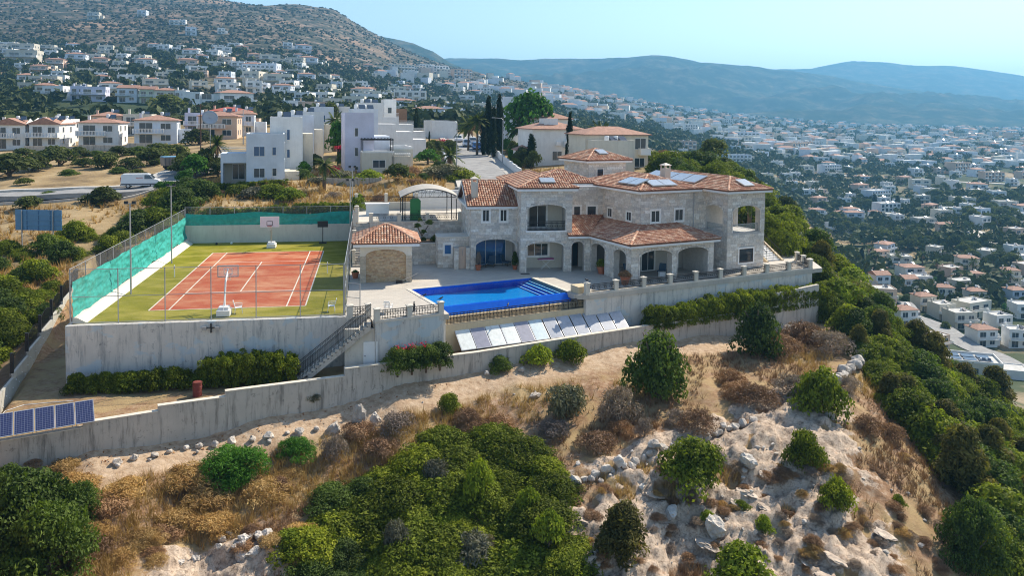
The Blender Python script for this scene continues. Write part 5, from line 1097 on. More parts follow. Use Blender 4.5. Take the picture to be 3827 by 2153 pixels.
def villa2(w, d, h, wall, roof='hip', detailed=True, seed=0, tile=None, bal=True, extra=True):
    """two-storey rendered villa: front = S"""
    r = random.Random(seed); H = HB(detailed, None); t = tile or TILE_F; hw = w/2
    H.block(-hw, hw, 0, d, -1.5, h, wall)
    if roof == 'flat': H.parapet(-hw, hw, 0, d, h, wall)
    elif roof == 'gable': H.hip(-hw, hw, 0, d, h, 1.5, t, .35, True); H.add('gable', MB().add([(-hw,0,h),(-hw,d,h),(-hw,d/2,h+1.4),(hw,0,h),(hw,d,h),(hw,d/2,h+1.4)], [(0,2,1),(3,4,5)]), wall)
    else: H.hip(-hw, hw, 0, d, h, 1.25, t)
    f = h/2
    for z in (0.3, f+.15):
        H.win('S', 0, -hw+w*.12, -hw+w*.42, z, z+2.0, n=1); H.win('S', 0, -hw+w*.62, -hw+w*.85, z+.7, z+1.9, n=1)
        H.win('E', hw, d*.2, d*.2+.8, z+.8, z+1.9, n=0); H.win('E', hw, d*.65, d*.65+.8, z+.8, z+1.9, n=0)
    if bal: H.balcony(-hw-.2, hw*.4 if r.random() < .4 else hw+.1, 0, 1.5, f, wall)
    if extra:
        H.chim(-hw+.6, d*.7, h-.2, h+1.5, wall); H.tank(hw*.2, d*.55, h+(.1 if roof == 'flat' else .9))
        if r.random() < .5: H.block(hw+.003, hw+2.6, d*.3, d, -1.5, f+.2, wall); H.parapet(hw+.003, hw+2.6, d*.3, d, f+.2, wall, .6)
    return H
def gpos(px, py, d):
    p = at(px, py, d); z = hz(p[0], p[1]); return np.array([p[0], p[1], z])
# villas facing the dry field
for (px, d, w, dep, wall, roof, sd0, lb) in (
 (22, 166, 6.6, 9, PLASTER_W, 'gable', 1, 'white gabled villa at the end of the row beyond the dry field'),
 (112, 168, 6.4, 10, PLASTER_W, 'gable', 2, 'gabled villa with a solar roof and white balcony rail'),
 (248, 170, 8.6, 8, PLASTER_W, 'hip', 3, 'white hip-roofed villa behind the low block wall and round tree'),
 (392, 170, 9.2, 8, PLASTER_B, 'hip', 4, 'bluish white villa with stone quoins above the clipped hedge'),
 (152, 186, 5.0, 6, PLASTER_W, 'flat', 5, 'tall plain white house peering over the gabled villas'),
 (268, 205, 8.0, 8, PLASTER_P, 'hip', 6, 'peach hip-roofed villa behind the white balconied villas'),
 (346, 205, 7.5, 7, PLASTER_Y, 'flat', 7, 'beige villa with roof tanks behind the bluish white villa'),
 (548, 178, 9.0, 8, PLASTER_P, 'hip', 8, 'peach villa under the large satellite dish'),
 (612, 190, 5.5, 7, PLASTER_B, 'hip', 9, 'narrow pale blue villa beside the peach villa'),
 (575, 214, 11.0, 8, PLASTER_P, 'hip', 10, 'long villa with a dark red tiled roof and veranda'),
 (500, 196, 7.0, 8, PLASTER_L, 'flat', 11, 'lilac flat-roofed house behind the utility pole')):
    H = villa2(w*.92, dep, 5.3, wall, roof, True, sd0, TILE_R if sd0 == 10 else None)
    if sd0 == 2: H.add('roof_solar_panel', MB().hexa([(-1.6,.6,6.15),(1.6,.6,6.15),(1.6,2.6,6.75),(-1.6,2.6,6.75),(-1.6,.6,6.2),(1.6,.6,6.2),(1.6,2.6,6.8),(-1.6,2.6,6.8)]), SOLAR_F)
    H.place('villa', lb, 'house', gpos(px, 365, d), random.uniform(-3, 8), 'villas beyond the dry field')
def hill_house(px, py, wpx, d, wall, kind, lb, sd0):
    p = at(px, py, d); z = hz(p[0], p[1]); w = max(5, wpx*mpp(d)); H = villa2(w, w*.75, 6.0, wall, kind, True, sd0, None, True, True); H.place('hill_house', lb, 'house', (p[0], p[1], z), random.uniform(-8, 10), 'houses at the foot of the hill')
for k, (cx, cy_, wc, wall, kind, lb) in enumerate((
 (690, 745, 170, PLASTER_L, 'flat', 'lilac flat house with a roof tank at the foot of the hill'), (940, 745, 140, PLASTER_B, 'gable', 'pale blue gabled house beside the lilac flat one'), (1090, 738, 110, PLASTER_G, 'gable', 'sage green gabled house under the hill'),
 (1225, 785, 150, PLASTER_C, 'hip', 'yellow cream house with brown lower windows under the hill'), (1335, 730, 90, PLASTER_W, 'flat', 'white cube house behind the yellow cream house'), (330, 700, 130, PLASTER_C, 'hip', 'cream cottage with dark red roof among dark trees'),
 (200, 612, 130, PLASTER_W, 'hip', 'white low house left of the flat-roofed terrace row'), (375, 618, 190, PLASTER_W, 'flat', 'long white flat-roofed terrace row under the hill'), (750, 622, 85, PLASTER_W, 'hip', 'small white house with a leaning roof tank by the cypress'), (575, 762, 100, PLASTER_L, 'flat', 'low lilac garage wall house in front of the hill'))):
    hill_house(cx/2.9437, cy_/2.9437, wc/2.9437, 330 if cy_ > 650 else 420, wall, kind, lb, 40+k)
# modern white house on the slope with big glazing
H = HB(True, None); H.block(-12, -5, 0, 9, -1, 6, PLASTER_W); H.block(-4.99, 1, 1, 9, -1, 5.4, PLASTER_W); H.block(1.01, 9, 0, 9, -1, 6, PLASTER_W); H.block(-11, 10, -2, -.01, -1.5, .4, PLASTER_W, 'terrace')
for a in ((-6.8, -5.4), (-4.4, -.6), (2, 5), (6.5, 8.6)): H.win('S', 0 if a[0] < -5 or a[0] > 1 else 1, a[0], a[1], 3.2, 5.4)
for a in ((-10, -8), (-3, 0), (2, 8)): H.win('S', 0 if a[0] < -5 or a[0] > 1 else 1, a[0], a[1], .5, 2.5, n=2)
H.parapet(-12, -5, 0, 9, 6, PLASTER_W, .2); H.parapet(1.01, 9, 0, 9, 6, PLASTER_W, .2); H.place('modern_villa', 'long white cubist villa with big dark windows under the hill', 'house', gpos(535, 256, 330), 2)
# ------------------------------------------------------------------ white modern street houses
def cube_house(lb, px0, px1, pytop, d, dep, wall, wins, extra=None, deg=6, group=None):
    a, b = at(px0, pytop, d), at(px1, pytop, d); w = np.linalg.norm((b-a)[:2]); c = (a+b)/2; g = min(hz(c[0], c[1]), hz(c[0], c[1]+dep)); h = c[2]-g; H = HB(True, None)
    H.block(-w/2, w/2, 0, dep, -1.2, h, wall); H.parapet(-w/2, w/2, 0, dep, h, wall, .25)
    for (u0, u1, z0, z1, n, pn) in wins: H.win('S', 0, -w/2+u0*w, -w/2+u1*w, z0*h, z1*h, FRAMEW, pn, n, .05)
    for zf in (.25, .62): H.win('E', w/2, dep*.3, dep*.3+1.0, zf*h, zf*h+1.3); H.win('E', w/2, dep*.65, dep*.65+.8, zf*h, zf*h+1.3, n=0)
    if extra: extra(H, w, h, dep)
    return H.place('modern_house', lb, 'house', (c[0], c[1], g), deg, group)
def pergola(H, x0, x1, y0, y1, z, mat, h=2.2, n=9):
    m = MB()
    for x in (x0, x1):
        for y in (y0, y1): m.box(x-.06, x+.06, y-.06, y+.06, z, z+h)
    m.box(x0-.1, x1+.1, y0-.06, y0+.06, z+h, z+h+.15); m.box(x0-.1, x1+.1, y1-.06, y1+.06, z+h, z+h+.15)
    for k in range(n+1): x = x0+(x1-x0)*k/n; m.box(x-.04, x+.04, y0-.25, y1+.25, z+h+.15, z+h+.28)
    H.add('pergola', m, mat)
def ex_L0(H, w, h, dep):
    H.block(-w/2-3.4, -w/2-.003, 1.2, 7, 2.55, 3.9, PLASTER_B); H.block(-w/2-3.4, -w/2-3.1, 1.2, 7, -1, 2.55, PLASTER_B, 'pier'); H.block(-w/2-3.1, -w/2-.01, 4, 7, -1, 2.54, PLASTER_Y, 'back_wall'); H.win('S', 4, -w/2-2.0, -w/2-.4, .1, 2.2, n=1); m = MB()
    for k in range(4): m.box(-w/2-3.4, -w/2-.01, 1.25, 1.3, 4.1+k*.22, 4.18+k*.22)
    H.add('roof_railing', m, WHITE); H.block(w/2+.003, w/2+2.0, 1.5, 8, -1, 1.3, PLASTER_Y, 'side_wall')
cube_house('pale blue two-storey cube house behind the long clipped hedge', 622, 714, 341, 108, 8, PLASTER_B, [(.20, .47, .56, .76, 1, PANE_B), (.68, .77, .58, .75, 0, PANE_B), (.20, .47, .10, .29, 1, None), (.68, .78, .13, .29, 0, None)], ex_L0)
sl = [(.52, .60, .62, .80, 0, PANE_B), (.52, .60, .30, .44, 0, PANE_B)]
def side_fin(H, w, h, dep):
    H.block(w/2+.003, w/2+1.6, 3.0, dep, -1, h*.72, PLASTER_Y, 'stair_fin'); H.tank(-w*.2, dep*.4, h+.05)
for k, (a, b, t_, d) in enumerate(((681, 760, 298, 116), (716, 789, 293, 128), (751, 814, 284, 144), (785, 839, 271, 166), (838, 880, 270, 190))):
    cube_house(['tall pale house rising right behind the blue cube house', 'second tall pale house of the stepped row', 'third tall pale house of the stepped row', 'fourth tall pale house of the stepped row', 'last tall pale house of the stepped row'][k], a, b, t_, d, 8.5, PLASTER_B if k % 2 else PLASTER_W, sl, side_fin, 6, 'tall pale houses of the stepped row')
def ex_R0(H, w, h, dep):
    H.block(w*.02, w*.02+4.8, -3.2, -.003, -1.2, 3.1, PLASTER_Y); H.parapet(w*.02, w*.02+4.8, -3.2, -.003, 3.1, PLASTER_W, .25); H.win('S', -3.2, w*.02+1.6, w*.02+3.4, .9, 2.0, n=1); pergola(H, w*.02+.1, w*.02+4.6, -3.0, -.4, 3.3, IRON, 1.7)
    H.block(w/2+.003, w/2+2.6, 1.5, 7, -1, h*.62, PLASTER_B); H.block(w/2+2.61, w/2+5.8, -1.5, 6, -1, 3.6, PLASTER_Y); H.parapet(w/2+2.61, w/2+5.8, -1.5, 6, 3.6, PLASTER_W, .35); m = MB()
    for j in range(4): m.box(w/2+2.6, w/2+5.8, -1.5, -1.44, 4.1+j*.2, 4.17+j*.2)
    H.add('roof_railing', m, WHITE); H.block(w/2+2.3, w/2+5.2, -3.2, -1.51, -1, 2.6, PLASTER_Y, 'porch'); pergola(H, w/2+2.4, w/2+5.1, -3.1, -1.6, 2.3, WHITE, .45)
cube_house('tall bluish white house with a black pergola on its front block', 869, 941, 287, 120, 8, PLASTER_L, [(.34, .44, .62, .76, 0, None), (.34, .44, .28, .42, 0, None), (.34, .44, .04, .09, 0, None)], ex_R0)
def ex_R(H, w, h, dep):
    for j, (q, zz) in enumerate(((3.2, .72), (6.2, .56), (8.6, .40))):
        H.block(w/2+.003 if j == 0 else w/2+(3.2, 6.2)[j-1]+.003, w/2+q, 0, 6, -1, h*zz, PLASTER_W); m = MB()
        for i in range(3): m.box(w/2+(.003, 3.2, 6.2)[j], w/2+q, 0, .05, h*zz+.25*i+.15, h*zz+.25*i+.24)
        H.add('roof_railing', m, WHITE)
    H.tank(-w*.3, dep*.4, h+.05); H.tank(w*.05, dep*.5, h+.05)
for k, (a, b, t_, d) in enumerate(((887, 951, 277, 138), (903, 963, 261, 156))):
    cube_house(['white house stepping down in roof terraces behind the pergola house', 'taller white house with round roof tanks behind the roof terraces'][k], a, b, t_, d, 8, PLASTER_W if k else PLASTER_B, [], ex_R)
cube_house('slim white stair-tower house with a single upper window', 967, 997, 252, 166, 6, PLASTER_W, [(.3, .6, .72, .84, 0, None)])
cube_house('brown timber-clad cube house behind the white terraces', 996, 1024, 276, 168, 6, simple('brown_cladding', (.20, .12, .075), .8, .15, 2), [(.2, .7, .5, .6, 1, None)])
cube_house('plain white walled compound at the end of the street', 1086, 1150, 306, 200, 12, PLASTER_W, [])
# ------------------------------------------------------------------ cream villas right of the street
def cream(lb, px, d, w, dep, h, wall, deg, wins, rh=1.5, dy=0, more=None, z=None):
    p = gpos(px, 400, d); H = HB(True, None); H.block(-w/2, w/2, 0, dep, -1.5, h, wall); H.hip(-w/2, w/2, 0, dep, h, rh, TILE_F, .45)
    for a in wins: H.win('S', 0, *a)
    H.win('E', w/2, dep*.3, dep*.3+1, h*.62, h*.62+1.2); more and more(H, w, h, dep); return H.place('tiled_villa', lb, 'house', (p[0], p[1], p[2] if z is None else z), deg)
def more1(H, w, h, dep): H.block(-w/2+2.5, -w/2+5, 2, 5, h+.3, h+1.9, PLASTER_W, 'roof_box'); H.balcony(w*.1, w*.5, 0, 1.2, h*.52, PLASTER_C, 'bar'); m = MB(); m.box(-w*.05, w*.04, -.35, 0, h*.55, h*.66); H.add('air_conditioner', m, WHITE); H.block(-w/2-2.4, -w/2-.003, 1, 4, -1, 2.4, PLASTER_W, 'porch'); H.hip(-w/2-2.4, -w/2-.003, 1, 4, 2.4, .9, TILE_F, .3)
cream('cream tiled villa with a balcony behind the street cypresses', 1404, 134, 9.0, 10, 6.0, PLASTER_W, 4, [(1.4, 2.6, 4.4, 6.0), (-1.0, .6, .8, 2.3), (2.8, 3.9, .6, 2.2)], 1.6, more=more1)
def more2(H, w, h, dep):
    H.block(-w/2+.3, w*.12, -3.4, -.003, -1.5, h*.78, PLASTER_C, 'terrace_block'); H.parapet(-w/2+.3, w*.12, -3.4, -.003, h*.78, PLASTER_C, .5); H.tank(-w*.25, -1.8, h*.8); H.tank(-w*.1, -1.6, h*.8); H.balcony(w*.34, w*.5, 0, 1.0, h*.45, PLASTER_C, 'bar')
cream('sandy yellow villa with a long tiled roof and roof tanks behind the stair tower', 1552, 119, 10.5, 7, 5.3, PLASTER_C, 8, [(3.0, 4.8, 3.2, 4.8), (3.0, 4.6, .5, 1.8)], 1.3, more=more2)
cream('distant peach villa with a red hip roof above the round green tree', 1338, 190, 9, 9, 9.0, PLASTER_P, 4, [(-2, -1, 6, 8), (1, 2, 6, 8)], 1.8)
cream('orange-roofed villa half hidden behind the round green tree', 1385, 165, 9, 8, 7.6, PLASTER_W, 4, [(1, 2, 5, 6.6)], 1.7)
p = gpos(1283, 400, 178); t = thing('round_tower', 'white round tower house between the tall cypresses', 'house', tuple(p)); MB().lathe([(0, -1), (2.9, -1), (2.9, 11.6), (2.6, 11.6), (2.6, 11.3), (0, 11.3)], 22).build('wall', PLASTER_B, t); MB().box(-.5, .5, -2.95, -2.7, 7.5, 10).build('window', FRAMEB, t); MB().box(-.38, .38, -2.97, -2.94, 7.6, 9.9).build('pane', GL_F, t)
# walls by the street
def yard_wall(lb, P, h, mat, th=.25, name='yard_wall'):
    t = thingw(name, lb, 'wall', tuple(P[0]) + (hz(*P[0]),))
    for a, b in zip(P[:-1], P[1:]):
        a, b = np.array(a, float), np.array(b, float); L = np.linalg.norm(b-a); fr = Fr(a[0], a[1], math.degrees(math.atan2(*(b-a)[::-1]))); za, zb_ = hz(*a), hz(*b); n = max(1, int(L/6))
        for k in range(n):
            z = za+(zb_-za)*(k+.5)/n; s = MB().box(L*k/n, L*(k+1)/n-.01, 0, th, z-1.2, z+h, fr).build('wall_panel', mat, t); MB().box(L*(k+1)/n-.35, L*(k+1)/n-.012, -.05, th+.05, z+h, z+h+.18, fr).build('coping_cap', mat, s)
    return t
yard_wall('long white garden wall climbing beside the street pavement', [on_street(s, -5.2)[:2] for s in (6, 30, 60, 92)], 1.5, PLASTER_W)
yard_wall('low white garden wall on the palm side of the street', [on_street(s, 5.0)[:2] for s in (10, 40, 70)], .9, PLASTER_W)
yard_wall('grey block wall in front of the balconied villas', [at(x, 385, 160)[:2] for x in (60, 200, 320, 420)], 1.2, CONC)
yard_wall('low grey block wall at the back of the dry lot', [at(x, 462, 110)[:2] for x in (790, 900, 960)], .7, CONC)
# ------------------------------------------------------------------ vehicles
CARW = simple('car_white', (.72, .73, .74), .25, .02); CARS = simple('car_silver', (.42, .44, .47), .3, .03, metal=.3); CARB = simple('car_blue', (.05, .16, .42), .25, .03); TYRE = simple('tyre', (.02, .02, .02), .9, .1); LAMP = simple('tail_lamp', (.4, .02, .02), .3, .05); HEAD = simple('head_lamp', (.7, .72, .75), .1, .02); PLATE = simple('number_plate', (.6, .45, .05), .5, .05); BUMP = simple('grey_bumper', (.10, .10, .11), .7, .1)
def wheels(t, xs, hw, r):
    for x in xs:
        for s in (-1, 1):
            w = MB(); w.tube([(x, s*hw-s*.20, r), (x, s*hw, r)], r, 14); o = w.build('wheel', TYRE, t); MB().tube([(x, s*hw-s*.05, r), (x, s*hw+s*.012, r)], r*.6, 10).build('rim', ALU, o)
def body(prof, hw, taper=.0, belt=None):
    m = MB(); n = len(prof); V = []
    for s in (-1, 1):
        for x, z in prof: V.append((x, s*(hw - (taper*max(0, z-belt) if belt else 0)), z))
    m.add(V, [tuple(range(n-1, -1, -1)), tuple(range(n, 2*n))] + [(i, (i+1) % n, n+(i+1) % n, n+i) for i in range(n)]); return m
def van(loc, rz, lb):
    t = thing('parked_van', lb, 'van', tuple(loc), rz); P = [(-2.45, .38), (-2.5, .6), (-2.48, 1.3), (-2.38, 1.92), (-2.2, 1.98), (.9, 1.98), (1.2, 1.90), (1.75, 1.28), (2.3, 1.12), (2.48, .95), (2.5, .45), (2.4, .36)]
    body(P, .95, .12, 1.2).build('body', CARW, t); wheels(t, (-1.55, 1.55), .955, .33)
    for s in (-1, 1):
        V = [(.55, s*.945, 1.3), (1.65, s*.945, 1.3), (1.15, s*.885, 1.82), (.55, s*.885, 1.84)]; MB().add(V, [(0, 1, 2, 3)] if s < 0 else [(3, 2, 1, 0)]).build('side_window', GL_F, t).location = (0, s*.012, 0)
        MB().box(-2.42, 2.4, s*.955-.02, s*.955+.02, .48, .66).build('rub_strip', BUMP, t)
        MB().box(-.55, .35, s*.905-.006, s*.905+.006, 1.42, 1.50).build('side_lettering', RED, t).location = (0, s*.018, 0)
        MB().box(-2.53, -2.44, s*.78, s*.78+s*.14, .95, 1.55).build('tail_light', LAMP, t) if s > 0 else MB().box(-2.53, -2.44, -.92, -.78, .95, 1.55).build('tail_light', LAMP, t); MB().box(2.38, 2.49, s*.7-.16, s*.7+.16, .78, .98).build('headlight', HEAD, t)
    MB().hexa([(1.26,-.72,1.86),(1.76,-.80,1.31),(1.76,.80,1.31),(1.26,.72,1.86),(1.29,-.72,1.89),(1.79,-.80,1.34),(1.79,.80,1.34),(1.29,.72,1.89)]).build('windscreen', GL_F, t)
    MB().box(-2.515, -2.46, -.7, .7, 1.32, 1.72).build('rear_window', CARW, t); MB().box(-2.56, -2.4, -.9, .9, .36, .58).build('rear_bumper', BUMP, t); MB().box(-2.535, -2.5, -.25, .25, .75, .87).build('number_plate', PLATE, t)
    MB().box(-2.53, -2.515, -.55, .3, 1.42, 1.52).build('rear_lettering', RED, t); MB().box(-2.53, -2.512, .35, .65, .85, .95).build('door_handle', BUMP, t)
vp = gpos(355, 463, 111); van((vp[0], vp[1], vp[2]+.17), math.radians(8), 'white panel van with red side lettering parked on the side road')
def car(loc, rz, lb, mat, suv=True):
    t = thing('parked_car', lb, 'car', tuple(loc), rz); h = 1.62 if suv else 1.45
    body([(-2.1, .3), (-2.15, .75), (-2.05, .95), (1.0, 1.0), (1.95, .85), (2.12, .6), (2.1, .3)], .9).build('body', mat, t)
    body([(-2.0, .955), (-1.75, h-.05), (-1.4, h), (.2, h), (.5, h-.08), (1.1, 1.0)], .86, .25, .95).build('cabin', mat, t); wheels(t, (-1.3, 1.3), .91, .33)
    for s in (-1, 1):
        MB().add([(-1.7, s*.83, 1.05), (.85, s*.83, 1.05), (.35, s*.72, h-.12), (-1.5, s*.72, h-.12)], [(0, 1, 2, 3)] if s < 0 else [(3, 2, 1, 0)]).build('side_window', GL_F, t).location = (0, s*.022, 0)
        MB().box(2.0, 2.13, s*.62-.18, s*.62+.18, .62, .78).build('headlight', HEAD, t); MB().box(-2.17, -2.05, s*.7-.12, s*.7+.12, .75, .95).build('tail_light', LAMP, t)
    MB().hexa([(.52,-.62,h-.10),(1.08,-.72,1.03),(1.08,.72,1.03),(.52,.62,h-.10),(.56,-.62,h-.08),(1.12,-.72,1.05),(1.12,.72,1.05),(.56,.62,h-.08)]).build('windscreen', GL_F, t); MB().box(2.1, 2.16, -.28, .28, .42, .54).build('number_plate', HEAD, t); MB().box(2.0, 2.15, -.85, .85, .3, .45).build('bumper', BUMP, t)
    return t
sa = math.atan2(sd_[1], sd_[0])
for s, off, mt, lb in ((56, -2.2, CARB, 'white and blue hatchback with bright windscreen, lowest of the street cars'), (64, -.6, CARW, 'white pickup-like car just behind the blue-glazed hatchback'), (72, -2.4, CARS, 'silver car squeezed between the white cars on the street'), (78, .6, CARW, 'white van-like car topmost on the street by the palms')):
    q = on_street(s, off); car((q[0], q[1], q[2]+.2), sa+math.pi, lb, mt)
q = gpos(447, 420, 124); t = thing('dump_truck', 'grey tipper truck half hidden behind the garden trees', 'truck', (q[0], q[1], q[2]+.15), math.radians(35)); t.scale = (.68, .68, .68); wheels(t, (-2.2, -1.1, 2.3), 1.2, .5)
MB().box(-3.2, 3.2, -.5, .5, .5, .95).build('chassis', IRON, t); MB().hexa([(-3.4,-1.2,1.0),(1.4,-1.2,1.0),(1.4,1.2,1.0),(-3.4,1.2,1.0),(-3.6,-1.3,2.9),(1.4,-1.3,2.9),(1.4,1.3,2.9),(-3.6,1.3,2.9)]).build('tipper_body', simple('faded_brown_metal', (.30, .24, .20), .7, .15), t); body([(1.6, .7), (1.6, 2.9), (2.9, 2.9), (3.3, 1.8), (3.3, .7)], 1.15).build('cab', CARW, t); MB().box(-3.5, 1.3, -1.2, 1.2, 2.92, 3.1).build('tarpaulin', simple('blue_tarpaulin', (.2, .42, .6), .6, .1), t)
for k in range(6): MB().box(-3.3+k*.8, -3.2+k*.8, -1.34, -1.22, 1.05, 2.8).build('side_rib', BUMP, t)
# ------------------------------------------------------------------ street furniture
def utility_pole(px, pyb, d, h, lb, arm=True, lamp=False):
    p = gpos(px, pyb, d); t = thing('street_lamp' if lamp else 'utility_pole', lb, 'street lamp' if lamp else 'utility pole', tuple(p)); MB().tube([(0, 0, -.5), (0, 0, h)], [.13, .08], 7).build('pole', STEEL if lamp else WOOD, t)
    if lamp: MB().tube([(0, 0, h), (.2, 0, h+.2), (1.4, 0, h+.3)], .05, 6).build('arm', STEEL, t); MB().box(1.2, 1.9, -.12, .12, h+.22, h+.34).build('lamp_head', STEEL, t)
    elif arm: MB().box(-.8, .8, -.06, .06, h-.5, h-.35).build('crossarm', WOOD, t)
utility_pole(505, 385, 150, 9, 'dark utility pole in front of the lilac house'); utility_pole(300, 240, 400, 9, 'dark utility pole on the tan field below the hill'); utility_pole(440, 290, 300, 9, 'dark utility pole behind the long red-roofed villa')
utility_pole(612, 380, 160, 7, 'grey street lamp beside the narrow pale blue villa', lamp=True)
for s, off, lb in ((30, -4.9, 'grey street lamp by the white wall and cypresses'), (8, 4.2, 'tall grey street lamp at the foot of the street')):
    q = on_street(s, off); t = thing('street_lamp', lb, 'street lamp', tuple(q), sa); MB().tube([(0, 0, -.3), (0, 0, 8.0)], [.10, .06], 7).build('pole', STEEL, t); MB().tube([(0, 0, 8), (0, .3, 8.2), (0, 1.6, 8.3)], .045, 6).build('arm', STEEL, t); MB().box(-.12, .12, 1.4, 2.0, 8.24, 8.36).build('lamp_head', STEEL, t)
p = at(528, 298, 150); t = thing('satellite_dish', 'big grey satellite dish above the peach villa', 'satellite dish', tuple(p)); prof = [(0.02, 0), (.5, .06), (1.0, .22), (1.45, .48), (1.47, .52), (1.0, .26), (.5, .1), (0.02, .04)]
o = MB().lathe(prof, 20).build('dish', simple('dish_grey', (.42, .43, .45), .6, .05), t, True); o.rotation_euler = (math.radians(65), 0, math.radians(12)); MB().tube([(0, .2, -6.5), (0, .2, 0)], .09, 7).build('pole', STEEL, t); MB().tube([(0, 0, 0), (.1, -1.2, .35)], .03, 5).build('feed_arm', STEEL, t)
SIGN = simple('blue_sign_back', (.10, .24, .40), .5, .08); a = at(38, 527, 86); b = at(155, 527, 86); w = np.linalg.norm((b-a)[:2]); g = hz(*((a+b)/2)[:2]); top = a[2]
t = thing('road_sign', 'large blue back of a road sign board in the dry field', 'sign', tuple((a+b)/2*np.array([1, 1, 0])+np.array([0, 0, g])), math.atan2((b-a)[1], (b-a)[0])); hh = 52*mpp(86)
MB().box(-w/2, w/2, 0, .04, top-g-hh, top-g).build('board', SIGN, t); m = MB()
for k in range(1, 4): m.box(-w/2, w/2, -.05, -.001, top-g-hh+hh*k/4-.04, top-g-hh+hh*k/4+.04)
m.build('stiffener', SIGN, t)
for x in (-w*.35, w*.32): MB().tube([(x, -.1, -.4), (x, -.1, top-g-.05)], .06, 7).build('post', STEEL, t)
for x in (-w/2+w*.25, 0, w*.25): MB().box(x-.03, x+.03, -.045, -.001, top-g-hh, top-g).build('panel_joint', simple('sign_joint', (.06, .16, .29), .5), t)
# ------------------------------------------------------------------ plants: prototypes
def unit(v): return v/(np.linalg.norm(v, axis=-1, keepdims=True)+1e-9)
def leaf_quads(C, N, size, aspect=2.0, tilt=.7, fold=True):
    """one small leaf spray (rhombus) per centre, facing roughly along N"""
    n = len(C); nn = unit(N + RNG.normal(0, tilt, (n, 3))); a = unit(np.cross(nn, RNG.normal(0, 1, (n, 3)))); b = np.cross(nn, a); s = (size*RNG.uniform(.6, 1.35, n))[:, None]
    V = np.stack([C - a*s*aspect*.5, C - b*s*.5 + nn*s*.12, C + a*s*aspect*.5, C + b*s*.5 + nn*s*.12], 1).reshape(-1, 3); return V, np.arange(4*n).reshape(n, 4)
def clumps(R, H, k, kr, base=.15, cone=0.0, lump=1.0):
    """clump centres and radii filling a dome (or cone) of radius R and height H"""
    out = []
    for i in range(k):
        t = 2*math.pi*RNG.random(); q = math.sqrt(RNG.random()); z = base + (1-base)*RNG.random()**.8
        lim = math.sqrt(max(.02, 1-z*z)) if cone == 0 else (1-z)**cone*.95+.05; out.append((R*q*lim*math.cos(t)*.86, R*q*lim*math.sin(t)*.86, H*z*.84, kr*RNG.uniform(.55, 1.5)*lump))
    return np.array(out)
def foliage(name, K, nleaf, size, mat, aspect=2.0, tilt=.7, flat=.8, inner=.55):
    """leaves spread in the shells of clumps"""
    k = len(K); w = K[:, 3]**2; idx = RNG.choice(k, nleaf, p=w/w.sum()); d = unit(RNG.normal(0, 1, (nleaf, 3))); d[:, 2] = np.where(d[:, 2] < -.35, -d[:, 2], d[:, 2]); d = unit(d)
    r = K[idx, 3]*RNG.uniform(inner, 1.08, nleaf)**.6*np.where(RNG.random(nleaf) < .06, RNG.uniform(1.0, 1.35, nleaf), 1.0); C = K[idx, :3] + d*r[:, None]*np.array([1, 1, flat]); C[:, 2] = np.maximum(C[:, 2], .03)
    V, F = leaf_quads(C, d + np.array([0, 0, .35]), size, aspect, tilt); ct = RNG.random(k); rnd = np.clip(.55*ct[idx] + .45*RNG.random(nleaf), 0, 1); return np_mesh(name, V, F, mat, rnd)
def blades(name, n, R, H, w, mat, lean=.5, up=.0, thick_top=False):
    """thin stems fanning from the ground"""
    t = RNG.random(n)*2*math.pi; q = np.sqrt(RNG.random(n))*R*.55; B = np.c_[q*np.cos(t), q*np.sin(t), np.zeros(n)]; out = np.c_[np.cos(t), np.sin(t), np.zeros(n)]
    h = H*RNG.uniform(.45, 1.0, n); T = B + out*(R*lean*RNG.random(n))[:, None] + np.c_[RNG.normal(0, .08*R, n), RNG.normal(0, .08*R, n), h*(1 - .35*(q/R)**2)]
    s = unit(np.c_[-np.sin(t)+RNG.normal(0, .6, n), np.cos(t)+RNG.normal(0, .6, n), np.zeros(n)])*w*.5; M = (B+T)/2 + np.array([0, 0, 1])*(h*.12)[:, None]
    V = np.stack([B-s, B+s, M+s*.9, M-s*.9], 1), np.stack([M-s*.9, M+s*.9, T+s*.35, T-s*.35], 1); V = np.concatenate([V[0].reshape(-1, 3), V[1].reshape(-1, 3)]); return np_mesh(name, V, np.arange(8*n).reshape(2*n, 4), mat, np.tile(RNG.random(n), 2))
def trunk_mesh(name, h, r, limbs, spread, mat, seed=0):
    rr = random.Random(seed); m = MB(); m.tube([(0, 0, -.3), (.05*r, 0, h*.35), (rr.uniform(-.1, .1)*h*.3, rr.uniform(-.1, .1)*h*.3, h*.62)], [r*1.25, r*.85, r*.6], 7)
    for k in range(limbs):
        a = 2*math.pi*k/limbs + rr.uniform(-.4, .4); z0 = h*rr.uniform(.3, .6); m.tube([(0, 0, z0), (spread*.45*math.cos(a), spread*.45*math.sin(a), z0+h*.2), (spread*math.cos(a), spread*math.sin(a), h*rr.uniform(.75, .95))], [r*.55, r*.38, r*.14], 5)
    return m.mesh(name, mat, True)
BARK = simple('grey_brown_bark', (.12, .09, .065), .95, .3, 4, world=False, bumps=.5); DEADW = simple('grey_dead_wood', (.32, .29, .26), .95, .2, 3, world=False)
G_MASTIC = leafmat('mastic_leaf', [(.018, .026, .005), (.085, .115, .012), (.185, .225, .022), (.32, .35, .045)])
G_DARK = leafmat('dark_carob_leaf', [(.012, .022, .006), (.045, .075, .014), (.095, .145, .026), (.16, .22, .045)], gloss=.2)
G_YEL = leafmat('yellow_green_leaf', [(.06, .09, .008), (.14, .19, .016), (.25, .31, .03), (.36, .40, .06)])
G_BROOM = leafmat('bright_broom', [(.025, .07, .012), (.06, .16, .022), (.12, .26, .04)], var=.15)
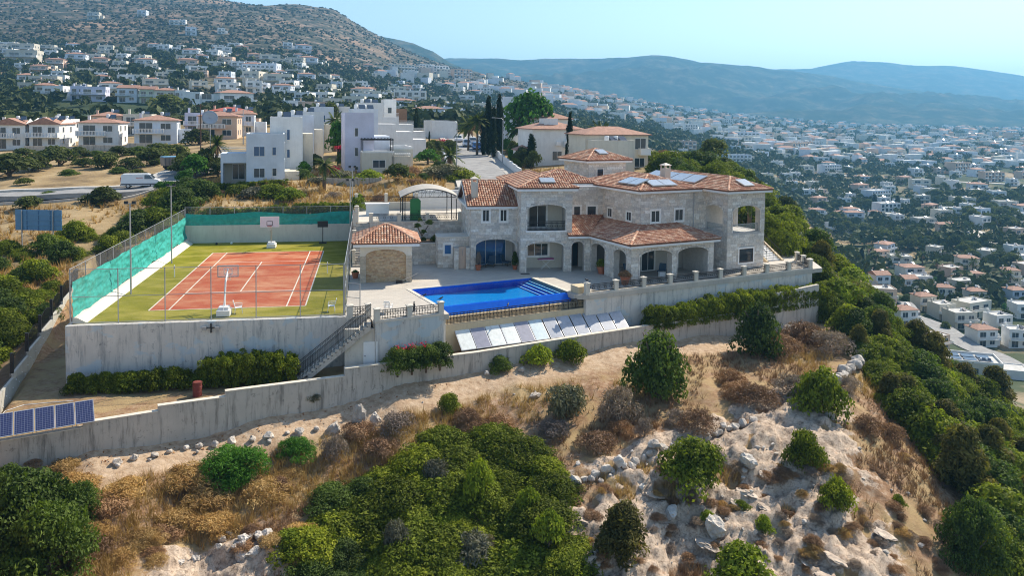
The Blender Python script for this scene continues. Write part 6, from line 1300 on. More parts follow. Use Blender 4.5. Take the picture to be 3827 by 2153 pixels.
G_JUN = leafmat('juniper_leaf', [(.025, .026, .008), (.075, .072, .02), (.15, .135, .036), (.24, .20, .06)])
G_GREY = leafmat('grey_sage_leaf', [(.07, .075, .05), (.14, .14, .10), (.22, .21, .16)], trans=.15)
G_DRY = leafmat('dry_brown_twig', [(.10, .055, .034), (.22, .125, .075), (.34, .21, .13), (.44, .30, .19)], trans=.1, var=.25)
G_MAUVE = leafmat('dry_grey_twig', [(.12, .09, .075), (.26, .20, .17), (.40, .33, .28)], trans=.1, var=.2)
G_GOLD = leafmat('golden_dry_grass', [(.16, .085, .032), (.32, .19, .075), (.48, .32, .14), (.60, .44, .22)], trans=.2, var=.2, nscale=.35)
G_PALM = leafmat('palm_frond', [(.02, .04, .012), (.06, .09, .02), (.12, .14, .035)]); G_CYP = leafmat('cypress_leaf', [(.006, .012, .005), (.014, .026, .009), (.03, .045, .014)], var=.2)
G_OLIV = leafmat('olive_tree_leaf', [(.022, .030, .010), (.06, .078, .024), (.115, .14, .042), (.18, .20, .07)]); G_PINK = leafmat('oleander_bloom', [(.45, .04, .08), (.6, .10, .16), (.7, .25, .3)], var=.1); G_RED = leafmat('bougainvillea_bloom', [(.35, .01, .05), (.5, .03, .08)], var=.1)
def protos(n, f): return [f(i) for i in range(n)]
P = {}
P['mastic'] = protos(4, lambda i: foliage('crown', clumps(1.0, .95, 60, .30), 5200, .062, G_MASTIC, 1.9, .6))
P['mastic_big'] = protos(3, lambda i: foliage('crown', clumps(1.0, .80, 120, .20), 11000, .040, G_MASTIC, 1.9, .6))
P['carob'] = protos(3, lambda i: foliage('crown', clumps(1.0, 1.15, 70, .25, .05), 6500, .058, G_DARK, 1.7, .6)); P['carob_big'] = protos(2, lambda i: foliage('crown', clumps(1.0, .95, 110, .19, .05), 13000, .033, G_DARK, 1.8, .7))
P['yellow'] = protos(2, lambda i: foliage('crown', clumps(1.0, .9, 40, .30), 2400, .085, G_YEL, 1.8, .6))
P['juniper'] = protos(2, lambda i: foliage('crown', clumps(1.0, 1.7, 90, .24, .03, .75), 6500, .055, G_JUN, 2.6, .6))
P['sage'] = protos(2, lambda i: foliage('crown', clumps(1.0, .85, 36, .30), 3200, .05, G_GREY, 3.4, .6))
P['hedge'] = protos(3, lambda i: foliage('crown', np.c_[RNG.uniform(-.8, .8, 70), RNG.uniform(-.62, .62, 70), RNG.uniform(.08, .86, 70), RNG.uniform(.16, .26, 70)], 6000, .055, G_MASTIC, 1.9, .6)); P['broom'] = protos(2, lambda i: foliage('crown', clumps(1.0, .8, 60, .22), 9000, .022, G_BROOM, 4.5, .9))
P['dry'] = protos(4, lambda i: foliage('crown', clumps(1.0, .7, 40, .26), 4200, .024, G_DRY, 6.0, 1.2)); P['mauve'] = protos(3, lambda i: foliage('crown', clumps(1.0, .8, 40, .25), 3600, .022, G_MAUVE, 6.0, 1.2)); P['gold'] = protos(3, lambda i: foliage('crown', clumps(1.0, .75, 40, .26), 3800, .022, G_GOLD, 7.0, 1.3))
P['tree'] = protos(4, lambda i: foliage('crown', clumps(1.0, 1.2, 42, .30, .2) + np.array([0, 0, .35, 0]), 2300, .10, G_OLIV, 1.7, .6))
P['green_tree'] = protos(2, lambda i: foliage('crown', clumps(1.0, 1.1, 42, .32, .15) + np.array([0, 0, .3, 0]), 2600, .10, G_BROOM, 1.6, .6))
P['cypress'] = protos(3, lambda i: foliage('crown', np.c_[RNG.normal(0, .035, 70), RNG.normal(0, .035, 70), np.linspace(.04, .97, 70), .125*np.sin(np.linspace(.35, 3.0, 70))**.7+.015], 3600, .03, G_CYP, 2.6, .5, 1.3))
TR_T = [trunk_mesh('trunk', 1.25, .09, 4, .5, BARK, i) for i in range(3)]; TR_S = [trunk_mesh('stem', .55, .05, 5, .45, BARK, 9+i) for i in range(2)]; TR_C = trunk_mesh('trunk', .30, .022, 1, .02, BARK, 4)
def plant(kind, name, label, cat, loc, r, h=None, group=None, trunk=None, rz=None, k=None):
    """r = crown radius in metres; h multiplies the height"""
    t = thing(name, label, cat, tuple(loc), random.uniform(0, 6.28) if rz is None else rz, group); me = (P[kind][k] if k is not None else random.choice(P[kind])); hh = r*(h or 1.0)
    obj('crown', me, t, None, None, (r*random.uniform(.93, 1.07), r*random.uniform(.93, 1.07), hh))
    if trunk is not None: obj('trunk' if trunk is TR_T or trunk is TR_C else 'stem', random.choice(trunk) if isinstance(trunk, list) else trunk, t, None, None, (r, r, hh))
    return t
def inpoly(x, y, Q):
    c = False
    for i in range(len(Q)):
        (x0, y0), (x1, y1) = Q[i], Q[i-1]
        if (y0 > y) != (y1 > y) and x < (x1-x0)*(y-y0)/(y1-y0)+x0: c = not c
    return c
def shrub_px(kind, px, pyb, wpx, label, hpx=None, name='shrub', cat='shrub', group=None, trunk=TR_S, sink=.12, hs=None):
    """a plant whose foot shows at a photo point, sized from its width there"""
    p = hit(px, pyb - wpx*.10)
    if p is None: return
    r = wpx*mpp(depth_of(p))/2; h = (hs or 1.0) if hpx is None else (hpx*mpp(depth_of(p)))/(r*{'juniper': 1.75, 'carob': 1.25, 'tree': 1.6, 'green_tree': 1.5}.get(kind, 1.0)); return plant(kind, name, label, cat, (p[0], p[1], p[2]-sink*r), r, h, group, trunk)
# ------------------------------------------------------------------ the slope below the plot
shrub_px('carob', 1650, 1010, 172, 'dark round carob tree in front of the low wall, larger of the pair', 178, 'carob_tree', 'tree', None, TR_T)
shrub_px('carob', 1905, 905, 132, 'round green carob tree near the end wall, smaller of the pair', 140, 'carob_tree', 'tree', None, TR_T)
shrub_px('mastic', 1748, 1240, 178, 'broad dome of dark mastic beside the dry stone row', 118)
shrub_px('mastic', 2024, 1185, 104, 'upright round mastic bush on bare soil above the rock', 100)
shrub_px('mastic', 2062, 1040, 150, 'dull green mastic bush below the brown grass knoll', 112)
shrub_px('juniper', 1568, 1420, 182, 'brownish green juniper with a cone outline', 160, 'juniper', 'shrub')
shrub_px('mastic', 2106, 1280, 92, 'grey green bush alone on the pale rock', 76)
shrub_px('yellow', 1925, 1330, 56, 'small yellow green cushion bush on the pale rock', 40); shrub_px('yellow', 1782, 1322, 44, 'little lime green bush above the tilted white boulder', 30); shrub_px('yellow', 2262, 1275, 40, 'tiny lime green cushion on the upper rock', 28); shrub_px('yellow', 1865, 1280, 44, 'flat lime green tuft on the rock edge', 22)
shrub_px('mastic', 1130, 1040, 68, 'small olive green bush on the sandy path', 44); shrub_px('sage', 1432, 1065, 132, 'silver grey leafy shrub left of the big carob', 100); shrub_px('mauve', 1555, 1070, 130, 'grey bare-twigged shrub at the foot of the big carob', 104); shrub_px('mauve', 1622, 1105, 66, 'rounded mauve grey thorn bush below the big carob', 58)
shrub_px('broom', 592, 1225, 215, 'bright green feathery broom bush above the dry grass', 108); shrub_px('broom', 745, 1160, 120, 'darker green broom beside the bright one', 62); shrub_px('mauve', 842, 1165, 84, 'pale leafless thorn bush by the standing stone', 74)
for (x, y, w, h, kd, lb) in ((60, 1430, 340, 250, 'carob', 'large dark carob bush at the lower edge beside the dry grass'), (190, 1330, 150, 120, 'carob', 'leafy side of carob scrub reaching towards the low wall'), (20, 1250, 120, 80, 'carob', 'low dark carob scrub under the photovoltaic panels'), (120, 1500, 300, 230, 'carob', 'dark carob bush below the large one')): shrub_px('carob_big', x, y, w, lb, h, 'carob_bush')
THICK = [(770, 1370), (810, 1300), (900, 1240), (1000, 1180), (1090, 1130), (1190, 1110), (1310, 1130), (1400, 1220), (1440, 1340), (1465, 1430), (1420, 1520), (790, 1520), (760, 1450)]
mass = []; tries = 0
while len(mass) < 44 and tries < 4000:
    tries += 1; x, y = random.uniform(650, 1465), random.uniform(1110, 1520)
    if inpoly(x, y, THICK) and all(math.hypot(x-a_[0], (y-a_[1])*1.5) > 74 for a_ in mass): mass.append((x, y))
mass.sort(key=lambda q: q[1])
for k, (x, y) in enumerate(mass):
    w = random.uniform(165, 250); shrub_px('carob_big' if (x < 1000 and k % 3 == 0) else 'mastic_big', x, y, w, 'dense evergreen mastic bush in the big thicket below the path', w*random.uniform(.34, .48), 'mastic_bush', 'shrub', 'mastic thicket below the path', sink=.22)
for k, (x, y, w, kd) in enumerate(((1330, 1320, 70, 'yellow'), (1200, 1290, 90, 'yellow'), (1380, 1400, 90, 'yellow'), (1000, 1420, 80, 'sage'))): shrub_px(kd, x, y, w, {'juniper': 'brownish ragged sprig poking out of the mastic thicket', 'dry': 'dead brown branch patch inside the mastic thicket', 'yellow': 'yellow green tips on top of the mastic thicket', 'sage': 'pale olive sprig low in the mastic thicket'}[kd], w*.9, 'thicket_sprig', 'shrub', 'sprigs in the mastic thicket', sink=-.9)  # sprigs keep their own leaf colours, raised above the bushes
shrub_px('sage', 1092, 1235, 90, 'pale silver shrub standing in the dark mastic thicket', 80); shrub_px('yellow', 1020, 1300, 60, 'bright green young leaves in the dark mastic thicket', 40); shrub_px('yellow', 1105, 1345, 80, 'lime green sprig in the middle of the mastic thicket', 46); shrub_px('yellow', 735, 1390, 110, 'lime green branch at the rim of the mastic thicket', 44); shrub_px('yellow', 1290, 1465, 200, 'yellow green bush at the foot of the mastic thicket', 90); shrub_px('sage', 1180, 1440, 150, 'olive grey bush at the foot of the mastic thicket', 90); shrub_px('mauve', 1225, 1400, 70, 'bare grey twigs sticking out of the mastic thicket', 60)
shrub_px('yellow', 1850, 1480, 190, 'fresh green leafy bush at the foot of the pale rock', 100); shrub_px('carob_big', 2440, 1440, 190, 'dark olive bush on the rim of the pale rock', 190); shrub_px('carob', 2500, 1290, 170, 'olive green bush beside the white ridge boulders', 130)
for k, (x, y, w) in enumerate(((1330, 1160, 80), (1500, 1140, 120), (1560, 1100, 90), (1700, 1075, 90), (1760, 1090, 120), (1860, 1010, 110), (1990, 1000, 120), (2030, 880, 150), (1960, 900, 130), (2090, 900, 130), (1250, 1100, 120), (1180, 1080, 110), (1000, 1100, 130), (960, 1150, 110), (900, 1110, 110), (1390, 1110, 110), (1840, 980, 110), (1900, 1030, 130), (2130, 990, 90), (2180, 1090, 100), (2240, 1110, 100))):
    shrub_px('dry' if k % 3 else 'mauve', x, y, w, 'dry brown thorn bush on the slope between the path and stone row', w*.5, 'thorn_bush', 'shrub', 'dry thorn bushes on the slope', None)
for k in range(120):   # small dry cushions on the rock
    x, y = random.uniform(1480, 2380), random.uniform(1150, 1449)
    if y < 1150 + (2150-x)*.1: continue
    shrub_px(random.choice(('dry', 'dry', 'mauve', 'gold')), x, y, random.uniform(26, 62), 'small dry thorn cushion on the pale rock', None, 'thorn_cushion', 'shrub', 'dry thorn cushions on the pale rock', None, hs=.85)
for k in range(46):
    x, y = random.uniform(60, 760), random.uniform(1180, 1449)
    shrub_px(random.choice(('gold', 'gold', 'dry')), x, y, random.uniform(60, 150), 'tall mound of dry grass on the slope below the panels', None, 'dry_grass_mound', 'grass', 'dry grass mounds below the panels', None, hs=.75)
# dense scrub falling away beyond the garden stair
RIGHT = [(1945, 560), (2000, 540), (2070, 640), (2240, 810), (2350, 910), (2576, 1085), (2760, 1200), (2760, 1500), (2470, 1449), (2440, 1280), (2330, 1160), (2230, 1060), (2190, 960), (2130, 850), (2060, 770), (2070, 700), (1990, 640)]
n = 0; tries = 0
while n < 285 and tries < 3000:
    tries += 1; x, y = random.uniform(1940, 2760), random.uniform(530, 1500)
    if not inpoly(x, y, RIGHT): continue
    p = hit(x, y)
    if p is None or depth_of(p) > 130: continue
    r = random.uniform(1.2, 2.5); kd = random.choice(('mastic', 'mastic_big', 'mastic_big', 'carob', 'mastic', 'yellow' if random.random() < .5 else 'juniper')); plant(kd, 'evergreen_shrub', 'evergreen shrub in the dense scrub falling away beyond the garden stair', 'shrub', (p[0], p[1], p[2]-.35), r, random.uniform(.9, 1.3), 'dense scrub beyond the garden stair', TR_S, None, None); n += 1
for (x, y, z, r) in ((58.8, 16.5, .2, 2.3), (60.5, 18.5, .2, 2.6), (59, 20, 1.0, 2.6), (57.5, 24, 2.2, 2.9), (59.5, 25, 2.0, 2.7), (61.5, 22, .8, 2.4), (62, 15.5, -2.5, 2.3), (57, 28, 3, 2.6)):
    plant('mastic_big', 'evergreen_shrub', 'tall evergreen bush crowding the garden stair', 'shrub', (x, y, z-.4), r, 1.5, 'tall bushes by the garden stair', TR_S)
LEFT = [(-120, 640), (0, 620), (90, 625), (180, 600), (285, 596), (320, 610), (240, 650), (185, 690), (160, 740), (90, 830), (20, 905), (-120, 980)]
n = 0
while n < 70:
    x, y = random.uniform(-120, 320), random.uniform(590, 980)
    if not inpoly(x, y, LEFT): continue
    p = hit(x, y); n += 1
    if p is None or (p[0] > -10.8 and p[1] < 30): continue
    plant(random.choice(('mastic', 'mastic_big', 'carob')), 'maquis_bush', 'evergreen shrub in the thicket outside the arched iron fence', 'shrub', (p[0], p[1], p[2]-.3), random.uniform(1.2, 2.2), random.uniform(.8, 1.1), 'thicket outside the iron fence', TR_S)
# hedges: rows of bushes, each bush its own plant
def hedge(kind, pts, r, h, label, group, step, name='hedge_bush', cat='hedge'):
    pts = np.array(pts, float)
    for a, b in zip(pts[:-1], pts[1:]):
        L = np.linalg.norm((b-a)[:2]); n = max(1, int(L/step))
        for k in range(n):
            p = a+(b-a)*(k+random.uniform(.3, .7))/n; plant(kind, name, label, cat, (p[0], p[1], p[2]), r*random.uniform(.88, 1.15), h*random.uniform(.94, 1.06), group, TR_S, math.atan2((b-a)[1], (b-a)[0]))
hedge('mastic', [(-3.6, -4.7, -4.2), (2.2, -4.9, -4.2), (5.0, -4.8, -4.15)], .95, 1.35, 'oleander bush of the hedge at the foot of the tall retaining wall', 'oleander hedge under the court wall', .8)
hedge('hedge', [(5.0, -4.75, -4.15), (10.0, -4.8, -4.1)], 1.15, 1.75, 'taller clipped bush of the hedge between the drum and stair', 'clipped hedge under the court wall', .8)
q0, q1 = RF(5.6, -1.3, -3.3), RF(26, -1.1, -3.2); hedge('hedge', [q0, q1], 1.15, 1.75, 'clipped bush of the long hedge below the balustraded wall', 'long hedge below the balustrade', .62)
for k in range(4):
    p = WF(1.3+1.05*k, -1.0, -3.3); plant('carob', 'oleander', 'flowering oleander between the white door and the solar collectors', 'shrub', tuple(p), 1.2, 1.15, 'oleanders by the white door', TR_S)
V, F = leaf_quads(np.array([WF(1.0+RNG.random()*2.2, -1.2-RNG.random()*.6, -1.65+RNG.random()*.35) for _ in range(60)]), np.zeros((60, 3))+np.array([0, -.5, 1]), .11, 1.2); o = obj('oleander_flowers', np_mesh('bloom', V, F, G_RED, RNG.random(60))); tag(o, 'red flowers on the oleander by the white door', 'flowers', None, 'stuff')
for x, y, w, kd, lb in ((1352, 922, 84, 'yellow', 'light green bush at the foot of the concrete wall'), (1436, 916, 92, 'mastic', 'dark bush next to the light green one at the concrete wall'), (1255, 938, 72, 'carob', 'low dark caper-like bush at the concrete wall'), (790, 1005, 46, 'sage', 'scrappy grey weed growing on the concrete wall foot')): shrub_px(kd, x, y, w, lb, w*.6)
# deck plants
for k, t in enumerate(POT_T):
    loc = np.array(t.location) + np.array([0, 0, POTS[k][3]*1.5]); plant(('broom', 'mauve', 'carob', 'mastic', 'dry')[k], 'potted_plant', ('low green plant in the terracotta pot by the court fence', 'tall pink flowering plant at the left arch column', 'climbing plant with white flowers between the arches', 'leafy shrub in the pot behind the arcade column', 'brown shrub in the large pot at the arcade corner')[k], 'plant', tuple(loc), (.3, .35, .35, .55, .6)[k], (1.0, 4.0, 3.2, 1.3, 1.2)[k])
t = thing('cloud_topiary', 'cloud-pruned topiary with dark leaf balls behind the garden wall', 'topiary', (20.6, 16.6, 1.85)); m = MB(); m.tube([(0, 0, -.2), (.1, 0, .7), (-.3, 0, 1.5)], .06, 6); m.tube([(.1, 0, .7), (.7, 0, 1.7)], .045, 6); m.build('trunk', BARK, t)
for (x, z, r) in ((-.35, 1.75, .5), (.8, 2.05, .52), (.25, 1.15, .42), (.25, .4, .40), (-.1, 2.3, .35)): obj('leaf_ball', random.choice(P['carob']), t, (x, 0, z-r*.5), 0, (r*.85, r*.85, r*.8))
plant('mastic', 'shrub', 'dark shrub in the raised bed behind the shower room', 'shrub', (22.3, 17.2, 1.8), .9, .8, None, TR_S)
# ------------------------------------------------------------------ the dry field, lot and street planting
for k, (x, y, w, lb) in enumerate(((150, 430, 120, 'spreading olive-dark tree in front of the cream gabled villa'), (25, 458, 140, 'grey green tree at the end of the dry field'), (80, 440, 100, 'dark low tree next to the grey green one'), (272, 432, 92, 'dark carob tree below the white hip-roofed villa'), (330, 432, 70, 'smaller carob tree on the dry slope'), (385, 425, 100, 'broad carob tree in front of the tipper truck'), (258, 522, 98, 'bushy tree alone beside the road and sandy track'), (75, 530, 70, 'low green tree by the blue sign board'), (445, 400, 70, 'dark tree beside the utility pole'), (500, 372, 90, 'dark tree under the satellite dish'), (180, 360, 70, 'dark tree between the villas of the row'), (75, 255, 70, 'dark tree at the tan field'), (105, 250, 80, 'dark tree below the cream cottage'))):
    shrub_px('tree', x, y, w, lb, None, 'field_tree', 'tree', None, TR_T, .32, .72)
for k, (x, y, w) in enumerate(((455, 448, 60), (520, 448, 90), (548, 452, 60), (470, 440, 70), (500, 440, 60), (560, 440, 50))): shrub_px('tree', x, y, w, 'dark garden tree in the clump screening the tipper truck', None, 'garden_tree', 'tree', 'garden trees screening the truck', TR_T, .12, .95)
for k, (x, y, w) in enumerate(((60, 405, 70), (110, 398, 60), (200, 402, 70), (240, 398, 60), (300, 400, 70), (350, 395, 80), (400, 392, 70), (30, 420, 80), (215, 425, 60), (300, 440, 60), (345, 448, 50), (175, 445, 60), (60, 470, 50), (120, 500, 60))): shrub_px('carob' if k % 2 else 'tree', x, y, w, 'low dark bush on the dry slope under the balconied villas', None, 'field_bush', 'shrub', 'low bushes under the balconied villas', TR_S, .25, .6)
shrub_px('green_tree', 490, 455, 80, 'fresh green garden tree hiding the tipper truck', None, 'garden_tree', 'tree', None, TR_T, .05, 1.0); shrub_px('green_tree', 468, 468, 50, 'yellowish cloud-pruned garden tree at the road corner', None, 'garden_tree', 'tree', None, TR_T, .05, 1.0); shrub_px('green_tree', 230, 368, 46, 'round bright tree before the white hip-roofed villa', None, 'garden_tree', 'tree', None, TR_T, .05, .9)
shrub_px('green_tree', 312, 345, 40, 'bright yellow green tree between two balconied villas', None, 'garden_tree', 'tree', None, TR_T, .05, 1.0); shrub_px('tree', 425, 300, 110, 'broad dark pine behind the bluish white villa', None, 'pine_tree', 'tree', None, TR_T, .05, .6)
for k, (x, y, w) in enumerate(((345, 600, 120), (400, 585, 150), (450, 560, 150), (370, 640, 110), (430, 610, 100), (420, 530, 130), (500, 520, 120), (340, 560, 70), (470, 500, 90))): shrub_px('mastic_big' if k % 2 else 'carob', x, y, w, 'dark pine-like bush crowding the far corner of the teal fence', None, 'evergreen_shrub', 'shrub', 'bushes behind the far corner of the court', TR_S, .1, .9)
hedge('hedge', [(-3, 31.6, 2.2), (13.5, 31.6, 2.9)], 1.0, 1.35, 'bush of the clipped hedge along the back fence of the court', 'hedge behind the court', 1.0)
for x, y, w, kd in ((640, 505, 90, 'sage'), (690, 505, 100, 'mastic'), (735, 512, 90, 'yellow'), (600, 500, 80, 'mastic'), (840, 505, 60, 'mauve'), (800, 470, 60, 'sage'), (855, 465, 90, 'sage'), (935, 462, 80, 'yellow'), (1000, 465, 80, 'tree'), (1020, 448, 90, 'dry'), (1065, 455, 40, 'carob'), (1120, 460, 120, 'sage'), (1160, 462, 90, 'mastic'), (880, 470, 60, 'mastic'), (760, 455, 60, 'carob'), (1045, 470, 60, 'dry'), (560, 500, 60, 'dry')):
    shrub_px(kd, x, y, w, {'sage': 'grey green shrub on the dry lot behind the court', 'mastic': 'dark green shrub on the dry lot behind the court', 'yellow': 'bright green shrub on the dry lot behind the court', 'mauve': 'pale grey shrub on the dry lot behind the court', 'tree': 'olive shrub-tree on the dry lot below the porch', 'dry': 'brown dry bush on the dry lot behind the court', 'carob': 'dark rounded bush on the dry lot behind the court'}[kd], None, 'lot_shrub', 'shrub', 'shrubs on the dry lot', TR_S, .1, .75)
for x, y, w, kd, lb in ((905, 520, 46, 'yellow', 'yellow-leaved shrub behind the gate pillars'), (955, 512, 44, 'dry', 'pink flowering shrub on the upper terrace')): plant(kd, 'shrub', lb, 'shrub', tuple(atz(x, y+8, 3.5)), 1.25, 1.4, None, TR_S)
p0, p1 = at(470, 462, 106), at(715, 462, 106); p0[2] = hz(*p0[:2]); p1[2] = hz(*p1[:2]); hedge('hedge', [p0, p1], .85, 1.1, 'bush of the long clipped hedge before the blue cube house', 'clipped hedge before the blue cube house', .8)
p0, p1 = at(395, 470, 108), at(440, 462, 106); p0[2] = hz(*p0[:2]); p1[2] = hz(*p1[:2]); hedge('green_tree', [p0, p1], .9, 1.0, 'bright clipped hedge bush at the road corner', 'bright hedge at the road corner', 1.0)
def cypress(px, pyb, d, hpx, lb, wf=1.0, group=None):
    p = gpos(px, pyb, d); h = hpx*mpp(d); t = thing('cypress_tree', lb, 'tree', tuple(p), random.uniform(0, 6), group); obj('crown', random.choice(P['cypress']), t, (0, 0, 0), 0, (h*wf*.62, h*wf*.62, h)); obj('trunk', TR_C, t, None, None, (h, h, h)); return t
for x, yb, d, h, w, lb in ((1228, 380, 152, 150, .62, 'tall cypress, first of the group by the street wall'), (1240, 385, 148, 130, .6, 'cypress hugging the tall one by the street wall'), (1256, 385, 150, 158, .6, 'tallest pointed cypress of the street group'), (1215, 380, 150, 105, .7, 'shorter cypress beside the tall street group'), (1432, 420, 124, 142, .5, 'slim cypress standing against the cream villa'), (1424, 430, 122, 70, .5, 'short slim cypress beside the slim one'), (1047, 358, 168, 96, .62, 'lone slim cypress beside the white terraces'), (1336, 418, 128, 88, 1.1, 'broad dark cypress bush before the cream villa'), (1080, 350, 180, 30, .7, 'small cypress by the white compound wall')):
    cypress(x, yb, d, h, lb, w)
for x, h in ((647, 40), (660, 30), (680, 44), (693, 30), (672, 34), (716, 28)): cypress(x, 305, 250, h, 'dark cypress of the clump behind the stepped row', 1.2, 'cypress clump behind the stepped row')
for x, y, d, h in ((222, 235, 420, 34), (378, 150, 620, 18), (330, 168, 600, 16), (190, 190, 520, 20), (1395, 330, 330, 26), (1420, 330, 340, 26)): cypress(x, y, d, h, 'single dark cypress among the hillside houses', 1.0, 'cypresses among the hillside houses')
def palm(px, pyb, d, h, fr_len, lb, skirt=True, nf=26, loc=None):
    p = gpos(px, pyb, d) if loc is None else np.array(loc); t = thing('palm_tree', lb, 'tree', tuple(p), random.uniform(0, 6)); MB().tube([(0, 0, -.4), (.05, 0, h*.5), (0, .05, h)], [.28, .2, .2], 8).build('trunk', BARK, t, True)
    for part, n, el0, el1 in (('frond', nf, -.35, 1.25),) + ((('dead_frond', 14, -1.35, -.75),) if skirt else ()):
        for i in range(n):
            q = random.random(); L = fr_len*random.uniform(.8, 1.1)*(1 if part == 'frond' else .6); obj(part, frond_mesh(part, el0 + (el1-el0)*(int(q*6)+.5)/6), t, (0, 0, h), 2.4*i + random.uniform(-.2, .2), L)
FROND = {}
def frond_mesh(part, el):
    """one arching frond of unit length with drooping leaflets"""
    key = (part, round(el, 3))
    if key not in FROND:
        Vs, Fs, ax = [], [], []
        for j in range(13):
            s_ = j/12; ax.append(np.array([math.cos(el)*s_, 0, math.sin(el)*s_ - .62*s_*s_*max(.25, math.cos(el))]))
        for j in range(12):
            c, c2 = ax[j], ax[j+1]; wd = .19*math.sin(math.pi*min(1, .12+.88*j/12))**.8; k = len(Vs); Vs += [c-np.array([0, .012, 0]), c+np.array([0, .012, 0]), c2]; Fs.append((k, k+1, k+2))
            for sg in (-1, 1):
                for jj in (0, .5):
                    b_ = c + (c2-c)*jj; k = len(Vs); Vs += [b_, b_+(c2-c)*.6, b_ + np.array([.10, sg*wd, -wd*.55])]; Fs.append((k, k+1, k+2))
        FROND[key] = np_mesh(part, np.array(Vs), np.array(Fs), G_PALM if part == 'frond' else G_DRY, RNG.random(len(Fs)))
    return FROND[key]
palm(815, 452, 104, 3.6, 2.3, 'fan palm with a brown skirt between the two rows of white houses'); palm(1132, 430, 118, 3.0, 2.4, 'fan palm with drooping leaves at the foot of the street'); palm(545, 432, 120, 4.5, 2.4, 'fan palm beside the portico of the blue cube house'); palm(1200, 370, 150, 7.0, 3.0, 'tall shaggy palm behind the parked cars'); palm(1178, 360, 160, 5.5, 3.2, 'leaning palm with golden fronds at the street bend'); palm(1512, 370, 150, 5.0, 3.6, 'feathery palm behind the sandy yellow villa', False, 34); palm(1310, 370, 165, 5.5, 3.0, 'palm behind the round green tree')
palm(0, 0, 0, 3.0, 2.6, 'feathery palm on the landing beside the tower veranda', False, 22, (56.6, 19.5, 2.8)); palm(842, 370, 150, 6, 2.6, 'palm rising between the white rows'); palm(35, 222, 430, 6, 3.5, 'palm beside the dark trees on the tan field'); palm(120, 250, 340, 6, 3.5, 'palm in front of the cream cottage')
shrub_px('green_tree', 1330, 400, 150, 'large round bright green tree between cypresses and cream villa', 150, 'round_tree', 'tree', None, TR_T, .0); shrub_px('green_tree', 1076, 420, 66, 'rounded green tree by the white garden gate', None, 'garden_tree', 'tree', None, TR_T, .05, .8); shrub_px('tree', 1130, 395, 50, 'dark leafy tree behind the fan palm at the street', None, 'garden_tree', 'tree', None, TR_T); shrub_px('green_tree', 765, 445, 40, 'green garden shrub beside the blue cube house', None, 'garden_shrub', 'shrub', None, TR_S, .05, 1.2); shrub_px('tree', 790, 430, 50, 'dark garden tree between the white rows', None, 'garden_tree', 'tree', None, TR_T); shrub_px('green_tree', 850, 400, 60, 'tall garden tree rising between the white rows', 90, 'garden_tree', 'tree', None, TR_T); shrub_px('tree', 830, 350, 60, 'green tree at the back of the white rows', 90, 'garden_tree', 'tree', None, TR_T)
for x, y, d, r, lb in ((1115, 355, 160, 1.2, 'red bougainvillea beside the street cars'), (1050, 372, 160, .9, 'red bougainvillea at the foot of the lone cypress'), (858, 372, 128, .9, 'red bougainvillea on the pergola house corner'), (840, 425, 116, .9, 'red bougainvillea below the fan palm with the skirt')):
    p = gpos(x, y, d); p[2] = at(x, y, d)[2]; V, F = leaf_quads(p + RNG.normal(0, .38*r, (180, 3))*np.array([1.3, 1, .6]), np.zeros((180, 3))+np.array([0, -.4, 1]), .24, 1.3); g_ = hz(p[0], p[1]); t = thing('bougainvillea', lb, 'shrub', (p[0], p[1], g_)); obj('blossom', np_mesh('blossom', V-np.array([p[0], p[1], g_]), F, G_RED, RNG.random(180)), t); obj('foliage', random.choice(P['carob']), t, (0, 0, 0), 0, (r, r, max(.6, (p[2]-g_)*.85)))
for k in range(26):
    s = random.uniform(12, 88); q = on_street(s, -random.uniform(6.2, 9)); plant(random.choice(('carob', 'mastic', 'green_tree', 'tree')), 'garden_shrub', 'clipped shrub behind the white street wall', 'shrub', tuple(q), random.uniform(.9, 1.7), random.uniform(.9, 1.5), 'shrubs behind the street wall', TR_S)
for k in range(14):
    s = random.uniform(6, 70); q = on_street(s, random.uniform(5.6, 8)); plant(random.choice(('carob', 'mastic', 'tree')), 'garden_shrub', 'leafy shrub on the palm side of the street', 'shrub', tuple(q), random.uniform(.8, 1.5), random.uniform(.8, 1.2), 'shrubs on the palm side of the street', TR_S)
for k in range(22): p = gpos(random.uniform(1640, 1745), 400, random.uniform(120, 170)); plant(random.choice(('mastic', 'carob', 'dry')), 'outcrop_shrub', 'dark bush on the rocky rise behind the villa roofs', 'shrub', tuple(p), random.uniform(1.2, 2.2), .9, 'bushes on the rocky rise', TR_S)
for k in range(34):
    x_, y_ = random.uniform(56.5, 70), random.uniform(20, 52); plant(random.choice(('mastic_big', 'mastic', 'carob')), 'bank_shrub', 'evergreen bush on the bank between the tower and the valley', 'shrub', (x_, y_, hz(x_, y_)-.3), random.uniform(1.7, 2.8), random.uniform(1.0, 1.35), 'bushes on the bank behind the tower', TR_S)
for k in range(55):
    p = at(random.uniform(1720, 1985), 420, random.uniform(112, 235)); z_ = hz(p[0], p[1]); plant(random.choice(('mastic', 'carob', 'tree', 'mastic_big')), 'hillside_shrub', 'green shrub on the slope dropping to the valley behind the tower', 'shrub', (p[0], p[1], z_-.3), random.uniform(1.5, 3.0), random.uniform(.8, 1.1), 'shrubs on the slope behind the tower', TR_S)
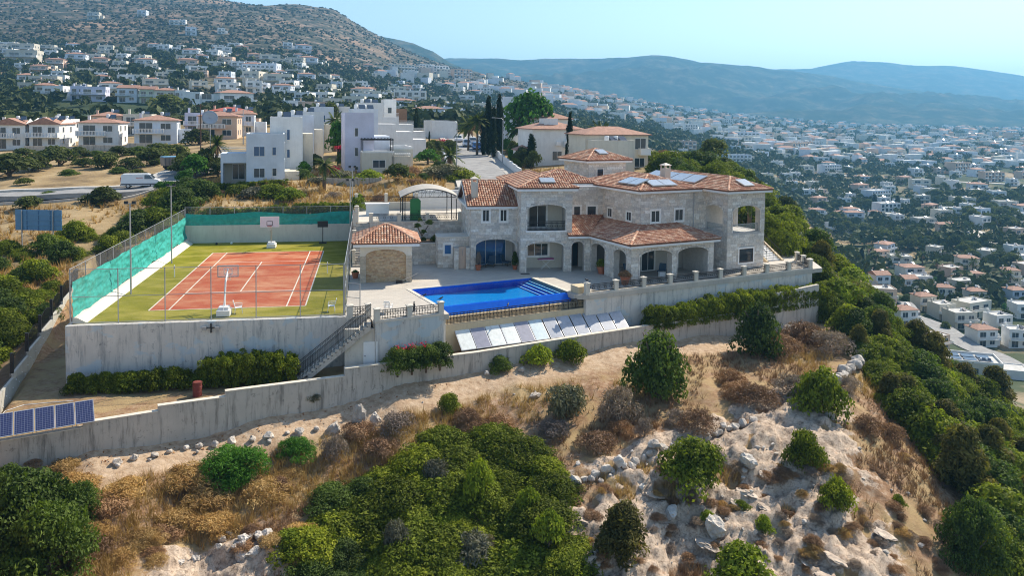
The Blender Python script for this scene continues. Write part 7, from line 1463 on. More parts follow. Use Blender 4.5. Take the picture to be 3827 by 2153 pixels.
# ------------------------------------------------------------------ dry grass and litter (stuff)
def grass_patch(name, label, xy, nb, hmin, hmax, w, mat, seedcol=None):
    n = len(xy); z = hfun(xy[:, 0], xy[:, 1]); B = np.repeat(np.c_[xy, z], nb, 0); m = len(B); t = RNG.random(m)*2*math.pi; q = RNG.random(m)*.20; B = B + np.c_[q*np.cos(t), q*np.sin(t), np.full(m, -.03)]
    h = np.repeat(RNG.uniform(hmin, hmax, n), nb)*RNG.uniform(.6, 1.15, m); l = RNG.normal(0, .32, (m, 2))*h[:, None]; T = B + np.c_[l, h]; s = np.c_[np.cos(t+1.3), np.sin(t+1.3), np.zeros(m)]*w*.5
    V = np.stack([B-s, B+s, T], 1).reshape(-1, 3); o = obj(name, np_mesh(name, V, np.arange(3*m).reshape(m, 3), mat, np.repeat(RNG.random(n), nb)*.7 + RNG.random(m)*.3)); tag(o, label, 'grass', None, 'stuff')
def scatter_polar(n, d0, d1, t0, t1):
    d = np.exp(RNG.uniform(math.log(d0), math.log(d1), n)); t = RNG.uniform(t0, t1, n) + YAW; return np.c_[CAM[0]+d*np.sin(t), CAM[1]+d*np.cos(t)]
xy = scatter_polar(52000, 32, 76, -.68, .68); x, y = xy.T; den = fbm(x, y, 3.0, 3, 12); below = wall_y(x) - y
keep = (below > 1.2) & (path_mask(x, y) < .35*RNG.random(len(x))+.05) & (rock_mask(x, y) < .3*RNG.random(len(x))) & (den > .36 + .25*RNG.random(len(x))*(x > 24) - .12*(x < 12)); xy1 = xy[keep]; g2 = fbm(xy1[:, 0], xy1[:, 1], 6, 2, 90)
grass_patch('dry_grass', 'tawny dry grass covering the slope below the path', xy1[g2 < .52], 9, .25, .8, .035, G_GOLD); grass_patch('dry_grass', 'brown dry weeds covering the slope below the path', xy1[g2 >= .52], 9, .2, .65, .035, G_DRY)
xy = scatter_polar(9000, 74, 125, -.68, .12); x, y = xy.T; keep = ((y > 33) | (x < -11)) & (fbm(x, y, 6, 3, 40) > .42); keep &= ~((x > -4) & (x < 26) & (y < 33)); rdm = np.array([np.min(np.hypot(rd[:, 0]-a, rd[:, 1]-b)) for a, b in xy]); keep &= rdm > 5.5; stm = np.array([np.min(np.hypot(st[:, 0]-a, st[:, 1]-b)) for a, b in xy]); keep &= stm > 6
trk = spline([at(a, b, c)[:2] for a, b, c in ((200, 620, 84), (255, 575, 90), (300, 530, 97))], 30); keep &= np.array([np.min(np.hypot(trk[:, 0]-a, trk[:, 1]-b)) for a, b in xy]) > 1.6
grass_patch('dry_grass', 'straw coloured grass on the field and lot behind the court', xy[keep], 8, .35, 1.0, .09, G_GOLD)
xy = scatter_polar(7000, 46, 66, -.6, .5); x, y = xy.T; b_ = wall_y(x)-y; keep = (b_ > .1) & (b_ < 1.4) & (fbm(x, y, 4, 2, 3) > .5); k = xy[keep]; z = hfun(k[:, 0], k[:, 1]); V, F = leaf_quads(np.c_[k, z+.03], np.zeros((len(k), 3))+np.array([0, 0, 1.0]), .09, 1.6, .5); o = obj('leaf_litter', np_mesh('litter', V, F, leafmat('fallen_leaf', [(.16, .06, .02), (.30, .13, .05), (.40, .20, .08)], .1), RNG.random(len(k)))); tag(o, 'brown fallen leaves along the foot of the concrete wall', 'leaves', None, 'stuff')
# ------------------------------------------------------------------ rocks
LIME_W = pieces_mat('white_limestone', [(.54, .485, .42), (.62, .565, .495), (.48, .42, .355)], .95, 2.5, .9, .08, .6)
LIME = pieces_mat('weathered_limestone', [(.54, .44, .35), (.62, .52, .42), (.48, .385, .30), (.58, .46, .35)], .95, 2.5, .9, .10, .62)
def rock_proto(seed, n=2, mat=None):
    import bmesh
    bm = bmesh.new(); bmesh.ops.create_icosphere(bm, subdivisions=n, radius=.5); rg = np.random.default_rng(seed); dirs = unit(rg.normal(0, 1, (9, 3))); cut = rg.uniform(.26, .44, 9)
    for v in bm.verts:
        c = np.array(v.co)
        for d_, q in zip(dirs, cut):
            e = c @ d_ - q
            if e > 0: c = c - d_*e*.92
        c = c*(1 + .09*rg.normal()); v.co = c
    me = bpy.data.meshes.new('stone'); bm.to_mesh(me); bm.free(); me.materials.append(mat or LIME); a = me.attributes.new('rnd', 'FLOAT', 'FACE'); a.data.foreach_set('value', np.full(len(me.polygons), rg.random(), np.float32)); return me
ROCK = [rock_proto(i, 2, LIME_W) for i in range(10)]; ROCKB = [rock_proto(50+i, 3, LIME_W) for i in range(5)]; ROCKS = [rock_proto(80+i, 3) for i in range(6)]
def stone(name, p, s, parent=None, big=False):
    o = bpy.data.objects.new(name, random.choice(ROCKB if big else ROCK)); o.location = p; o.rotation_euler = (random.uniform(-.5, .5), random.uniform(-.5, .5), random.uniform(0, 6.28)); o.scale = s; return link(o, parent)
def stone_row(label, pts, size, step, wall=False, up=2):
    pp = [hit(*q) if len(q) == 2 else np.array(q) for q in pts]; pp = spline([q[:2] for q in pp], 120); t = thing('dry_stone_row', label, 'stone row', (pp[0][0], pp[0][1], hz(*pp[0]))); t.location = (0, 0, 0); L = np.r_[0, np.cumsum(np.linalg.norm(np.diff(pp, axis=0), axis=1))]; s = 0
    while s < L[-1]:
        x, y = np.interp(s, L, pp[:, 0]), np.interp(s, L, pp[:, 1]); k = size*random.uniform(.7, 1.35)
        stone('stone', (x+random.uniform(-.1, .1), y+random.uniform(-.1, .1), hz(x, y)+k*.22), (k*1.15, k, k*.95), t)
        if random.random() < .35: stone('stone', (x+random.uniform(-.4, .4), y-random.uniform(.2, .5), hz(x, y-.3)+k*.1), (k*.6, k*.55, k*.5), t)
        s += step*k
stone_row('dry stone row of white boulders crossing the slope below the thorn bushes', [(1448, 1222), (1530, 1190), (1610, 1160), (1690, 1128), (1760, 1108), (1850, 1080), (1910, 1060)], .60, .85)
stone_row('short row of large grey boulders beside the dense scrub', [(2105, 968), (2125, 945), (2150, 925), (2165, 905)], .95, .8)
stone_row('scattered row of pale stones along the lower edge of the path', [(290, 1168), (390, 1148), (480, 1130), (560, 1120), (650, 1108), (730, 1095), (820, 1080)], .5, 1.9)
lwp = [LW(u, .55, 0) for u in np.linspace(5, 37, 12)]; stone_row('low rubble edging behind the top of the concrete wall', [(q[0], q[1], 0) for q in lwp], .34, 1.05)
for x, y, w, h, lb in ((898, 1082, 42, 66, 'tall pointed grey standing stone at the path edge'), (945, 1065, 30, 28, 'squat grey boulder right of the standing stone'), (838, 1088, 44, 34, 'split white boulder left of the standing stone'), (1345, 1000, 30, 18, 'flat grey stone on the sandy path'), (1225, 938, 16, 14, 'small brown stone at the bend of the path'), (1312, 935, 18, 18, 'small pale stone on the path near the low bushes'), (2090, 1050, 26, 16, 'white stone lying on the tawny grass'), (1795, 1345, 60, 46, 'tilted white boulder below the lime bush'), (1690, 1300, 44, 30, 'flat mauve slab lying on the red soil'), (1880, 1175, 50, 34, 'pale slab beside the upright mastic bush'), (2425, 1180, 90, 60, 'large white limestone boulder on the ridge'), (2460, 1225, 110, 90, 'largest white limestone boulder on the ridge'), (2520, 1275, 90, 60, 'third white limestone boulder lower on the ridge'), (2380, 1170, 60, 40, 'small white boulder leaning on the ridge boulders'), (1990, 845, 60, 34, 'rounded grey outcrop below the end wall'), (2040, 860, 50, 36, 'grey boulder beside the rounded outcrop'), (2165, 905, 36, 40, 'upright grey boulder at the edge of the scrub')):
    p = hit(x, y); s = mpp(depth_of(p)); o = stone('boulder', (p[0], p[1], p[2]+h*s*.28), (w*s*1.1, w*s*.9, h*s*1.15), None, True); tag(o, lb, 'boulder')
    if 'standing' in lb: o.rotation_euler = (.05, .1, .4); o.scale = (w*s, w*s*.7, h*s*1.5)
for k in range(15):
    x, y = 575 + random.gauss(0, 45), 1378 + random.gauss(0, 18); p = hit(x, y); s = random.uniform(.3, .75); o = stone('boulder', (p[0], p[1], p[2]+s*.22), (s*1.25, s, s*.8), None, True); tag(o, 'white boulder of the rubble pile beside the mastic thicket', 'boulder', 'rubble pile beside the mastic thicket')
n = 0
while n < 48:   # ledges of bedded limestone
    x, y = random.uniform(1400, 2420), random.uniform(1130, 1500); p = hit(x, y); n += 1
    if rock_mask(p[:1], p[1:2])[0] < .3: continue
    s = random.uniform(.4, .95); o = bpy.data.objects.new('limestone_slab', random.choice(ROCKS)); o.location = (p[0], p[1], p[2]-.06*s); o.rotation_euler = (.22+random.gauss(0, .07), .20+random.gauss(0, .07), random.gauss(.5, .3)); o.scale = (s*2.0, s*1.5, s*.34); link(o); tag(o, 'weathered slab of bedded limestone breaking out of the red soil', 'rock', 'limestone slabs on the slope')
for k in range(45):
    x, y = random.uniform(1450, 2350), random.uniform(1120, 1440); p = hit(x, y); s = random.uniform(.12, .42); o = stone('loose_stone', (p[0], p[1], p[2]+s*.15), (s*1.3, s, s*.7)); tag(o, 'loose pale stone lying about the rocky ground', 'stone', 'loose stones on the rocky ground')
for k in range(50):
    x, y = random.uniform(100, 1800), random.uniform(960, 1180); p = hit(x, y)
    if wall_y(p[0])-p[1] < .6: continue
    s = random.uniform(.08, .26); o = stone('loose_stone', (p[0], p[1], p[2]+s*.15), (s*1.3, s, s*.7)); tag(o, 'small loose stone on the sandy path', 'stone', 'loose stones on the path')
for k in range(26): p = gpos(random.uniform(1625, 1740), 400, random.uniform(122, 160)); s = random.uniform(1.2, 3); o = stone('boulder', (p[0], p[1], p[2]+.2), (s*1.4, s, s*.7), None, True); tag(o, 'grey outcrop boulder on the rise behind the villa roofs', 'boulder', 'outcrop boulders behind the villa')
# ------------------------------------------------------------------ houses further off
WALLS = [PLASTER_W, PLASTER_W, PLASTER_C, PLASTER_W, PLASTER_P, PLASTER_Y, PLASTER_B]
WN = {PLASTER_W.name: 'white', PLASTER_C.name: 'cream', PLASTER_P.name: 'peach', PLASTER_Y.name: 'beige', PLASTER_B.name: 'bluish white'}
FAR = []
for i in range(14):
    wl = WALLS[i % 7]; kd = ('flat', 'hip', 'flat', 'flat', 'flat')[i % 5]; H = villa2((9, 12, 14, 8, 10)[i % 5], 8, 6.2, wl, kd, False, 100+i); FAR.append((H.mesh('house'), WN[wl.name], {'flat': 'flat-roofed', 'hip': 'tile-roofed', 'gable': 'gabled'}[kd]))
def block_mesh(n, fl, wall, seed):
    """apartment block with balconies"""
    H = HB(False, None); w = n*3.4; H.block(-w/2, w/2, 0, 10, -2, fl*3, wall); H.parapet(-w/2, w/2, 0, 10, fl*3, wall, .5)
    for f in range(fl):
        for k in range(n):
            x = -w/2+k*3.4; H.win('S', 0, x+.6, x+2.6, f*3+.3, f*3+2.4); H.balcony(x+.3, x+3.1, 0, 1.3, f*3+.15, WHITE, 'bar') if (k+f) % 2 or seed else None
        for k in range(2): H.win('E', w/2, 2+4*k, 3.2+4*k, f*3+.8, f*3+2.2)
    H.tank(0, 5, fl*3+.3); H.tank(w*.3, 5, fl*3+.3); return H.mesh('apartment_block')
BLK = [(block_mesh(5, 3, PLASTER_W, 0), 'white'), (block_mesh(7, 3, PLASTER_B, 1), 'bluish white'), (block_mesh(8, 2, PLASTER_Y, 1), 'beige'), (block_mesh(6, 3, PLASTER_P, 0), 'peach')]
SITES = []
def free(x, y, r):
    for a, b, c in SITES:
        if (a-x)**2+(b-y)**2 < (r+c)**2: return False
    SITES.append((x, y, r)); return True
def far_house(x, y, where, group, k=None, deg=None, s=1.0, block=False, name='house'):
    z = float(min(hz(x-3, y), hz(x+3, y)))
    if block: me, c = BLK[random.randrange(4) if k is None else k]; lb = f'{c} balconied apartment block {where}'; cat = 'building'; name = 'apartment_block'
    else: me, c, rf = FAR[random.randrange(14) if k is None else k]; lb = f'{c} {rf} house {where}'; cat = 'house'
    o = obj(name, me, None, (x, y, z+.2), math.radians(random.uniform(-25, 35) if deg is None else deg), s); tag(o, lb, cat, group+' '+cat+'s'); return o
HL = [(690,140,140),(1050,120,80),(1290,180,60),(1350,180,60),(1415,262,100),(1640,250,70),(30,390,60),(60,420,100),(160,400,130),(160,470,160),(345,380,80),(400,500,110),(410,400,80),(560,470,120),(560,410,60),(740,490,100),(680,460,100),(780,400,110),(900,455,90),(1070,500,110),(1210,395,110),(1305,400,80),(1410,425,100),(1570,440,120),(1390,510,120),(1590,515,100),(1760,520,110),(1870,500,80),(1290,570,70),(1490,575,80),(1665,605,120),(1990,560,150),(2070,570,80),(2180,570,100),(1880,440,80),(2000,470,110),(2100,480,80),(2180,480,100),(2280,490,120),(2130,360,80),(2250,390,100),(2330,400,50),(2060,640,150),(2190,650,100),(2300,600,80),(2400,600,90),(2470,600,80),(2490,670,110),(2420,750,100),(2200,740,100),(2070,730,110),(1880,690,150),(1940,680,90),(1740,500,60),(100,350,60),(1020,610,60),(1130,640,50),(2040,600,90),(640,490,60),(2330,500,80),(2210,440,70),(1950,520,80)]
for x, y, w in HL:
    p = hit(x/2.9437, y/2.9437, 200)
    if p is None: continue
    SITES.append((p[0], p[1], 5)); far_house(p[0], p[1], 'on the scrubby hillside above the villas', 'hillside', None, random.uniform(-12, 14), min(1.5, max(.7, w/2.9437*mpp(depth_of(p))/10.5)), name='hillside_house')
for x, y in ((1075, 183), (1110, 187), (1140, 190), (1165, 196), (1010, 175), (1040, 178)):
    p = hit(x, y); SITES.append((p[0], p[1], 14)); far_house(p[0], p[1], 'high on the hill shoulder', 'hill shoulder', None, 15, 1.3, True)
def town(n, zone, where, group, dmin, dmax, pb=.0, r=7.0, s0=.9, s1=1.15, name='house'):
    c = 0; tries = 0
    while c < n and tries < n*30:
        tries += 1; x, y = random.uniform(*zone[0]), random.uniform(*zone[1])
        if len(zone) > 2 and not inpoly(x, y, zone[2]): continue
        p = hit(x, y, 150)
        if p is None: continue
        d = depth_of(p)
        if not dmin < d < dmax or not free(p[0], p[1], r): continue
        far_house(p[0], p[1], where, group, None, None, random.uniform(s0, s1), random.random() < pb, name); c += 1
town(60, ((560, 1180), (165, 325)), 'among trees on the lower hill', 'lower hill', 280, 1300, .05, 7, .8, 1.1, 'hillside_house'); town(45, ((0, 640), (120, 255)), 'on the dry lower slopes of the hill', 'dry lower slopes', 300, 900, 0, 7, .7, 1.0, 'hillside_house')
town(26, ((1150, 1560), (235, 345)), 'on the low rise behind the cream villas', 'low rise', 300, 1500, .1)
VAL = [(1640, 300), (2576, 330), (2760, 400), (2760, 620), (2440, 600), (2050, 545), (1960, 470), (1760, 420), (1630, 340)]
town(120, ((1630, 2760), (380, 620), VAL), 'in the nearer streets of the valley town', 'nearer valley town', 350, 900, .14, 9, .75, 1.0)
town(50, ((1560, 2760), (315, 400)), 'in the farther streets of the valley town', 'farther valley town', 800, 1700, .16, 8, 1.0, 1.4)
# the rest of the town, too far to tell house from house
sm = MB(); SL = [PLASTER_W, PLASTER_C, PLASTER_P, TILE_F, PLASTER_B]
for k in range(1350):
    t = random.uniform(.02, .62) if random.random() < .8 else random.uniform(-.2, .1); d = math.exp(random.uniform(math.log(800), math.log(2450))); x, y = CAM[0]+d*math.sin(t+YAW), CAM[1]+d*math.cos(t+YAW)
    sm.V.append((x, y, 0))
XY = np.array(sm.V); Z = hfun(XY[:, 0], XY[:, 1]); sm = MB()
for (x, y, _), z in zip(XY, Z):
    if z > 75: continue
    fr = Fr(x, y, random.uniform(-30, 40), z); w, d_, h = random.uniform(7, 17), random.uniform(6, 11), random.choice((3.2, 6.0, 6.0, 8.5)); sm.mi = random.choice((0, 0, 1, 2, 4, 0)); sm.box(-w/2, w/2, -d_/2, d_/2, -3, h, fr)
    if random.random() < .22: sm.mi = 3; sm.add([(-w/2,-d_/2,h),(w/2,-d_/2,h),(w/2,d_/2,h),(-w/2,d_/2,h),(-w/4,0,h+1.8),(w/4,0,h+1.8)], [(0,1,5,4),(1,2,5),(2,3,4,5),(3,0,4)], fr)
    sm.mi = 0
o = sm.build('distant_town', SL); tag(o, 'hazy mass of tiny houses spreading up the far valley', 'town', None, 'stuff')
# villas on the valley floor below the scrub
def dv(x, y): return ((2900+x/1.811)/PXS, (700+y/1.811)/PXS)
NV = [(290,205,130,PLASTER_W,'hip','white tiled villa behind the long pale wall'),(450,220,95,PLASTER_P,'hip','pinkish tiled villa on the walled row'),(570,210,90,PLASTER_W,'flat','white villa with blue awning on the walled row'),(680,220,100,PLASTER_W,'hip','white villa beside the cypress on the walled row'),(835,245,95,PLASTER_W,'flat','white flat villa closing the walled row'),(850,545,180,PLASTER_C,'flat','cream villa behind tall palms'),(940,625,190,PLASTER_W,'hip','white villa with blue-grey roof panels'),(1310,560,165,PLASTER_C,'hip','cream villa with a big lawn and palms'),(725,690,95,PLASTER_B,'gable','small blue-white gabled villa by the hedge'),(915,715,120,PLASTER_W,'gable','small villa with a solar roof on the hedge lane'),(1150,775,130,PLASTER_C,'hip','yellow villa with two balconies'),(1030,845,165,PLASTER_C,'hip','yellow villa with red roof at the road bend'),(1160,905,180,PLASTER_C,'flat','cream villa with roof tanks beside the road'),(1285,965,215,PLASTER_Y,'flat','long pale villa behind the road trees'),(1370,805,140,PLASTER_Y,'hip','villa with a solar roof and dark pergola'),(1430,1085,200,PLASTER_W,'hip','white villa with red roof and blue shutters'),(1545,985,180,PLASTER_W,'flat','low white villa right of the blue-shuttered one'),(900,950,130,PLASTER_W,'hip','red tiled roof house just over the scrub edge'),(1640,475,130,PLASTER_W,'flat','white block-like villa beyond the dark grove'),(1650,795,150,PLASTER_B,'hip','blue-white villa with a pinkish roof'),(1600,650,110,PLASTER_C,'hip','cream villa behind the palm row'),(1650,1090,120,PLASTER_W,'flat','white villa at the edge of the dark trees')]
for k, (x, y, w, wl, kd, lb) in enumerate(NV):
    p = hit(*dv(x, y), 146); W = max(7, w/1.811/PXS*mpp(depth_of(p))); SITES.append((p[0], p[1], 8)); H = villa2(W, min(10, W*.8), 5.8, wl, kd, True, 300+k); H.place('valley_villa', lb, 'house', tuple(p), random.uniform(-22, 6), 'villas on the valley floor').scale = (.74, .8, .8)
town(16, ((2200, 2640), (640, 880)), 'among the gardens of the valley floor', 'valley floor', 190, 420, 0, 6, .55, .75)
p = hit(*dv(1420, 1290), 110); H = HB(True, None); H.block(-14, 6, 0, 14, -4, 4.2, PLASTER_Y); H.parapet(-14, 6, 0, 14, 4.2, PLASTER_W, .7, .35); H.block(6.01, 16, 2, 12, -4, 2.4, PLASTER_W); H.parapet(6.01, 16, 2, 12, 2.4, PLASTER_W, .3); m = MB()
for i in range(3):
    for j in range(2): m.box(-12.5+5.5*i, -8+5.5*i, 2+5*j, 6+5*j, 4.3, 4.7)
H.add('roof_solar_panel', m, SOLAR_F); H.tank(1, 4, 4.3); H.tank(-1, 4, 4.3); H.win('S', 0, -4, -2.6, .4, 2.6); H.win('S', 0, 1, 3, .4, 2.6); H.place('modern_villa', 'large pale flat-roofed villa with roof solar frames under the slope', 'house', tuple(p), -28).scale = (.55, .55, .7)
p = hit(*dv(1210, 818), 120); t = thing('garden_pool', 'small turquoise pool behind the yellow villa', 'swimming pool', tuple(p)); MB().lathe([(0, .30), (4.2, .30), (4.2, .1)], 20).build('water', CYAN, t); MB().lathe([(4.21, 0), (4.21, .36), (5.0, .36), (5.0, 0)], 20).build('pool_surround', COPE, t)
for lb, P_, w in (('pale road winding between the valley villas', [(700, 760), (830, 800), (900, 870), (1010, 920), (1110, 965), (1230, 1050), (1350, 1110), (1480, 1150), (1640, 1230)], 3.2), ('pale bend of the valley road above the dark grove', [(940, 235), (1150, 262), (1330, 300), (1430, 340), (1510, 400)], 4.5), ('sandy track across the valley terraces', [(250, 262), (500, 300), (800, 345), (1100, 395), (1400, 430)], 2.5)):
    P2 = [hit(*dv(*q), 120)[:2] for q in P_]; ribbon('road', spline(P2, 36), (-w, w), ASPH if 'winding' in lb else KERB, .25, lb)
for P_, lb in (([(1640, 365), (1800, 395), (2000, 425), (2300, 455), (2600, 470)], 'pale street crossing the nearer valley town'), ([(1800, 440), (1950, 470), (2150, 515), (2400, 545)], 'pale street along the lower edge of the valley town'), ([(1900, 335), (2100, 360), (2300, 378), (2600, 392)], 'thin pale street across the farther valley town'), ([(1780, 330), (1900, 385), (2050, 470)], 'pale street climbing through the valley town')):
    P2 = [hit(*q, 200) for q in P_]; ribbon('road', spline([q[:2] for q in P2 if q is not None], 60), (-3.5, 3.5), KERB, .35, lb)
p0, p1 = hit(*dv(215, 225), 120), hit(*dv(960, 275), 120); yard_wall('long pale terrace wall under the row of valley villas', [p0[:2]+(p1-p0)[:2]*k/5 for k in range(6)], 2.2, PLASTER_W)
# ------------------------------------------------------------------ trees further off
V_TREES = [(x, y, r, k) for x, y, r, k in ((670, 130, 60, 'c'), (820, 150, 70, 'c'), (890, 130, 90, 't'), (930, 120, 80, 't'), (1120, 200, 90, 't'), (620, 120, 60, 't'), (350, 70, 70, 't'), (450, 60, 60, 't'), (540, 80, 60, 't'), (250, 40, 50, 't'))]
def blob(name, label, xy, r0, r1, mat, hf=1.0, kind='stuff'):
    """many small crowns joined; each a crumpled low dome"""
    n = len(xy); z = hfun(xy[:, 0], xy[:, 1]); phi = (1+5**.5)/2
    B = unit(np.array([(-1,phi,0),(1,phi,0),(-1,-phi,0),(1,-phi,0),(0,-1,phi),(0,1,phi),(0,-1,-phi),(0,1,-phi),(phi,0,-1),(phi,0,1),(-phi,0,-1),(-phi,0,1)])); Ff = np.array([(0,11,5),(0,5,1),(0,1,7),(0,7,10),(0,10,11),(1,5,9),(5,11,4),(11,10,2),(10,7,6),(7,1,8),(3,9,4),(3,4,2),(3,2,6),(3,6,8),(3,8,9),(4,9,5),(2,4,11),(6,2,10),(8,6,7),(9,8,1)])
    r = RNG.uniform(r0, r1, n)*RNG.uniform(.6, 1.2, n); J = RNG.uniform(.65, 1.3, (n, 12, 1)); V = np.c_[xy, z+r*hf*.45][:, None, :] + B[None]*J*r[:, None, None]*np.array([1.0, 1.0, hf]); F = (Ff[None] + 12*np.arange(n)[:, None, None]).reshape(-1, 3)
    o = obj(name, np_mesh(name, V.reshape(-1, 3), F, mat, np.repeat(RNG.random(n), 20))); return tag(o, label, 'trees', None, kind)
G_FAR = leafmat('far_tree_leaf', [(.035, .048, .018), (.07, .09, .03), (.12, .145, .05)], trans=.1); G_SCRUB = leafmat('far_scrub_leaf', [(.016, .020, .010), (.034, .038, .018), (.06, .06, .03)], trans=.1)
def crowns(name, label, xy, r0, r1, mat, q=26):
    """many tree crowns joined; each a cloud of leafy sprays"""
    n = len(xy); z = hfun(xy[:, 0], xy[:, 1]); r = RNG.uniform(r0, r1, n)*RNG.uniform(.65, 1.2, n); d = unit(RNG.normal(0, 1, (n, q, 3))); d[:, :, 2] = np.abs(d[:, :, 2])*1.15-.25; C = np.c_[xy, z+r*.75][:, None, :] + d*r[:, None, None]*RNG.uniform(.55, 1.0, (n, q, 1))
    V, F = leaf_quads(C.reshape(-1, 3), d.reshape(-1, 3), np.repeat(r*.62, q), 1.4, .45); o = obj(name, np_mesh(name, V, F, mat, np.clip(np.repeat(RNG.random(n), q)*.6+RNG.random(n*q)*.4, 0, 1))); return tag(o, label, 'trees', None, 'stuff')
def clump_scatter(n, d0, d1, t0, t1, fs, thr, seed): 
    xy = scatter_polar(n, d0, d1, t0, t1); return xy[fbm(xy[:, 0], xy[:, 1], fs, 3, seed) + RNG.normal(0, .06, n) > thr]
def clear_of(xy, r=6.5):
    S_ = np.array(SITES); k = np.ones(len(xy), bool)
    for a, b, c in S_: k &= (xy[:, 0]-a)**2+(xy[:, 1]-b)**2 > (r)**2
    return xy[k]
xy = clump_scatter(34000, 330, 1700, -.72, .25, 60, .40, 51); z = hfun(xy[:, 0], xy[:, 1]); xy = xy[z > 18]; blob('hill_scrub', 'dark scrub dotting the rocky hillside', clear_of(xy), .9, 2.6, G_SCRUB, .7)
xy = clump_scatter(9500, 240, 900, -.70, .35, 90, .45, 52); z = hfun(xy[:, 0], xy[:, 1]); xy = clear_of(xy[(z > 6) & (z < 90)], 6); crowns('hill_woodland', 'dark trees between the hillside houses', xy, 1.8, 3.6, G_FAR)
xy = clump_scatter(20000, 280, 2600, .05, .74, 150, .43, 53); z = hfun(xy[:, 0], xy[:, 1]); dd_ = np.hypot(xy[:, 0]-CAM[0], xy[:, 1]-CAM[1]); xy = clear_of(xy[(z < 45) & (RNG.random(len(xy)) < np.where(dd_ < 560, .42, .9))], 6); crowns('valley_woodland', 'dark trees filling the valley between the houses', xy, 2.0, 4.0, G_FAR, 22)
# nearer valley trees one can tell apart
def grove(n, poly, kinds, r0, r1, label, group, name='grove_tree', dmin=150):
    c = 0
    xs, ys = [q[0] for q in poly], [q[1] for q in poly]
    while c < n:
        x, y = random.uniform(min(xs), max(xs)), random.uniform(min(ys), max(ys))
        if not inpoly(x, y, poly): continue
        c += 1; p = hit(x, y, dmin)
        if p is None: continue
        if any((a-p[0])**2+(b-p[1])**2 < 49 for a, b, _ in SITES): continue
        plant(random.choice(kinds), name, label, 'tree', (p[0], p[1], p[2]-.2), random.uniform(r0, r1), random.uniform(.85, 1.15), group, TR_T)
grove(90, [dv(*q) for q in ((200, 210), (420, 250), (900, 330), (1250, 420), (1700, 560), (1700, 600), (1250, 480), (800, 420), (350, 340))], ('tree',), 2.2, 4.2, 'dark tree of the terraced grove across the valley', 'terraced grove across the valley')
grove(80, [dv(*q) for q in ((1000, 30), (1400, 60), (1750, 120), (1750, 420), (1350, 250), (1000, 200))], ('tree',), 2.8, 5.0, 'tall dark tree of the wood above the valley road', 'wood above the valley road')
grove(60, [dv(*q) for q in ((330, 60), (640, 80), (900, 120), (900, 200), (300, 160))], ('tree',), 2.2, 4.0, 'dark tree behind the walled villas', 'trees behind the walled villas')
grove(75, [dv(*q) for q in ((550, 560), (900, 560), (1700, 640), (1750, 1250), (1300, 1080), (900, 900), (640, 700))], ('tree', 'green_tree', 'carob'), 1.4, 2.8, 'garden tree between the valley villas', 'garden trees of the valley villas')
for x, y, h in ((665, 150, 105), (820, 165, 110), (580, 520, 110), (1100, 640, 50)): q = dv(x, y); p = hit(*q, 130); hh = h/1.811/PXS*mpp(depth_of(p)); t = thing('cypress_tree', 'broad dark cypress standing above the valley villas', 'tree', tuple(p), 0, 'cypresses above the valley villas'); obj('crown', random.choice(P['cypress']), t, None, None, (hh*.9, hh*.9, hh)); obj('trunk', TR_C, t, None, None, (hh, hh, hh))
for x, y in ((500, 495), (675, 545), (640, 500), (820, 540), (990, 540), (1090, 600), (1470, 545), (1525, 680), (1570, 690), (1330, 600)):
    p = hit(*dv(x, y), 146); palm(0, 0, 0, 5.5, 2.6, 'fan palm in the gardens of the valley villas', True, 22, p); 
for o in bpy.data.objects:
    if o.name.startswith('palm_tree') and o.get('label') == 'fan palm in the gardens of the valley villas': o['group'] = 'palms of the valley gardens'
# bare pale bank under the scrub edge
for k in range(40):
    q = (random.uniform(1010, 1500), 0); x = q[0]; y = 1080 + (x-1010)*.62 + random.uniform(-15, 60); p = hit(*dv(x, y), 100)
    if p is None or depth_of(p) < 95: continue
    s = random.uniform(1.0, 3.0); o = stone('boulder', (p[0], p[1], p[2]+.1), (s*1.5, s, s*.5), None, True); tag(o, 'pale limestone slab on the bank above the flat-roofed villa', 'boulder', 'slabs on the bank above the flat-roofed villa')
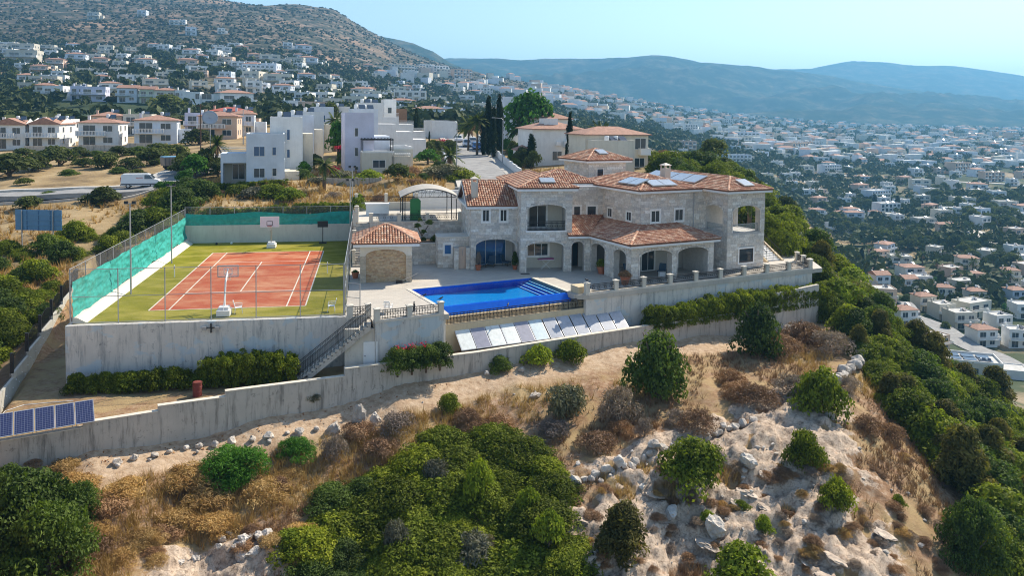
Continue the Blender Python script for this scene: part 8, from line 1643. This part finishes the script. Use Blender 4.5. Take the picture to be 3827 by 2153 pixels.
# ------------------------------------------------------------------ mountains
def mountain_mat():
    m, nt, b = newmat('far_mountain'); b.inputs['Roughness'].default_value = 1.0; b.inputs['Specular IOR Level'].default_value = 0.0; v = coords(nt)
    f = noise(nt, v, .012, 9, .72, sc3=(1, 1, 2)); setc(nt, b, ramp(nt, f, [(.38, (.02, .03, .016)), (.5, (.04, .05, .028)), (.6, (.10, .09, .055)), (.75, (.2, .165, .11))])); return m
MNT = mountain_mat()
def mountain(lb, crest, d, d0, zfoot, seed, amp):
    cx = np.array([q[0] for q in crest], float); cyy = np.array([q[1] for q in crest], float); n = 420; px = np.linspace(cx[0], cx[-1], n); py = np.interp(px, cx, cyy); py += (fbm(px, px*0, 60, 4, seed)-.5)*5
    C = np.array([at(a, b, d) for a, b in zip(px, py)]); C[:, 2] = np.maximum(C[:, 2], zfoot+5); rows = 46; T = np.r_[np.linspace(0, 1, 36), np.linspace(1.01, 1.12, rows-36)]; g = CAM[:2]; V = []
    for t in T:
        s = d0/d + (1-d0/d)*t; XY = g + (C[:, :2]-g)*s; k = np.where(t <= 1, 1, 0)*(t**1.15) + np.where(t > 1, 1-(t-1)*5, 0); rid = (1-np.abs(2*fbm(XY[:, 0], XY[:, 1], d*.16, 5, seed+3)-1)); w = math.sin(math.pi*min(t, 1))**.8 if t <= 1 else 0
        V.append(np.c_[XY, zfoot + (C[:, 2]-zfoot)*k*(1 + 0*rid) + amp*w*(rid-.75)])
    V = np.concatenate(V); i = np.arange((rows-1)*n).reshape(rows-1, n)[:, :-1].ravel(); o = obj('mountain', np_mesh('mountain', V, np.stack([i, i+1, i+n+1, i+n], 1), MNT, smooth=True)); tag(o, lb, kind='structure')
mountain('scrubby shoulder hill behind the housed hillside', [(760, 70), (900, 82), (960, 92), (1040, 108), (1090, 130), (1130, 158), (1200, 185), (1350, 218), (1500, 245)], 2400, 1700, 20, 3, 90)
mountain('long blue ridge with a rounded peak across the valley', [(950, 170), (1130, 144), (1300, 149), (1500, 147), (1580, 144), (1640, 137), (1700, 143), (1760, 156), (1900, 168), (1950, 176), (1990, 177), (2060, 186), (2200, 212), (2400, 240), (2576, 262), (2900, 290)], 3700, 2300, -10, 9, 230)
mountain('farthest blue mountain with a flat top', [(1650, 170), (1850, 164), (1950, 174), (2040, 172), (2100, 160), (2150, 152), (2230, 157), (2300, 164), (2400, 165), (2480, 176), (2576, 190), (2750, 205), (3000, 235)], 5000, 3900, -10, 15, 170)
# ------------------------------------------------------------------ air
m = bpy.data.materials.new('haze_air'); m.use_nodes = True; nt = m.node_tree; nt.nodes.remove(nt.nodes['Principled BSDF']); pv = nt.nodes.new('ShaderNodeVolumePrincipled'); pv.inputs['Color'].default_value = (.24, .62, 1.0, 1); pv.inputs['Density'].default_value = HAZE; pv.inputs['Anisotropy'].default_value = .25; nt.links.new(pv.outputs[0], nt.nodes['Material Output'].inputs['Volume'])
hb = MB().box(-4700, 5700, -300, 6300, -140, 470).build('haze', m); tag(hb, 'thin blue summer haze lying over the whole valley', 'haze', None, 'stuff')
